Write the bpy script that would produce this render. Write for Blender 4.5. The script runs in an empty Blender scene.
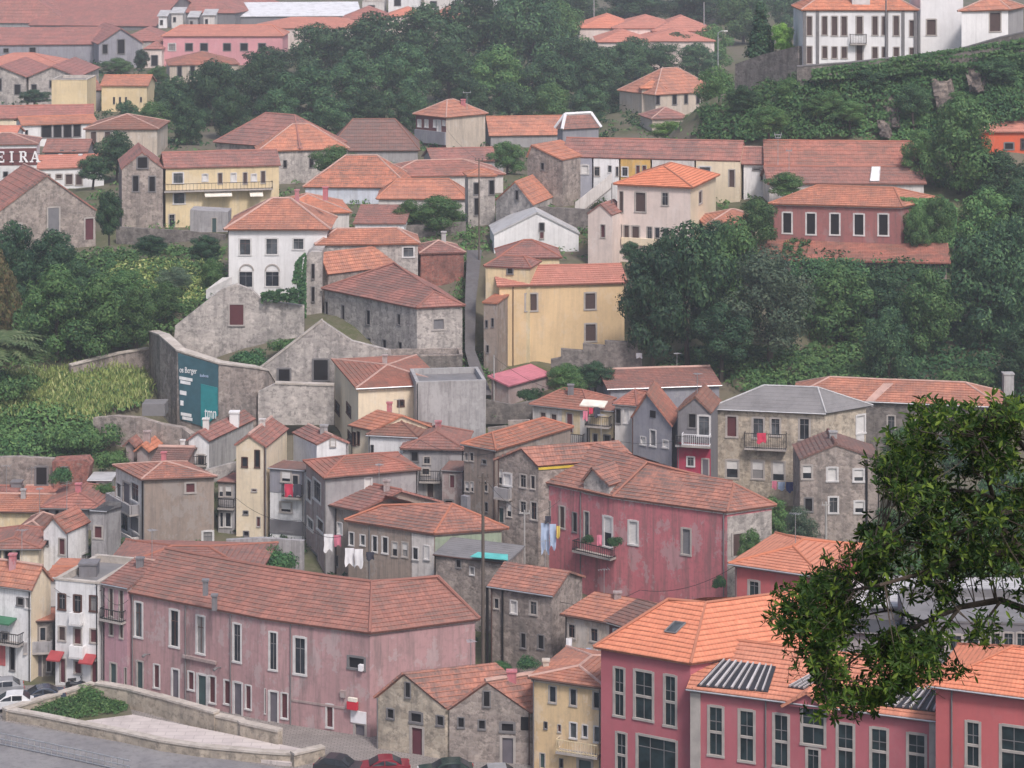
import bpy, math, random
import numpy as np
from mathutils import Vector
from mathutils.noise import noise as pnoise
random.seed(7)
R = random.Random(11)
SC = bpy.context.scene
COL = SC.collection
# ---- survey of the place: the view point stands at the origin of the survey, 76 m above the river
F, YH, CX, EYE = 2400.0, -117.0, 512.0, 76.0
V = Vector
def P(px, py, d): return V(((px-CX)*d/F, d, EYE-(py-YH)*d/F))
def onz(px, py, z): return P(px, py, (EYE-z)*F/(py-YH))
_T = [(0,690),(50,580),(100,490),(150,410),(200,345),(240,312),(300,292),(400,268),(500,247),(600,225),(690,205.2),(768,187.1),(830,174.9)]
def D(y):
    if y <= 0: return 690-(y*2.2)
    for (a, da), (b, db) in zip(_T, _T[1:]):
        if a <= y <= b: return da+(db-da)*(y-a)/(b-a)
    return 170.0
GROUND = []          # known ground points (x, y, z, weight)
def ground(px, py, d=None, w=1.0):
    p = P(px, py, d or D(py)); GROUND.append((p.x, p.y, p.z, w)); return p

# ---------------------------------------------------------------- objects
def obj(name, verts, faces, mat, parent=None, origin=None, uvs=None, smooth=False):
    me = bpy.data.meshes.new(name)
    if parent is not None: origin = root_of(parent)['o']
    ox, oy, oz = origin if origin is not None else (0, 0, 0)
    me.from_pydata([(v[0]-ox, v[1]-oy, v[2]-oz) for v in verts], [], faces)
    if uvs is not None:
        ul = me.uv_layers.new(name='uv')
        k = 0
        for f in faces:
            for vi in f:
                ul.data[k].uv = uvs[vi]; k += 1
    if smooth:
        me.polygons.foreach_set('use_smooth', [True]*len(me.polygons))
    me.materials.append(MT(mat) if isinstance(mat, str) else mat)
    me.update()
    o = bpy.data.objects.new(name, me); COL.objects.link(o)
    if parent is not None: o.parent = parent
    elif origin is not None: o.location = origin
    return o
def root_of(o):
    while o.parent is not None: o = o.parent
    return {'o': tuple(o.location)}
def tag(o, label, cat, group=None, kind=None):
    if label: o['label'] = label
    if cat: o['category'] = cat
    if group: o['group'] = group
    if kind: o['kind'] = kind
    return o
def thing(name, label, cat, loc, group=None):
    o = bpy.data.objects.new(name, None); COL.objects.link(o)
    o.location = loc; o.empty_display_size = .2
    return tag(o, label, cat, group)
class MB:
    def __init__(s): s.v = []; s.f = []; s.uv = []
    def quad(s, *p):
        n = len(s.v); s.v += [tuple(q) for q in p]; s.f.append(tuple(range(n, n+len(p))))
    def quv(s, p, uv):
        n = len(s.v); s.v += [tuple(q) for q in p]; s.uv += uv; s.f.append(tuple(range(n, n+len(p))))
    def box(s, c, ax, ay, az):
        c = V(c); n = len(s.v)
        for k in (-1, 1):
            for j in (-1, 1):
                for i in (-1, 1): s.v.append(tuple(c+ax*i+ay*j+az*k))
        for f in ((0,2,3,1),(4,5,7,6),(0,1,5,4),(2,6,7,3),(0,4,6,2),(1,3,7,5)): s.f.append(tuple(n+q for q in f))
    def abox(s, x0, y0, z0, x1, y1, z1):
        s.box(((x0+x1)/2,(y0+y1)/2,(z0+z1)/2), V((abs(x1-x0)/2,0,0)), V((0,abs(y1-y0)/2,0)), V((0,0,abs(z1-z0)/2)))
    def tube(s, pts, r, n=6, cap=True):
        pts = [V(p) for p in pts]; rs = r if isinstance(r, (list, tuple)) else [r]*len(pts)
        b = len(s.v)
        for i, p in enumerate(pts):
            t = (pts[min(i+1, len(pts)-1)]-pts[max(i-1, 0)]).normalized()
            a = t.cross(V((0,0,1)) if abs(t.z) < .9 else V((1,0,0))).normalized(); c = t.cross(a)
            for k in range(n):
                q = 2*math.pi*k/n; s.v.append(tuple(p+(a*math.cos(q)+c*math.sin(q))*rs[i]))
        for i in range(len(pts)-1):
            for k in range(n):
                k2 = (k+1) % n
                s.f.append((b+i*n+k, b+i*n+k2, b+(i+1)*n+k2, b+(i+1)*n+k))
        if cap:
            s.f.append(tuple(b+k for k in range(n))); s.f.append(tuple(b+(len(pts)-1)*n+k for k in reversed(range(n))))
    def prism(s, poly, off):
        off = V(off); m = len(poly); n = len(s.v)
        s.v += [tuple(p) for p in poly]+[tuple(V(p)+off) for p in poly]
        s.f.append(tuple(range(n, n+m))); s.f.append(tuple(range(n+2*m-1, n+m-1, -1)))
        for i in range(m):
            j = (i+1) % m; s.f.append((n+i, n+m+i, n+m+j, n+j))
    def build(s, name, mat, parent=None, origin=None, smooth=False):
        if not s.f: return None
        return obj(name, s.v, s.f, mat, parent, origin, s.uv if s.uv and len(s.uv) == len(s.v) else None, smooth)

# ---------------------------------------------------------------- materials
_M = {}
def nodes(name):
    m = bpy.data.materials.new(name); m.use_nodes = True
    nt = m.node_tree; nt.nodes.clear()
    out = nt.nodes.new('ShaderNodeOutputMaterial'); b = nt.nodes.new('ShaderNodeBsdfPrincipled')
    nt.links.new(b.outputs[0], out.inputs[0]); b.inputs['Specular IOR Level'].default_value = .25
    return m, nt, b
def N(nt, t, **k):
    n = nt.nodes.new(t)
    for a, v in k.items(): setattr(n, a, v)
    return n
def L(nt, a, b): nt.links.new(a, b)
def pos(nt, scale=(1,1,1)):
    g = N(nt, 'ShaderNodeNewGeometry'); m = N(nt, 'ShaderNodeVectorMath', operation='MULTIPLY')
    m.inputs[1].default_value = scale; L(nt, g.outputs['Position'], m.inputs[0]); return m.outputs[0]
def noi(nt, vec, scale, detail=4, rough=.55):
    n = N(nt, 'ShaderNodeTexNoise'); n.inputs['Scale'].default_value = scale
    n.inputs['Detail'].default_value = detail; n.inputs['Roughness'].default_value = rough
    L(nt, vec, n.inputs['Vector']); return n.outputs['Fac']
def ramp(nt, fac, a, b):
    n = N(nt, 'ShaderNodeMapRange'); n.inputs[1].default_value = a; n.inputs[2].default_value = b
    n.interpolation_type = 'SMOOTHSTEP'; L(nt, fac, n.inputs[0]); return n.outputs[0]
def mul(nt, a, k):
    n = N(nt, 'ShaderNodeMath', operation='MULTIPLY'); L(nt, a, n.inputs[0])
    if isinstance(k, (int, float)): n.inputs[1].default_value = k
    else: L(nt, k, n.inputs[1])
    return n.outputs[0]
def mix(nt, fac, a, b, blend='MIX'):
    n = N(nt, 'ShaderNodeMix', data_type='RGBA', blend_type=blend)
    if isinstance(fac, (int, float)): n.inputs[0].default_value = fac
    else: L(nt, fac, n.inputs[0])
    for i, c in ((6, a), (7, b)):
        if isinstance(c, (tuple, list)): n.inputs[i].default_value = (*c[:3], 1)
        else: L(nt, c, n.inputs[i])
    return n.outputs[2]
def bump(nt, b, h, strength=.4, dist=.05):
    n = N(nt, 'ShaderNodeBump'); n.inputs['Strength'].default_value = strength; n.inputs['Distance'].default_value = dist
    L(nt, h, n.inputs['Height']); L(nt, n.outputs[0], b.inputs['Normal'])
def dk(c, k): return tuple(x*k for x in c[:3])
def gy_(c, k):
    g = sum(c[:3])/3; return tuple(x*(1-k)+g*k for x in c[:3])

def m_plain(col, rough=.6, metal=0., spec=.3):
    m, nt, b = nodes('plain'); v = noi(nt, pos(nt), 1.3)
    L(nt, mix(nt, ramp(nt, v, .3, .7), dk(col, .86), dk(col, 1.08)), b.inputs['Base Color'])
    b.inputs['Roughness'].default_value = rough; b.inputs['Metallic'].default_value = metal
    b.inputs['Specular IOR Level'].default_value = spec; return m
def m_plaster(col, dirt=.5, stain=(.16,.14,.135)):
    m, nt, b = nodes('plaster')
    streak = noi(nt, pos(nt, (2.6, 2.6, .13)), 1.0, 6, .68); big = noi(nt, pos(nt), .22, 5, .6); fine = noi(nt, pos(nt), 2.6, 4, .6)
    c = mix(nt, ramp(nt, big, .3, .7), dk(col, .9), dk(col, 1.07))
    c = mix(nt, mul(nt, ramp(nt, streak, .45, .7), min(1, dirt*.8)), c, mix(nt, .45, dk(gy_(col, .4), .55), stain))
    c = mix(nt, mul(nt, ramp(nt, fine, .48, .66), min(1, dirt*.5)), c, dk(gy_(col, .35), .6))
    pt = noi(nt, pos(nt, (1, 1, .7)), .5, 9, .72)
    c = mix(nt, mul(nt, ramp(nt, pt, .54, .57), min(1, dirt*.8)), c, dk(gy_(col, .65), 1.2))
    sm = noi(nt, pos(nt, (1.5, 1.5, .22)), .6, 9, .72)
    c = mix(nt, mul(nt, ramp(nt, sm, .5, .66), min(1, dirt*.75)), c, mix(nt, .5, dk(gy_(col, .5), .42), stain))
    L(nt, c, b.inputs['Base Color']); b.inputs['Roughness'].default_value = .9
    bump(nt, b, fine, .25, .04); return m
def m_stone(c1, c2, mort, scale=1.6, dirt=.5):
    m, nt, b = nodes('stone')
    vo = N(nt, 'ShaderNodeTexVoronoi'); vo.inputs['Scale'].default_value = scale
    L(nt, pos(nt, (1, 1, 1.5)), vo.inputs['Vector'])
    ve = N(nt, 'ShaderNodeTexVoronoi', feature='DISTANCE_TO_EDGE'); ve.inputs['Scale'].default_value = scale
    L(nt, pos(nt, (1, 1, 1.5)), ve.inputs['Vector'])
    sep = N(nt, 'ShaderNodeSeparateColor'); L(nt, vo.outputs['Color'], sep.inputs[0])
    c = mix(nt, sep.outputs[0], c1, c2)
    fine = noi(nt, pos(nt), 3.5, 5, .65); big = noi(nt, pos(nt, (1, 1, .6)), .28, 5, .6)
    c = mix(nt, mul(nt, ramp(nt, fine, .45, .75), .45), c, dk(c1, .55))
    c = mix(nt, ramp(nt, ve.outputs['Distance'], .07, .0), c, mort)
    c = mix(nt, mul(nt, ramp(nt, big, .42, .7), dirt), c, dk(gy_(c1, .5), .45))
    streak = noi(nt, pos(nt, (1.3, 1.3, .15)), 1.0, 4, .6)
    c = mix(nt, mul(nt, ramp(nt, streak, .47, .66), dirt*.9), c, dk(gy_(c1, .6), .42))
    lt = noi(nt, pos(nt), 1.1, 6, .7)
    c = mix(nt, mul(nt, ramp(nt, lt, .52, .62), .4), c, dk(c2, 1.35))
    sp = noi(nt, pos(nt), 1.5, 6, .75)
    c = mix(nt, mul(nt, ramp(nt, sp, .5, .62), .6), c, dk(gy_(c1, .3), .4))
    L(nt, c, b.inputs['Base Color']); b.inputs['Roughness'].default_value = .95
    bump(nt, b, ve.outputs['Distance'], .5, .08); return m
ROW = .46
def m_tile(c1, c2, moss=(.15,.115,.105), mossy=.4, joint=.5):
    m, nt, b = nodes('roof_tiles'); uv = N(nt, 'ShaderNodeUVMap')
    br = N(nt, 'ShaderNodeTexBrick'); br.offset = .0
    br.inputs['Scale'].default_value = 1.0; br.inputs['Brick Width'].default_value = .3; br.inputs['Row Height'].default_value = ROW
    br.inputs['Mortar Size'].default_value = .0; br.inputs['Bias'].default_value = -.1
    br.inputs['Color1'].default_value = (*c1, 1); br.inputs['Color2'].default_value = (*c2, 1); L(nt, uv.outputs[0], br.inputs['Vector'])
    c = br.outputs['Color']
    big = noi(nt, pos(nt), .3, 8, .74); mid = noi(nt, pos(nt, (1, 1, 1)), 1.6, 8, .8)
    sc = N(nt, 'ShaderNodeVectorMath', operation='MULTIPLY'); sc.inputs[1].default_value = (.9, .12, 1); L(nt, uv.outputs[0], sc.inputs[0])
    st = noi(nt, sc.outputs[0], 2.2, 4, .6)
    c = mix(nt, mul(nt, ramp(nt, big, .40, .60), mossy), c, moss)
    c = mix(nt, mul(nt, ramp(nt, mid, .47, .66), mossy), c, dk(moss, .8))
    c = mix(nt, mul(nt, ramp(nt, st, .48, .7), mossy*.6), c, dk(moss, .9))
    lt = noi(nt, pos(nt), .8, 4, .6)
    c = mix(nt, mul(nt, ramp(nt, lt, .54, .66), .35), c, dk(c1, 1.35))
    # dark line along each course edge: shade of the laps painted into the colour
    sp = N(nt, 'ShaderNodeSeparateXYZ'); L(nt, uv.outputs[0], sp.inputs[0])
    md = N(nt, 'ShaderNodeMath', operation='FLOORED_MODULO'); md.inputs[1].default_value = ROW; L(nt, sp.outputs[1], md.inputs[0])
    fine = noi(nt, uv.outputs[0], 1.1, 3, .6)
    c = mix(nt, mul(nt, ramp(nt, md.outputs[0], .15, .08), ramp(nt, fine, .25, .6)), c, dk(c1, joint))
    oi = N(nt, 'ShaderNodeObjectInfo')
    c = mix(nt, mul(nt, oi.outputs['Random'], .42), c, mix(nt, 1., c, (.80, .86, .92), 'MULTIPLY'))
    c = mix(nt, ramp(nt, oi.outputs['Random'], .55, .1), c, mix(nt, 1., c, (1.12, 1.0, .9), 'MULTIPLY'))
    L(nt, c, b.inputs['Base Color']); b.inputs['Roughness'].default_value = .85
    wv = N(nt, 'ShaderNodeTexWave', wave_type='BANDS', bands_direction='X', wave_profile='SIN'); wv.inputs['Scale'].default_value = 1/.3/3.14159
    L(nt, uv.outputs[0], wv.inputs['Vector']); bump(nt, b, wv.outputs['Fac'], .35, .04)
    return m
def m_leaf(c1, c2, c3, trans=.25, scale=.35):
    m, nt, b = nodes('foliage'); g = N(nt, 'ShaderNodeNewGeometry'); oi = N(nt, 'ShaderNodeObjectInfo')
    big = noi(nt, pos(nt), scale, 3, .6)
    c = mix(nt, ramp(nt, big, .35, .65), c1, c2)
    c = mix(nt, ramp(nt, g.outputs['Random Per Island'], .55, 1.0), c, c3)
    rr = N(nt, 'ShaderNodeMapRange'); rr.inputs[3].default_value = .75; rr.inputs[4].default_value = 1.55; L(nt, oi.outputs['Random'], rr.inputs[0])
    sc = N(nt, 'ShaderNodeVectorMath', operation='SCALE'); L(nt, c, sc.inputs[0]); L(nt, rr.outputs[0], sc.inputs['Scale'])
    L(nt, sc.outputs[0], b.inputs['Base Color']); b.inputs['Roughness'].default_value = .6
    tr = N(nt, 'ShaderNodeBsdfTranslucent'); L(nt, sc.outputs[0], tr.inputs[0])
    ms = N(nt, 'ShaderNodeMixShader'); ms.inputs[0].default_value = trans
    out = [n for n in nt.nodes if n.type == 'OUTPUT_MATERIAL'][0]
    L(nt, b.outputs[0], ms.inputs[1]); L(nt, tr.outputs[0], ms.inputs[2]); L(nt, ms.outputs[0], out.inputs[0]); return m
def m_ground(c1, c2, c3, scale=.12):
    m, nt, b = nodes('soil'); a = noi(nt, pos(nt), scale, 6, .65); f = noi(nt, pos(nt), 1.7, 5, .7)
    c = mix(nt, ramp(nt, a, .38, .62), c1, c2); c = mix(nt, mul(nt, ramp(nt, f, .45, .7), .7), c, c3)
    L(nt, c, b.inputs['Base Color']); b.inputs['Roughness'].default_value = .95; bump(nt, b, f, .5, .15); return m
def m_pave(c1, c2, bw=1.2, bh=.6, mort=.6):
    m, nt, b = nodes('paving'); br = N(nt, 'ShaderNodeTexBrick'); br.inputs['Scale'].default_value = 1
    br.inputs['Brick Width'].default_value = bw; br.inputs['Row Height'].default_value = bh; br.inputs['Mortar Size'].default_value = .03
    br.inputs['Color1'].default_value = (*c1, 1); br.inputs['Color2'].default_value = (*c2, 1); br.inputs['Mortar'].default_value = (*dk(c1, mort), 1)
    L(nt, pos(nt), br.inputs['Vector']); f = noi(nt, pos(nt), .5, 6, .65)
    L(nt, mix(nt, mul(nt, ramp(nt, f, .4, .7), .5), br.outputs['Color'], dk(c1, .6)), b.inputs['Base Color']); b.inputs['Roughness'].default_value = .85; return m
def m_corr(col, dirt=.6):     # corrugated sheet
    m, nt, b = nodes('sheet_roof'); st = noi(nt, pos(nt, (.7, .7, .7)), .8, 6, .65); f = noi(nt, pos(nt), 3, 4, .6)
    c = mix(nt, mul(nt, ramp(nt, st, .4, .7), dirt), col, dk(col, .6)); c = mix(nt, mul(nt, ramp(nt, f, .5, .7), .3), c, dk(col, 1.25))
    L(nt, c, b.inputs['Base Color']); b.inputs['Roughness'].default_value = .7; return m
def m_glass(col=(.022,.026,.032), rough=.12):
    m, nt, b = nodes('window_glass'); v = noi(nt, pos(nt), .9, 2)
    L(nt, mix(nt, ramp(nt, v, .4, .65), col, dk(col, 2.2)), b.inputs['Base Color'])
    b.inputs['Roughness'].default_value = rough; b.inputs['Specular IOR Level'].default_value = .3; return m
def m_shutter(col):
    m, nt, b = nodes('slatted_shutter'); w = N(nt, 'ShaderNodeTexWave', wave_type='BANDS', bands_direction='Z'); w.inputs['Scale'].default_value = 2.4
    L(nt, pos(nt), w.inputs['Vector']); v = noi(nt, pos(nt), 1.1, 4)
    c = mix(nt, w.outputs['Fac'], dk(col, .75), col); L(nt, mix(nt, mul(nt, ramp(nt, v, .45, .7), .4), c, dk(col, .6)), b.inputs['Base Color']); b.inputs['Roughness'].default_value = .7; return m
ST = dict(grey=((.26,.23,.22),(.37,.335,.31),(.33,.305,.285)), brown=((.26,.22,.20),(.39,.335,.30),(.34,.30,.28)), dark=((.155,.14,.13),(.24,.215,.20),(.20,.185,.175)),
          cream=((.40,.34,.27),(.52,.45,.36),(.46,.41,.34)), pale=((.36,.33,.315),(.50,.46,.43),(.44,.41,.385)))
TL = dict(new=((.62,.255,.16),(.56,.215,.135),.10,.62), bright=((.55,.235,.15),(.42,.17,.12),.5,.68), red=((.41,.185,.15),(.30,.135,.115),.75,.7), old=((.37,.17,.135),(.25,.12,.10),.7,.74),
          brown=((.26,.135,.11),(.18,.10,.085),.85,.66), worn=((.47,.205,.145),(.29,.135,.105),.8,.74), pink=((.55,.235,.175),(.49,.20,.15),.2,.72), far=((.42,.18,.15),(.34,.14,.12),.5,.72))
LF = dict(wood=((.022,.06,.032),(.042,.098,.044),(.085,.16,.062)), dark=((.018,.052,.03),(.033,.08,.04),(.06,.12,.052)), mid=((.042,.105,.038),(.072,.15,.048),(.125,.21,.068)),
          olive=((.055,.095,.062),(.085,.13,.08),(.13,.175,.105)), bright=((.11,.24,.05),(.16,.30,.06),(.23,.37,.09)), grassy=((.15,.21,.065),(.23,.28,.09),(.36,.38,.17)),
          rust=((.12,.105,.05),(.17,.125,.06),(.09,.13,.05)), palm=((.085,.14,.06),(.13,.18,.08),(.20,.24,.12)), near=((.018,.048,.009),(.045,.10,.014),(.155,.23,.03)), ivy=((.038,.105,.038),(.062,.14,.046),(.105,.195,.065)), ivyd=((.022,.07,.032),(.042,.11,.042),(.075,.16,.055)))
COLS = dict(white=(.72,.72,.73), cream=(.70,.60,.45), yellow=(.66,.49,.29), pyellow=(.66,.54,.34), ochre=(.60,.38,.12), pinkw=(.43,.265,.27), rose=(.42,.125,.15), coral=(.49,.125,.13), redw=(.50,.165,.19), rosered=(.32,.135,.13), lilac=(.46,.27,.31), palepink=(.68,.575,.53),
            bluegrey=(.36,.37,.43), paleblue=(.56,.60,.68), grey=(.33,.32,.33), dgrey=(.19,.185,.20), brownp=(.30,.245,.21), beige=(.50,.43,.36), concrete=(.36,.355,.36), green=(.30,.36,.27), maroon=(.16,.06,.06), magenta=(.40,.04,.085), orange=(.62,.12,.055), dusty=(.36,.28,.27), bpink=(.62,.30,.33), slate=(.28,.28,.32), lane=(.12,.115,.12), whit2=(.60,.57,.55))
def MT(k):
    if k in _M: return _M[k]
    a = k.split(':')
    if a[0] == 'p': m = m_plaster(COLS[a[1]], float(a[2]) if len(a) > 2 else .5)
    elif a[0] == 's': m = m_stone(*ST[a[1]], scale=float(a[2]) if len(a) > 2 else 1.5)
    elif a[0] == 't':
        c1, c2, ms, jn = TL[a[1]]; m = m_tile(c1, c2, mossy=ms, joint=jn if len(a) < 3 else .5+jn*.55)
    elif a[0] == 'l': m = m_leaf(*LF[a[1]])
    elif a[0] == 'c': m = m_corr({'grey': (.20,.195,.20), 'white': (.66,.67,.70), 'lgrey': (.45,.45,.46), 'dark': (.06,.06,.065), 'pink': (.50,.18,.22)}[a[1]])
    else:
        m = {'glass': lambda: m_glass((.016,.019,.024), .2), 'glassl': lambda: m_glass((.05,.056,.062), .2), 'curtain': lambda: m_plain((.24,.235,.235), .5), 'dark': lambda: m_plain((.012,.011,.012), .9),
             'stonetrim': lambda: m_plain((.38,.35,.33), .85), 'whitetrim': lambda: m_plain((.56,.55,.55), .7), 'browntrim': lambda: m_plain((.10,.055,.045), .6), 'greytrim': lambda: m_plain((.17,.165,.17), .7),
             'shut_white': lambda: m_shutter((.70,.69,.68)), 'shut_red': lambda: m_shutter((.12,.04,.045)), 'shut_brown': lambda: m_shutter((.09,.06,.055)), 'shut_grey': lambda: m_shutter((.20,.20,.215)),
             'door_red': lambda: m_plain((.11,.035,.045), .6), 'door_green': lambda: m_plain((.05,.085,.085), .6), 'door_grey': lambda: m_plain((.13,.12,.14), .6), 'door_brown': lambda: m_plain((.085,.055,.05), .6),
             'iron': lambda: m_plain((.03,.03,.032), .6), 'bark': lambda: m_ground((.07,.055,.045), (.10,.085,.07), (.04,.035,.03), .8), 'mortar': lambda: m_plain((.46,.30,.255), .9), 'brick': lambda: m_stone((.26,.105,.085), (.34,.14,.11), (.27,.20,.18), 2.4),
             'metal': lambda: m_plain((.42,.43,.45), .45, .6), 'pole_wood': lambda: m_plain((.12,.10,.085), .9), 'pole_conc': lambda: m_plain((.36,.35,.34), .9), 'asphalt': lambda: m_ground((.19,.185,.195), (.24,.235,.24), (.15,.145,.15), .35),
             'cobble': lambda: m_pave((.235,.215,.205), (.29,.265,.25), .5, .3), 'plaza': lambda: m_pave((.50,.45,.44), (.56,.51,.49), 1.6, .8, .75), 'granite': lambda: m_stone((.36,.31,.25), (.45,.39,.32), (.40,.35,.29), .9, .35), 'coping': lambda: m_ground((.50,.46,.42), (.40,.36,.32), (.28,.25,.22), .5),
             'soil': lambda: m_ground((.085,.095,.045), (.13,.115,.085), (.15,.135,.10)), 'water': lambda: m_glass((.02,.035,.035), .08), 'rock': lambda: m_stone((.15,.12,.105), (.23,.19,.165), (.09,.075,.065), .45, .8),
             'red_paint': lambda: m_plain((.52,.03,.05), .5), 'teal': lambda: m_plain((.035,.24,.25), .5), 'banner': lambda: m_plain((.05,.12,.15), .5), 'banner_teal': lambda: m_plain((.03,.23,.25), .5), 'letter_white': lambda: m_plain((.78,.78,.79), .6), 'tarp': lambda: m_plain((.12,.50,.48), .5),
             'awning_white': lambda: m_plain((.72,.68,.60), .8), 'awning_red': lambda: m_plain((.33,.06,.065), .8), 'cloth_white': lambda: m_plain((.74,.74,.77), .9), 'cloth_blue': lambda: m_plain((.42,.52,.70), .9), 'cloth_red': lambda: m_plain((.55,.05,.10), .9), 'cloth_navy': lambda: m_plain((.06,.08,.22), .9), 'cloth_pink': lambda: m_plain((.62,.20,.28), .9), 'cloth_yellow': lambda: m_plain((.62,.48,.12), .9), 'cloth_dark': lambda: m_plain((.05,.05,.07), .9),
             'car_white': lambda: m_plain((.66,.67,.69), .25, 0, .5), 'car_dark': lambda: m_plain((.03,.032,.04), .2, 0, .6), 'car_blue': lambda: m_plain((.06,.075,.11), .2, 0, .6), 'car_red': lambda: m_plain((.20,.015,.03), .2, 0, .6), 'car_green': lambda: m_plain((.025,.045,.04), .2, 0, .6), 'car_silver': lambda: m_plain((.40,.41,.43), .25, .3, .6), 'tyre': lambda: m_plain((.018,.018,.018), .9), 'lamp_red': lambda: m_plain((.35,.02,.02), .3), 'lamp_glass': lambda: m_plain((.70,.70,.68), .2),
             'yellow_paint': lambda: m_plain((.62,.46,.06), .7), 'green_paint': lambda: m_plain((.05,.16,.09), .7), 'slatdark': lambda: m_plain((.035,.035,.042), .4), 'slatlight': lambda: m_plain((.46,.44,.45), .6), 'bronze_glass': lambda: m_glass((.012,.02,.022), .2)}[a[0]]()
    m.name = k.replace(':', '_'); _M[k] = m; return m
def gp(x, y, z=7.0): return onz(x, y, z)
# ---------------------------------------------------------------- houses
UP = V((0,0,1))
def h2(v): return V((v[0], v[1], 0))
def inset(poly, o):
    n = len(poly); out = []
    for i in range(n):
        a, b, c = h2(poly[i-1]), h2(poly[i]), h2(poly[(i+1) % n])
        d1 = (b-a).normalized(); d2 = (c-b).normalized()
        n1 = V((-d1.y, d1.x, 0)); n2 = V((-d2.y, d2.x, 0))
        den = 1+n1.dot(n2)
        if den < .3: den = .3
        out.append(b+(n1+n2)*(o/den))
    return out
def clip(poly, v0, v1):
    def half(p, f):
        r = []
        for i in range(len(p)):
            a, b = p[i-1], p[i]; fa, fb = f(a), f(b)
            if (fa >= 0) != (fb >= 0):
                t = fa/(fa-fb); r.append((a[0]+(b[0]-a[0])*t, a[1]+(b[1]-a[1])*t))
            if fb >= 0: r.append(b)
        return r
    p = half(poly, lambda q: q[1]-v0)
    return half(p, lambda q: v1-q[1]) if p else []
def wob(p, k=.07): return V((0, 0, k*pnoise((p[0]*.28+3, p[1]*.28, p[2]*.2))+k*.5*pnoise((p[0]*.9, p[1]*.9+7, p[2]))))
def roof_plane(mb, pts, course=.42, step=.05, sag=.06, thick=.16):
    """one pitched plane laid in overlapping tile courses; the first edge is the eave"""
    pts = [V(p) for p in pts]
    u = (pts[1]-pts[0]).normalized(); nr = V((0,0,0))
    for i in range(len(pts)): nr += (pts[i]-pts[0]).cross(pts[(i+1) % len(pts)]-pts[0])
    if nr.length < 1e-6: return
    nr.normalize()
    if nr.z < 0: nr = -nr
    v = nr.cross(u)
    if v.z < 0: v = -v
    o = pts[0]; p2 = [((p-o).dot(u), (p-o).dot(v)) for p in pts]
    vmax = max(q[1] for q in p2); vmin = min(q[1] for q in p2); ro = R.random()*9
    def W(q, h=0.):
        w = o+u*q[0]+v*q[1]; return w+nr*h+wob(w, sag)
    k = math.floor(vmin/course+1e-6)
    umin = min(q[0] for q in p2); umax = max(q[0] for q in p2)
    while k*course < vmax-1e-4:
        v0, v1 = k*course, (k+1)*course
        c = clip(p2, v0, v1)
        if len(c) >= 3:
            # cut along u so that the courses can sag
            uu0 = min(q[0] for q in c); uu1 = max(q[0] for q in c); nseg = max(1, int((uu1-uu0)/2.2))
            for s in range(nseg):
                a, b = uu0+(uu1-uu0)*s/nseg, uu0+(uu1-uu0)*(s+1)/nseg
                cc = [(y, x) for x, y in clip([(y, x) for x, y in c], a, b)] if nseg > 1 else c
                if len(cc) < 3: continue
                mb.quv([W(q, step*(1-(q[1]-v0)/course)) for q in cc], [(q[0]+ro, q[1]) for q in cc])
                lo = [q for q in cc if abs(q[1]-v0) < 1e-3]
                if len(lo) >= 2:
                    l0, l1 = min(lo), max(lo)
                    bt = -thick if k*course <= vmin+1e-3 else -.01
                    mb.quv([W(l0, bt), W(l1, bt), W(l1, step), W(l0, step)], [(l0[0]+ro, l0[1]+.02), (l1[0]+ro, l1[1]+.02), (l1[0]+ro, l1[1]+.06), (l0[0]+ro, l0[1]+.06)])
        k += 1
    bot = [p-nr*thick+wob(p, sag) for p in pts]; top = [p+wob(p, sag) for p in pts]
    mb.quv(bot[::-1], [(q[0]+ro, q[1]) for q in p2][::-1])
    for i in range(1, len(pts)):
        j = (i+1) % len(pts)
        mb.quv([bot[i], bot[j], top[j]+nr*.02, top[i]+nr*.02], [p2[i], p2[j], p2[j], p2[i]])
def cap_line(mb, a, b, w=.15, sag=.06):
    a, b = V(a), V(b); n = max(1, int((b-a).length/2.5)); pts = []
    for i in range(n+1):
        q = a.lerp(b, i/n); pts.append(q+wob(q, sag)+V((0,0,.04)))
    mb.tube(pts, w, 6)
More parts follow.
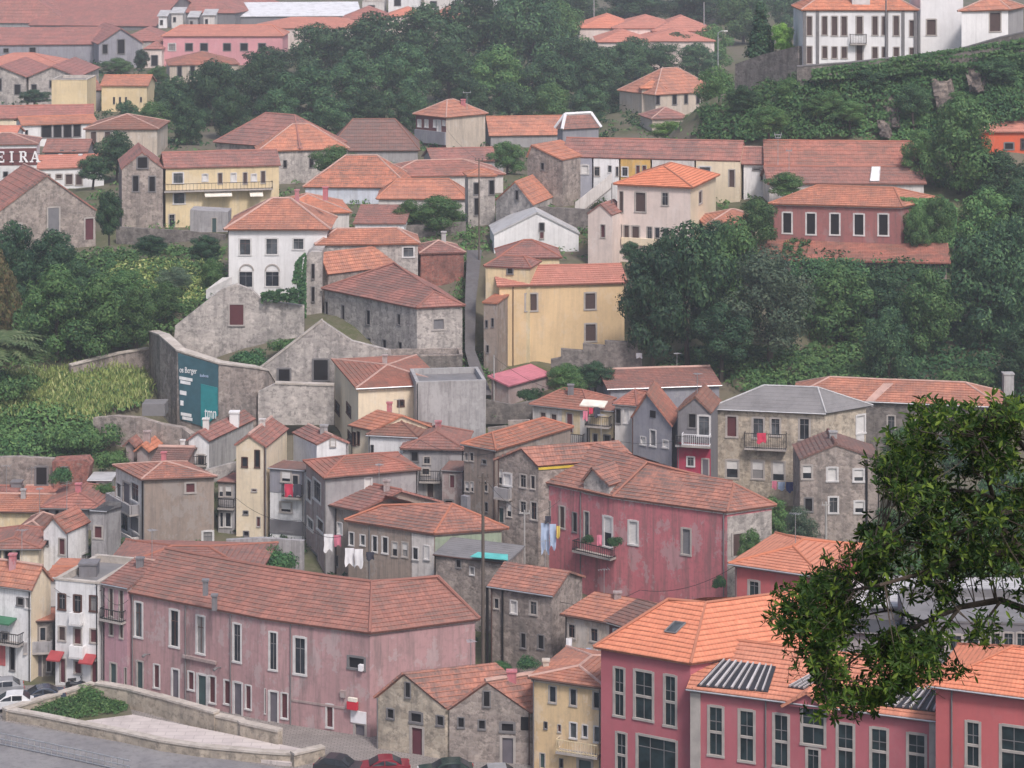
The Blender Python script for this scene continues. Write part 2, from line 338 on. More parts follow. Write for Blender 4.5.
class Face:
    """a vertical wall plane from a to b (seen from outside, a is on the left)"""
    def __init__(s, a, b, z0, z1):
        s.a, s.b, s.z0, s.z1 = h2(a), h2(b), z0, z1
        s.u = (s.b-s.a).normalized(); s.w = (s.b-s.a).length; s.n = V((s.u.y, -s.u.x, 0)); s.holes = []
    def uz(s, px, py):
        kx = (px-CX)/F       # X = kx*Y on the ray
        den = s.u.x-kx*s.u.y
        t = (kx*s.a.y-s.a.x)/den; Y = s.a.y+s.u.y*t
        return t, EYE-(py-YH)*Y/F
    def at(s, t, z, out=0.): q = s.a+s.u*t+s.n*out; return V((q.x, q.y, z))
    def px(s, px, py, out=0.): t, z = s.uz(px, py); return s.at(t, z, out)
    def mesh(s, mb):
        us = sorted({0., s.w, *[round(h[0], 4) for h in s.holes], *[round(h[1], 4) for h in s.holes]})
        zs = sorted({s.z0, s.z1, *[round(h[2], 4) for h in s.holes], *[round(h[3], 4) for h in s.holes]})
        for i in range(len(us)-1):
            for j in range(len(zs)-1):
                cu, cz = (us[i]+us[i+1])/2, (zs[j]+zs[j+1])/2
                if any(h[0] < cu < h[1] and h[2] < cz < h[3] for h in s.holes): continue
                mb.quad(s.at(us[i], zs[j]), s.at(us[i+1], zs[j]), s.at(us[i+1], zs[j+1]), s.at(us[i], zs[j+1]))
        for u0, u1, z0, z1 in s.holes:
            d = -.22
            for (a, b) in (((u0, z0), (u1, z0)), ((u1, z0), (u1, z1)), ((u1, z1), (u0, z1)), ((u0, z1), (u0, z0))):
                mb.quad(s.at(*a), s.at(*b), s.at(*b, d), s.at(*a, d))
# kind: (frame material, pane material, is_door, style)
KIND = {'w': ('whitetrim','glass',0,'x'), 'g': ('stonetrim','glass',0,'x'), 'b': ('browntrim','glass',0,'x'), 'k': ('greytrim','dark',0,''), 'l': ('stonetrim','glassl',0,'x'), 'v': ('whitetrim','glassl',0,'x'), 'c': ('whitetrim','curtain',0,'x'),
        's': ('stonetrim','shut_white',0,''), 'S': ('whitetrim','shut_white',0,''), 'h': ('stonetrim','glass',0,'h'), 'H': ('whitetrim','glass',0,'h'), 'r': ('whitetrim','shut_red',0,''), 'R': ('stonetrim','shut_red',0,''), 'n': ('stonetrim','shut_brown',0,''), 'G': ('stonetrim','shut_grey',0,''), 'Q': ('whitetrim','shut_grey',0,''),
        'd': ('stonetrim','door_grey',1,''), 'D': ('stonetrim','door_red',1,''), 'e': ('whitetrim','door_brown',1,''), 'E': ('stonetrim','door_green',1,''), 'f': ('whitetrim','door_green',1,''), 'q': ('whitetrim','door_grey',1,''), 'B': ('stonetrim','door_brown',1,''), 'a': ('stonetrim','glass',0,'a'), 'A': ('whitetrim','glass',0,'a'), 'm': ('stonetrim','bronze_glass',0,'m'), 'o': ('whitetrim','dark',0,'')}
class House: pass
HS = []
def add_window(h, fc, x0, y0, x1, y1, kind, top):
    fm, pm, door, st = KIND[kind]
    u0, za = fc.uz(x0, (y0+y1)/2); u1, zb = fc.uz(x1, (y0+y1)/2)
    um = (u0+u1)/2; Y = fc.a.y+fc.u.y*um
    zt = EYE-(y0-YH)*Y/F; zb = EYE-(y1-YH)*Y/F
    if u1 < u0: u0, u1 = u1, u0
    u0 = max(u0, .03); u1 = min(u1, fc.w-.03); u1 = max(u1, u0)
    if door is None: return
    if u1-u0 < .12: return
    mount = zt > fc.z1-.06 or abs(top) == 99
    fw = min(.15, .13*(u1-u0)); w2 = .5*(u1-u0)
    dz = V((0,0,1))
    fr = MB(); out, inn = (.035, -.10) if not mount else (.12, .05)
    def bar(ua, ub, zc, zd, o1=out, i1=inn):
        c = fc.at((ua+ub)/2, (zc+zd)/2, (o1+i1)/2); fr.box(c, fc.u*(abs(ub-ua)/2), fc.n*(abs(o1-i1)/2), dz*(abs(zd-zc)/2))
    bar(u0-fw*.35, u0+fw, zb, zt); bar(u1-fw, u1+fw*.35, zb, zt)
    bar(u0+fw, u1-fw, zt-fw, zt+fw*.3)
    if not door: bar(u0-fw*.5, u1+fw*.5, zb-.06, zb+fw*.7, out+.05, inn)
    pd = -.11 if not mount else .065
    if st in ('x', 'h', 'm'):
        b = .035
        if st != 'h':
            if st == 'm' and zt-zb > 2.6 and u1-u0 < 2.2: zz = zb+(zt-zb)*.47; bar(u0+fw, u1-fw, zz-.09, zz+.09, 0, pd)
    w = fr.build('door' if door else 'window', fm, h.root)
    p = MB(); p.quad(fc.at(u0+fw*.5, zb, pd), fc.at(u1-fw*.5, zb, pd), fc.at(u1-fw*.5, zt-fw*.5, pd), fc.at(u0+fw*.5, zt-fw*.5, pd))
    if st == 'a':       # arched head of stone over the opening
        pass
    if st in ('x', 'm') and u1-u0 > .75:
        sh = MB(); b = .028
        for uu in ([(u0+u1)/2] if u1-u0 < 2.4 else [u0+(u1-u0)/3, u0+(u1-u0)*2/3]): sh.box(fc.at(uu, (zb+zt)/2, pd+.03), fc.u*b, fc.n*.02, dz*((zt-zb)/2-fw))
        zz = zb+(zt-zb)*.68; sh.box(fc.at((u0+u1)/2, zz, pd+.028), fc.u*((u1-u0)/2-fw), fc.n*.018, dz*b); sh.build('sash', 'greytrim' if st == 'm' else R.choice(['browntrim', 'greytrim', 'greytrim']), w)
    pm2 = pm
    if pm == 'glass' and R.random() < .22: pm2 = 'glassl' if R.random() < .6 else 'curtain'
    p.build('door_leaf' if door else 'pane', pm2, w)
    if st == 'h':
        s = MB(); zc = zt-fw-(zt-zb)*(.42+.2*R.random())
        c = fc.at((u0+u1)/2, (zc+zt-fw)/2, pd+.035); s.box(c, fc.u*((u1-u0)/2-fw), fc.n*.02, dz*((zt-fw-zc)/2))
        s.build('roller_shutter', 'shut_white', w)
    if not mount: fc.holes.append((u0, u1, zb, zt))
def wins(spec, ox=0, oy=0, s=3.938):
    r = []
    for q in spec.split(';'):
        q = q.strip()
        if not q: continue
        a = q.split(','); x0, y0, x1, y1 = [float(t) for t in a[:4]]
        r.append((ox+x0/s, oy+y0/s, ox+x1/s, oy+y1/s, a[4].strip()))
    return r
def solve_ridge(px, py, a, b, zE, slope):
    """height of a ridge point seen at (px,py) so that the plane up from the eave a-b has the given pitch"""
    f = (h2(b)-h2(a)).normalized(); n = V((-f.y, f.x, 0)); t = math.tan(math.radians(slope)); lo, hi = .02, 9.
    for _ in range(60):
        m = (lo+hi)/2; q = onz(px, py, zE+m)
        perp = (h2(q)-h2(a)).dot(n)
        if perp*t > m: lo = m
        else: hi = m
    return onz(px, py, zE+lo)
def H(name, label, cat, A, B, gy=None, d=None, z=None, C=None, side='R', dep=7., roof='hip', ry=None, rise=None, peak=None, axis=None, hipf=1.0,
      wall='p:white', tile='t:old', ov=.35, base=None, W=(), cor=None, caps='mortar', capw=.12, chim=(), group=None, course=None, wallR=None, drop=3.0, gnd=True, wallL=None):
    h = House()
    if z is None: z = P(A[0], A[1], d or D(gy)).z
    a, b = onz(*A, z), onz(*B, z)
    f = (h2(b)-h2(a)).normalized(); n = V((-f.y, f.x, 0))
    if isinstance(C, tuple):
        if C[0] == 'w': w = V((C[1], C[2], 0))
        else: w = h2(onz(*C, z))-h2(b if side == 'R' else a)
    elif C is not None:
        p = b if side == 'R' else a; k = (C-CX)/F
        t = (k*p.y-p.x)/(n.x-k*n.y)
        if not 2 < t < 16: print('SIDE', name, A, C, round(t, 1))
        w = n*max(2.5, min(t, 16))
    else: w = n*dep
    p0, p1, p2, p3 = h2(a), h2(b), h2(b)+w, h2(a)+w
    if base == 7.0: zb = base
    elif gy: zb = EYE-(gy-YH)*a.y/F
    else:
        zb = float(np.interp(a.y, [187, 205, 225, 247, 268, 292, 312], [7, 7, 8.8, 12.5, 18.3, 25.3, 29.6])); zb = min(zb, base) if base is not None and a.y < 300 else (base if base is not None else zb)
    zb = min(zb, z-2)
    ctr = (p0+p1+p2+p3)/4
    h.root = thing(name, label, cat, (ctr.x, ctr.y, zb), group)
    if gnd:
        GROUND.append((p0.x, p0.y, zb, 1.)); GROUND.append((p1.x, p1.y, zb, 1.)); GROUND.append((p2.x, p2.y, zb+.4, .6)); GROUND.append((p3.x, p3.y, zb+.4, .6))
        for q_ in (p0, p1, (p0+p1)/2): q_ = q_-n*2.6; GROUND.append((q_.x, q_.y, zb-.5, 1.6))
    W0, Dp = (p1-p0).length, (p3-p0).length
    if axis is None: axis = 'y' if roof == 'gy' else ('x' if (roof in ('gx',) or W0 >= Dp) else 'y')
    P3 = lambda q, zz: V((q.x, q.y, zz))
    pk = .5
    if peak:   # peak=(px,py): ridge end above the front edge
        t = Face(p0, p1, 0, 1).uz(*peak)[0]/W0; pk = min(.9, max(.1, t)); q = p0.lerp(p1, pk); rise = EYE-(peak[1]-YH)*q.y/F-z
    elif ry is not None:
        q = ctr if roof != 'gy' else (p0+p1)/2
        if roof == 'shed': q = (p2+p3)/2
        rise = EYE-(ry-YH)*q.y/F-z
    if rise is None: rise = .5*min(W0, Dp)*math.tan(math.radians(26))
    half = (Dp if axis == 'x' else W0)/2
    if roof == 'shed': half = Dp
    sl = math.degrees(math.atan2(rise, half))
    if roof != 'flat' and not 8 < sl < 45: print('SLOPE', name, A, round(sl), 'W', round(W0, 1), 'D', round(Dp, 1), 'rise', round(rise, 1))
    h.z, h.rise, h.zb, h.p, h.slope = z, rise, zb, (p0, p1, p2, p3), sl
    th = .16
    ip = inset([p0, p1, p2, p3], ov)
    wt = z+ov*math.tan(math.radians(min(sl, 45)))-th*.6 if roof not in ('flat',) else z
    faces = {'F': Face(ip[0], ip[1], zb-drop, wt), 'R': Face(ip[1], ip[2], zb-drop, wt), 'K': Face(ip[2], ip[3], zb-drop, wt), 'L': Face(ip[3], ip[0], zb-drop, wt)}
    h.f = faces
    for (x0, y0, x1, y1, k) in W:
        fk = 'F'
        if len(k) > 1: fk, k = k[0], k[1]
        add_window(h, faces[fk], x0, y0, x1, y1, k, wt)
    wm = MB(); wr = MB(); wl = MB()
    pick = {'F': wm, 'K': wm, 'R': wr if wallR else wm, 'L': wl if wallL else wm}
    for k, fc in faces.items(): fc.mesh(pick[k])
    i3 = [V((q.x, q.y, wt)) for q in ip]
    rz = z+rise
    h.ridge = None
    if roof == 'flat':
        m = MB(); tp = MB()
        cap = inset([p0, p1, p2, p3], ov*.4); inn = inset([p0, p1, p2, p3], ov+.35)
        m.prism([P3(q, z-.55) for q in inn], (0,0,.12)); m.build('roof_slab', tile, h.root)
        for i in range(4):
            j = (i+1) % 4
            tp.quad(P3(cap[i], z), P3(cap[j], z), P3(cap[j], z+.16), P3(cap[i], z+.16)); tp.quad(P3(cap[i], z+.16), P3(cap[j], z+.16), P3(inn[j], z+.16), P3(inn[i], z+.16))
            tp.quad(P3(inn[i], z+.16), P3(inn[j], z+.16), P3(inn[j], z-.5), P3(inn[i], z-.5)); tp.quad(P3(cap[i], z), P3(cap[j], z), P3(ip[j], z), P3(ip[i], z))
        tp.build('parapet', cor or 'coping', h.root)
    else:
        e = [P3(q, z) for q in (p0, p1, p2, p3)]; pl = []; cl = []
        if roof == 'shed':
            e2, e3 = P3(p2, rz), P3(p3, rz); pl = [[e[0], e[1], e2, e3]]
            hb = wt+(rise)*(1-ov/max(Dp, 1))
            q2, q3 = V((ip[2].x, ip[2].y, hb)), V((ip[3].x, ip[3].y, hb))
            pick['R'].quad(i3[1], i3[2], q2); pick['L'].quad(i3[3], i3[0], q3); wm.quad(i3[2], i3[3], q3, q2)
        elif axis == 'x':
            m0, m1 = e[0].lerp(e[3], .5), e[1].lerp(e[2], .5); t = 0 if roof[0] == 'g' else min(.5, hipf*Dp*.5/W0)
            r0, r1 = m0.lerp(m1, t), m1.lerp(m0, t); r0.z = r1.z = rz
            pl = [[e[0], e[1], r1, r0], [e[2], e[3], r0, r1]]
            if t > 0: pl += [[e[1], e[2], r1], [e[3], e[0], r0]]; cl = [(e[0], r0), (e[3], r0), (e[1], r1), (e[2], r1)]
            else:
                for (s, u_, v_) in (('R', 1, 2), ('L', 3, 0)):
                    q = i3[u_].lerp(i3[v_], .5); q.z = rz-th*.9; pick[s].quad(i3[u_], i3[v_], q)
            if (r1-r0).length > .1: cl.append((r0, r1))
            h.ridge = (r0, r1)
        else:
            m0, m1 = e[0].lerp(e[1], pk), e[3].lerp(e[2], pk); t = 0 if roof[0] == 'g' else min(.5, hipf*W0*.5/Dp)
            r0, r1 = m0.lerp(m1, t), m1.lerp(m0, t); r0.z = r1.z = rz
            pl = [[e[1], e[2], r1, r0], [e[3], e[0], r0, r1]]
            if t > 0: pl += [[e[0], e[1], r0], [e[2], e[3], r1]]; cl = [(e[0], r0), (e[1], r0), (e[2], r1), (e[3], r1)]
            else:
                q = i3[0].lerp(i3[1], pk); q.z = rz-th*.9; wm.quad(i3[0], i3[1], q)
                q = i3[3].lerp(i3[2], pk); q.z = rz-th*.9; wm.quad(i3[2], i3[3], q)
            if (r1-r0).length > .1: cl.append((r0, r1))
            h.ridge = (r0, r1)
        make_roof(h, pl, cl, tile, caps, capw, course)
    wm.build('wall', wall, h.root)
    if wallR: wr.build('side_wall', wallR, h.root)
    if wallL: wl.build('side_wall', wallL, h.root)
    if cor and roof != 'flat': cornice(h, [(faces['L'], ), (faces['F'], ), (faces['R'], )], cor)
    for c in chim: chimney(h, *c)
    h.chim = chim; h.kind_ = roof; HS.append(h)
    return h
def make_roof(h, pl, cl, tile, caps, capw, course=None):
    rm = MB(); far = pl[0][0].y > 310
    if far and tile[:2] == 't:': tile += ':f'
    flatm = tile[0] == 'c'
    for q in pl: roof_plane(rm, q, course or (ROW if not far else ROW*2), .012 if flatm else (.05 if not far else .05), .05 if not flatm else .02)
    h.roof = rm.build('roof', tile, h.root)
    if caps and cl:
        cm = MB()
        for a, b in cl: cap_line(cm, a, b, capw)
        cm.build('ridge_cap', caps if caps != 'tile' else tile, h.roof)
def cornice(h, fl, mat, hgt=.3, pr=.12):
    m = MB()
    for (fc,) in fl:
        c = fc.at(fc.w/2, fc.z1-hgt/2-.02, pr/2); m.box(c, fc.u*(fc.w/2+pr*.97), fc.n*(pr/2), UP*(hgt/2))
    m.build('cornice', mat, h.root)
def chimney(h, x0, yt, x1, yb, mat='p:dusty:.8', Y=None, cap=True):
    Y = Y or (h.p[0].y+h.p[2].y)/2
    a, b = P(x0, yt, Y), P(x1, yb, Y); w = b.x-a.x
    m = MB(); m.abox(a.x, Y-w/2, b.z-.5, b.x, Y+w/2, a.z)
    if cap: m.abox(a.x-.08, Y-w/2-.08, a.z+.003, b.x+.08, Y+w/2+.08, a.z+.15)
    m.build('chimney', mat, h.roof if getattr(h, 'roof', None) else h.root)
def balcony(h, fk, x0, y0, x1, y1, mat='iron', slab='stonetrim', depth=.9, solid=False, bars=.22):
    fc = h.f[fk]; u0, zt = fc.uz(x0, y0); u1, _ = fc.uz(x1, y1); u0, u1 = max(-.3, u0), min(fc.w+.3, u1)
    if u1-u0 < .5: u0, u1 = .1, fc.w-.1
    um = (u0+u1)/2; Y = fc.a.y+fc.u.y*um
    zt = EYE-(y0-YH)*Y/F; zb = EYE-(y1-YH)*Y/F
    if zt-zb < .9: zt = zb+.9
    s = MB(); s.box(fc.at(um, zb-.09, depth/2+.02), fc.u*((u1-u0)/2), fc.n*(depth/2), UP*.09)
    b = s.build('balcony', slab, h.root)
    r = MB(); hu = (u1-u0)/2
    if solid:
        t = .09; r.box(fc.at(um, (zt+zb)/2+.005, depth-t), fc.u*(hu-.02), fc.n*t, UP*((zt-zb)/2))
        for uu in (u0+t, u1-t): r.box(fc.at(uu, (zt+zb)/2+.004, depth/2-.1), fc.u*(t*.98), fc.n*(depth/2-.12), UP*((zt-zb)/2-.003))
    else:
        for zz in (zt, zb+.1): r.box(fc.at(um, zz, depth-.04), fc.u*(hu-.02), fc.n*.03, UP*.035)
        for uu in (u0+.04, u1-.04):
            for zz in (zt, zb+.1): r.box(fc.at(uu, zz, depth/2-.04), fc.u*.03, fc.n*(depth/2-.04), UP*.03)
        nb = max(2, int((u1-u0)/bars))
        for i in range(nb+1): r.box(fc.at(u0+.04+(u1-u0-.08)*i/nb, (zt+zb)/2, depth-.04), fc.u*.018, fc.n*.018, UP*((zt-zb)/2))
        for i in range(1, max(2, int(depth/bars))):
            for uu in (u0+.04, u1-.04): r.box(fc.at(uu, (zt+zb)/2, depth*i/max(2, int(depth/bars))), fc.u*.018, fc.n*.018, UP*((zt-zb)/2))
    r.build('railing', mat, b)
    return (u0, u1, zb, zt, fc)
def awning(h, fk, x0, y0, x1, y1, mat, depth=1.1):
    fc = h.f[fk]; u0, zt = fc.uz(x0, y0); u1, zb = fc.uz(x1, y1); m = MB()
    zb = max(zb, zt-1.1)
    m.prism([fc.at(u0, zt, .02), fc.at(u0, zt-.12, .02), fc.at(u0, zb, depth), fc.at(u0, zb+.12, depth)], fc.u*(u1-u0)); m.build('awning', mat, h.root)
def band(h, fk, y, mat, hgt=.22, pr=.06, x0=None, x1=None, name='band'):
    fc = h.f[fk]; u0 = fc.uz(x0, y)[0] if x0 else 0; u1 = fc.uz(x1, y)[0] if x1 else fc.w
    z = fc.uz((x0 or 0)+((x1 or 0)-(x0 or 0))/2 if x0 and x1 else CX+F*fc.at(fc.w/2, 0).x/fc.at(fc.w/2, 0).y, y)[1]
    m = MB(); m.box(fc.at((u0+u1)/2, z, pr/2+.003), fc.u*((u1-u0)/2), fc.n*(pr/2), UP*(hgt/2)); m.build(name, mat, h.root)
def downpipe(h, fk, x, mat='greytrim', w=.06, zt=None):
    fc = h.f[fk]; u = fc.uz(x, 300)[0]; m = MB(); m.tube([fc.at(u, fc.z0+1, .09), fc.at(u, zt or fc.z1-.05, .09)], w, 6); m.build('downpipe', mat, h.root)
def panel(h, fk, x0, y0, x1, y1, mat, name, pr=.05, parent=None, out=0.):
    fc = h.f[fk]; u0, zt = fc.uz(x0, y0); u1, _ = fc.uz(x1, y0); u0, u1 = max(0, u0), min(fc.w, u1); um = (u0+u1)/2; Y = fc.a.y+fc.u.y*um
    zt = EYE-(y0-YH)*Y/F; zb = EYE-(y1-YH)*Y/F
    m = MB(); m.box(fc.at(um, (zt+zb)/2, pr/2+.004+out), fc.u*((u1-u0)/2), fc.n*(pr/2), UP*((zt-zb)/2)); return m.build(name, mat, parent or h.root)
def skylight(h, plane_pts, q, mat='glassl', fr='greytrim', name='skylight', lift=.14, slats=0):
    """q: four pixels on the roof plane through plane_pts"""
    a, b, c = [V(p) for p in plane_pts[:3]]; n = (b-a).cross(c-a).normalized()
    if n.z < 0: n = -n
    eye = V((0,0,EYE)); pts = []
    for (x, y) in q:
        d = (P(x, y, 100)-eye); t = (a-eye).dot(n)/d.dot(n); pts.append(eye+d*t)
    m = MB(); lo = [p+n*.03 for p in pts]; m.prism([p for p in lo], n*lift)
    s = m.build(name, 'slatdark' if slats else mat, h.roof)
    e = MB()
    if slats:
        for i in range(slats):
            t0 = (i+R.uniform(.2, .4))/slats; t1 = t0+R.uniform(.14, .28)/slats
            b0, b1 = pts[0].lerp(pts[1], t0), pts[0].lerp(pts[1], t1); c1, c0 = pts[3].lerp(pts[2], t1), pts[3].lerp(pts[2], t0)
            e.prism([p+n*(lift+.033) for p in (b0, b1, c1, c0)], n*.16)
        e.build('slat', 'slatlight', s)
    else:
        for i in range(4):
            p, r = pts[i], pts[(i+1) % 4]; e.tube([p+n*(lift+.03), r+n*(lift+.03)], .07, 5)
        e.build('frame', fr, s)
    return s
def PH(name, label, cat, pts, zE, gyz, planes, lines, verts, wall='p:white', tile='t:old', ov=.3, W=(), faces_named=None, cor=None, caps='mortar', capw=.12, drop=3., th_slope=26, tops=None, gnd=True, course=None):
    """house over a free footprint: pts = list of XY vectors anticlockwise from the front left; verts = other roof points"""
    h = House(); c = sum((h2(p) for p in pts), V((0,0,0)))/len(pts)
    h.root = thing(name, label, cat, (c.x, c.y, gyz)); h.z, h.zb = zE, gyz
    h.p = [h2(p) for p in pts]
    if gnd:
        for p in pts: GROUND.append((p[0], p[1], gyz, .8))
    ip = inset(pts, ov); wt = zE+ov*math.tan(math.radians(th_slope))-.1; n = len(pts); h.f = {}
    for i in range(n):
        k = faces_named[i] if faces_named and i < len(faces_named) else str(i)
        h.f[k] = Face(ip[i], ip[(i+1) % n], gyz-drop, wt)
    for (x0, y0, x1, y1, k) in W:
        fk = 'F'
        if len(k) > 1: fk, k = k[0], k[1]
        add_window(h, h.f[fk], x0, y0, x1, y1, k, wt)
    wm = MB()
    for fc in h.f.values(): fc.mesh(wm)
    for t in (tops or []): wm.quad(*t)
    wm.build('wall', wall, h.root)
    e = {str(i): V((p[0], p[1], zE)) for i, p in enumerate(pts)}; e.update(verts); h.e = e
    make_roof(h, [[e[k] for k in q.split()] for q in planes], [tuple(e[k] for k in q.split()) for q in lines], tile, caps, capw, course)
    if cor: cornice(h, [(h.f[k],) for k in h.f if k in 'FGR'], cor)
    return h
def slab(name, label, cat, px, d, thick, mat, W=(), cap=None, yaw=0., kind=None):
    """a freestanding wall: outline in pixels on a vertical plane through the distance d, given real thickness"""
    m = MB(); cx = sum(p[0] for p in px)/len(px)
    o = P(cx, 300, d); u = V((math.cos(yaw), math.sin(yaw), 0)); fc = Face(h2(o)-u*50, h2(o)+u*50, 0, 200)
    pts = [fc.px(*p) for p in px]; lo = min(p.z for p in pts); c = sum(pts, V((0,0,0)))/len(pts)
    root = thing(name, label, cat, (c.x, c.y, lo)); hh = House(); hh.root = root; hh.f = {'F': fc}
    m.prism([p for p in pts], -fc.n*thick); w = m.build('wall', mat, root)
    fc.z1 = -99
    for (x0, y0, x1, y1, k) in W: add_window(hh, fc, x0, y0, x1, y1, k, 0)
    if cap:
        cm = MB()
        for i, j in cap:
            a, b = pts[i], pts[j]; t = (b-a).normalized(); nn = fc.n.cross(t)
            cm.box((a+b)/2-fc.n*thick/2+UP*.08, t*((b-a).length/2), fc.n*(thick/2+.1), fc.n.cross(t)*.09)
        cm.build('coping', 'coping', root)
    GROUND.append((pts[0].x, pts[0].y, lo, .5)); return hh
# ================================================================ the town, bottom row on the street
STREET = 7.0
def DS(y, z=STREET): return (EYE-z)*F/(y-YH)
a0 = (0, 573); a1 = (255, 573); a2 = (510, 573); a3 = (764, 573)
h = H('white_townhouse', 'narrow three storey white townhouse with red door awnings beside the pink warehouse', 'house', (53.5, 580), (99, 584.5), gy=683, d=DS(683), dep=8, roof='flat', wall='p:white:.35', tile='c:grey', ov=.12, base=STREET,
      W=wins('228,80,260,145,b; 289,85,322,157,b; 352,88,384,152,b; 229,208,260,268,n; 289,215,323,283,R; 353,218,384,276,R; 235,335,260,432,D; 291,345,323,398,R; 359,345,384,440,D', *a0), cor=None)
awning(h, 'F', 51, 650, 64.5, 659, 'awning_red', .9); awning(h, 'F', 83, 653, 97, 662, 'awning_red', .9)
balcony(h, 'F', 72, 612, 83.5, 622, 'p:white:.3', 'whitetrim', .6, True); balcony(h, 'F', 72, 645, 86, 655, 'p:white:.3', 'whitetrim', .6, True)
chimney(h, 80.5, 563, 98, 581, 'p:dgrey:.6')
h = H('pink_townhouse', 'lilac pink townhouse squeezed between the white townhouse and the long warehouse', 'house', (101.2, 583), (127.5, 588), gy=687, d=DS(687), dep=9, roof='gx', ry=560, wall='p:lilac:.6', tile='t:old', ov=.2, base=STREET, cor='p:dusty',
      W=wins('428,52,447,172,n; 468,62,487,182,n; 430,193,447,247,n; 470,200,486,258,n; 432,352,461,445,E; 489,372,506,455,n', *a0))
balcony(h, 'F', 104, 612, 126, 619, 'iron', 'stonetrim', .6); downpipe(h, 'F', 103)
# long pink warehouse
zW = P(128, 592, DS(691.5)).z
A, Mv, B, Cc = onz(128, 592, zW), onz(262, 618.2, zW), onz(369.5, 633, zW), onz(480, 619, zW)
sd = (h2(Cc)-h2(B)).normalized(); sn = V((-sd.y, sd.x, 0)); fd = (h2(B)-h2(Mv)).normalized(); fn = V((-fd.y, fd.x, 0)); f1 = (h2(Mv)-h2(A)).normalized(); f1n = V((-f1.y, f1.x, 0))
r1 = solve_ridge(372, 582, Mv, B, zW, 27); r2 = onz(438, 577, r1.z); half = (h2(r1)-h2(B)).dot(fn); hs = (h2(r2)-h2(B)).dot(sn)
rm_ = h2(Mv)+(fn+f1n).normalized()*half*1.0; rm_.z = r1.z; rl = h2(A)+f1n*half; rl.z = r1.z
C2 = h2(Cc)+sn*hs*2; E = h2(r1)+(h2(r1)-h2(B)); M2 = h2(Mv)+(fn+f1n).normalized()*half*2; Dd = h2(A)+f1n*half*2
h = PH('pink_warehouse', 'long dusty pink two storey warehouse with hipped tile roof along the street', 'warehouse', [A, Mv, B, Cc, C2, E, M2, Dd], zW, STREET,
       ['0 1 rm rl', '1 2 r1 rm', '2 3 r2 r1', '3 4 r2', '4 5 r1 r2', '5 6 rm r1', '6 7 rl rm'], ['2 r1', '3 r2', '4 r2', 'r1 r2', 'rl rm', 'rm r1'], {'r1': r1, 'r2': r2, 'rm': rm_, 'rl': rl},
       wall='p:pinkw:.7', tile='t:old', faces_named=['G', 'F', 'R', 'x', 'y', 'z', 'w', 'v'], cor='p:dusty:.8', caps='t:old', capw=.14,
       W=[(*q[:4], 'G'+q[4]) for q in wins('529,112,563,255,v; 667,142,707,293,w; 772,166,808,320,w; 916,197,951,352,w; 537,345,565,462,E; 604,358,630,454,r; 675,376,707,507,q; 739,386,766,462,r; 775,397,817,535,f; 822,404,851,514,r; 881,420,909,518,r; 917,428,956,585,q; 965,440,991,538,r', *a0)]
         + wins('54,230,89,384,w; 151,250,203,402,w; 364,327,435,380,k; 14,452,44,552,r; 53,463,93,618,q; 102,471,131,574,r; 279,515,310,610,r; 389,590,438,694,d', *a1))
for x in (133, 186, 231): downpipe(h, 'G', x)
for x in (291, ): downpipe(h, 'F', x)
band(h, 'G', 659, 'p:dusty', .25, .25, 184, 217, 'ledge'); band(h, 'F', 704, 'p:dusty', .18, .06, 292, 345, 'ledge')
panel(h, 'F', 351, 711, 366.5, 723, 'cloth_white', 'notice_board', .08)
s = panel(h, 'F', 349.5, 700.5, 359.5, 708, 'red_paint', 'lamp_box_sign', .3, out=.2); panel(h, 'F', 350.5, 696.5, 359, 700, 'awning_white', 'lamp_box_top', .25, out=.22)
panel(h, 'F', 341, 690, 346, 697, 'p:dusty:.7', 'meter_box', .2); panel(h, 'F', 360, 664, 364, 670, 'cloth_white', 'air_conditioner', .35)
for x in (150, 221): 
    m = MB(); q = h.f['G'].px(x, 654+(x-150)*.19); m.tube([q, q+h.f['G'].n*.7+UP*.15], .05); m.tube([q+h.f['G'].n*.6+UP*.12, q+h.f['G'].n*1.0+UP*.05], .12); m.build('wall_lamp', 'greytrim', h.root)
for (x, y) in ((203, 585), (212, 600)): chimney(h, x, y-4, x+5, y+4, 'p:dgrey', Y=199)
H('rear_warehouse', 'higher tiled roof rising behind the left half of the long pink warehouse', 'warehouse', (98, 574), (258, 577), d=212, dep=11, roof='hip', ry=546.5, wall='p:pinkw:.7', tile='t:old', base=8, caps='tile')
# two gabled stone stores
st = wins('518,532,549,575,k; 608,546,661,592,k; 611,603,665,722,D; 713,560,745,603,k; 592,428,615,490,k', *a1)
h = H('stone_store', 'weathered stone gabled store with tall dark red door against the pink warehouse', 'store', (373, 697), (445.5, 708), gy=750, d=DS(748), C=('w', 7.4, 2.6), roof='gy', peak=(402, 673), wall='s:cream:1.4', tile='t:worn', ov=.12, base=STREET, W=st, caps=None)
zS = h.z
h = H('stone_store', 'grey stone gabled store with grey door, next to the yellow house', 'store', (446.5, 708.5), (531, 713), z=zS, C=('w', 6.4, 2.9), roof='gy', peak=(485, 681), wall='s:brown:1.6', tile='t:worn', ov=.12, base=STREET,
      W=wins('797,567,826,610,k; 878,577,909,617,k; 898,462,928,526,k; 964,586,1024,628,k; 966,642,1024,762,d', *a1), caps='mortar', capw=.2)
panel(h, 'F', 521, 717, 530, 730, 'dark', 'opening', .05)
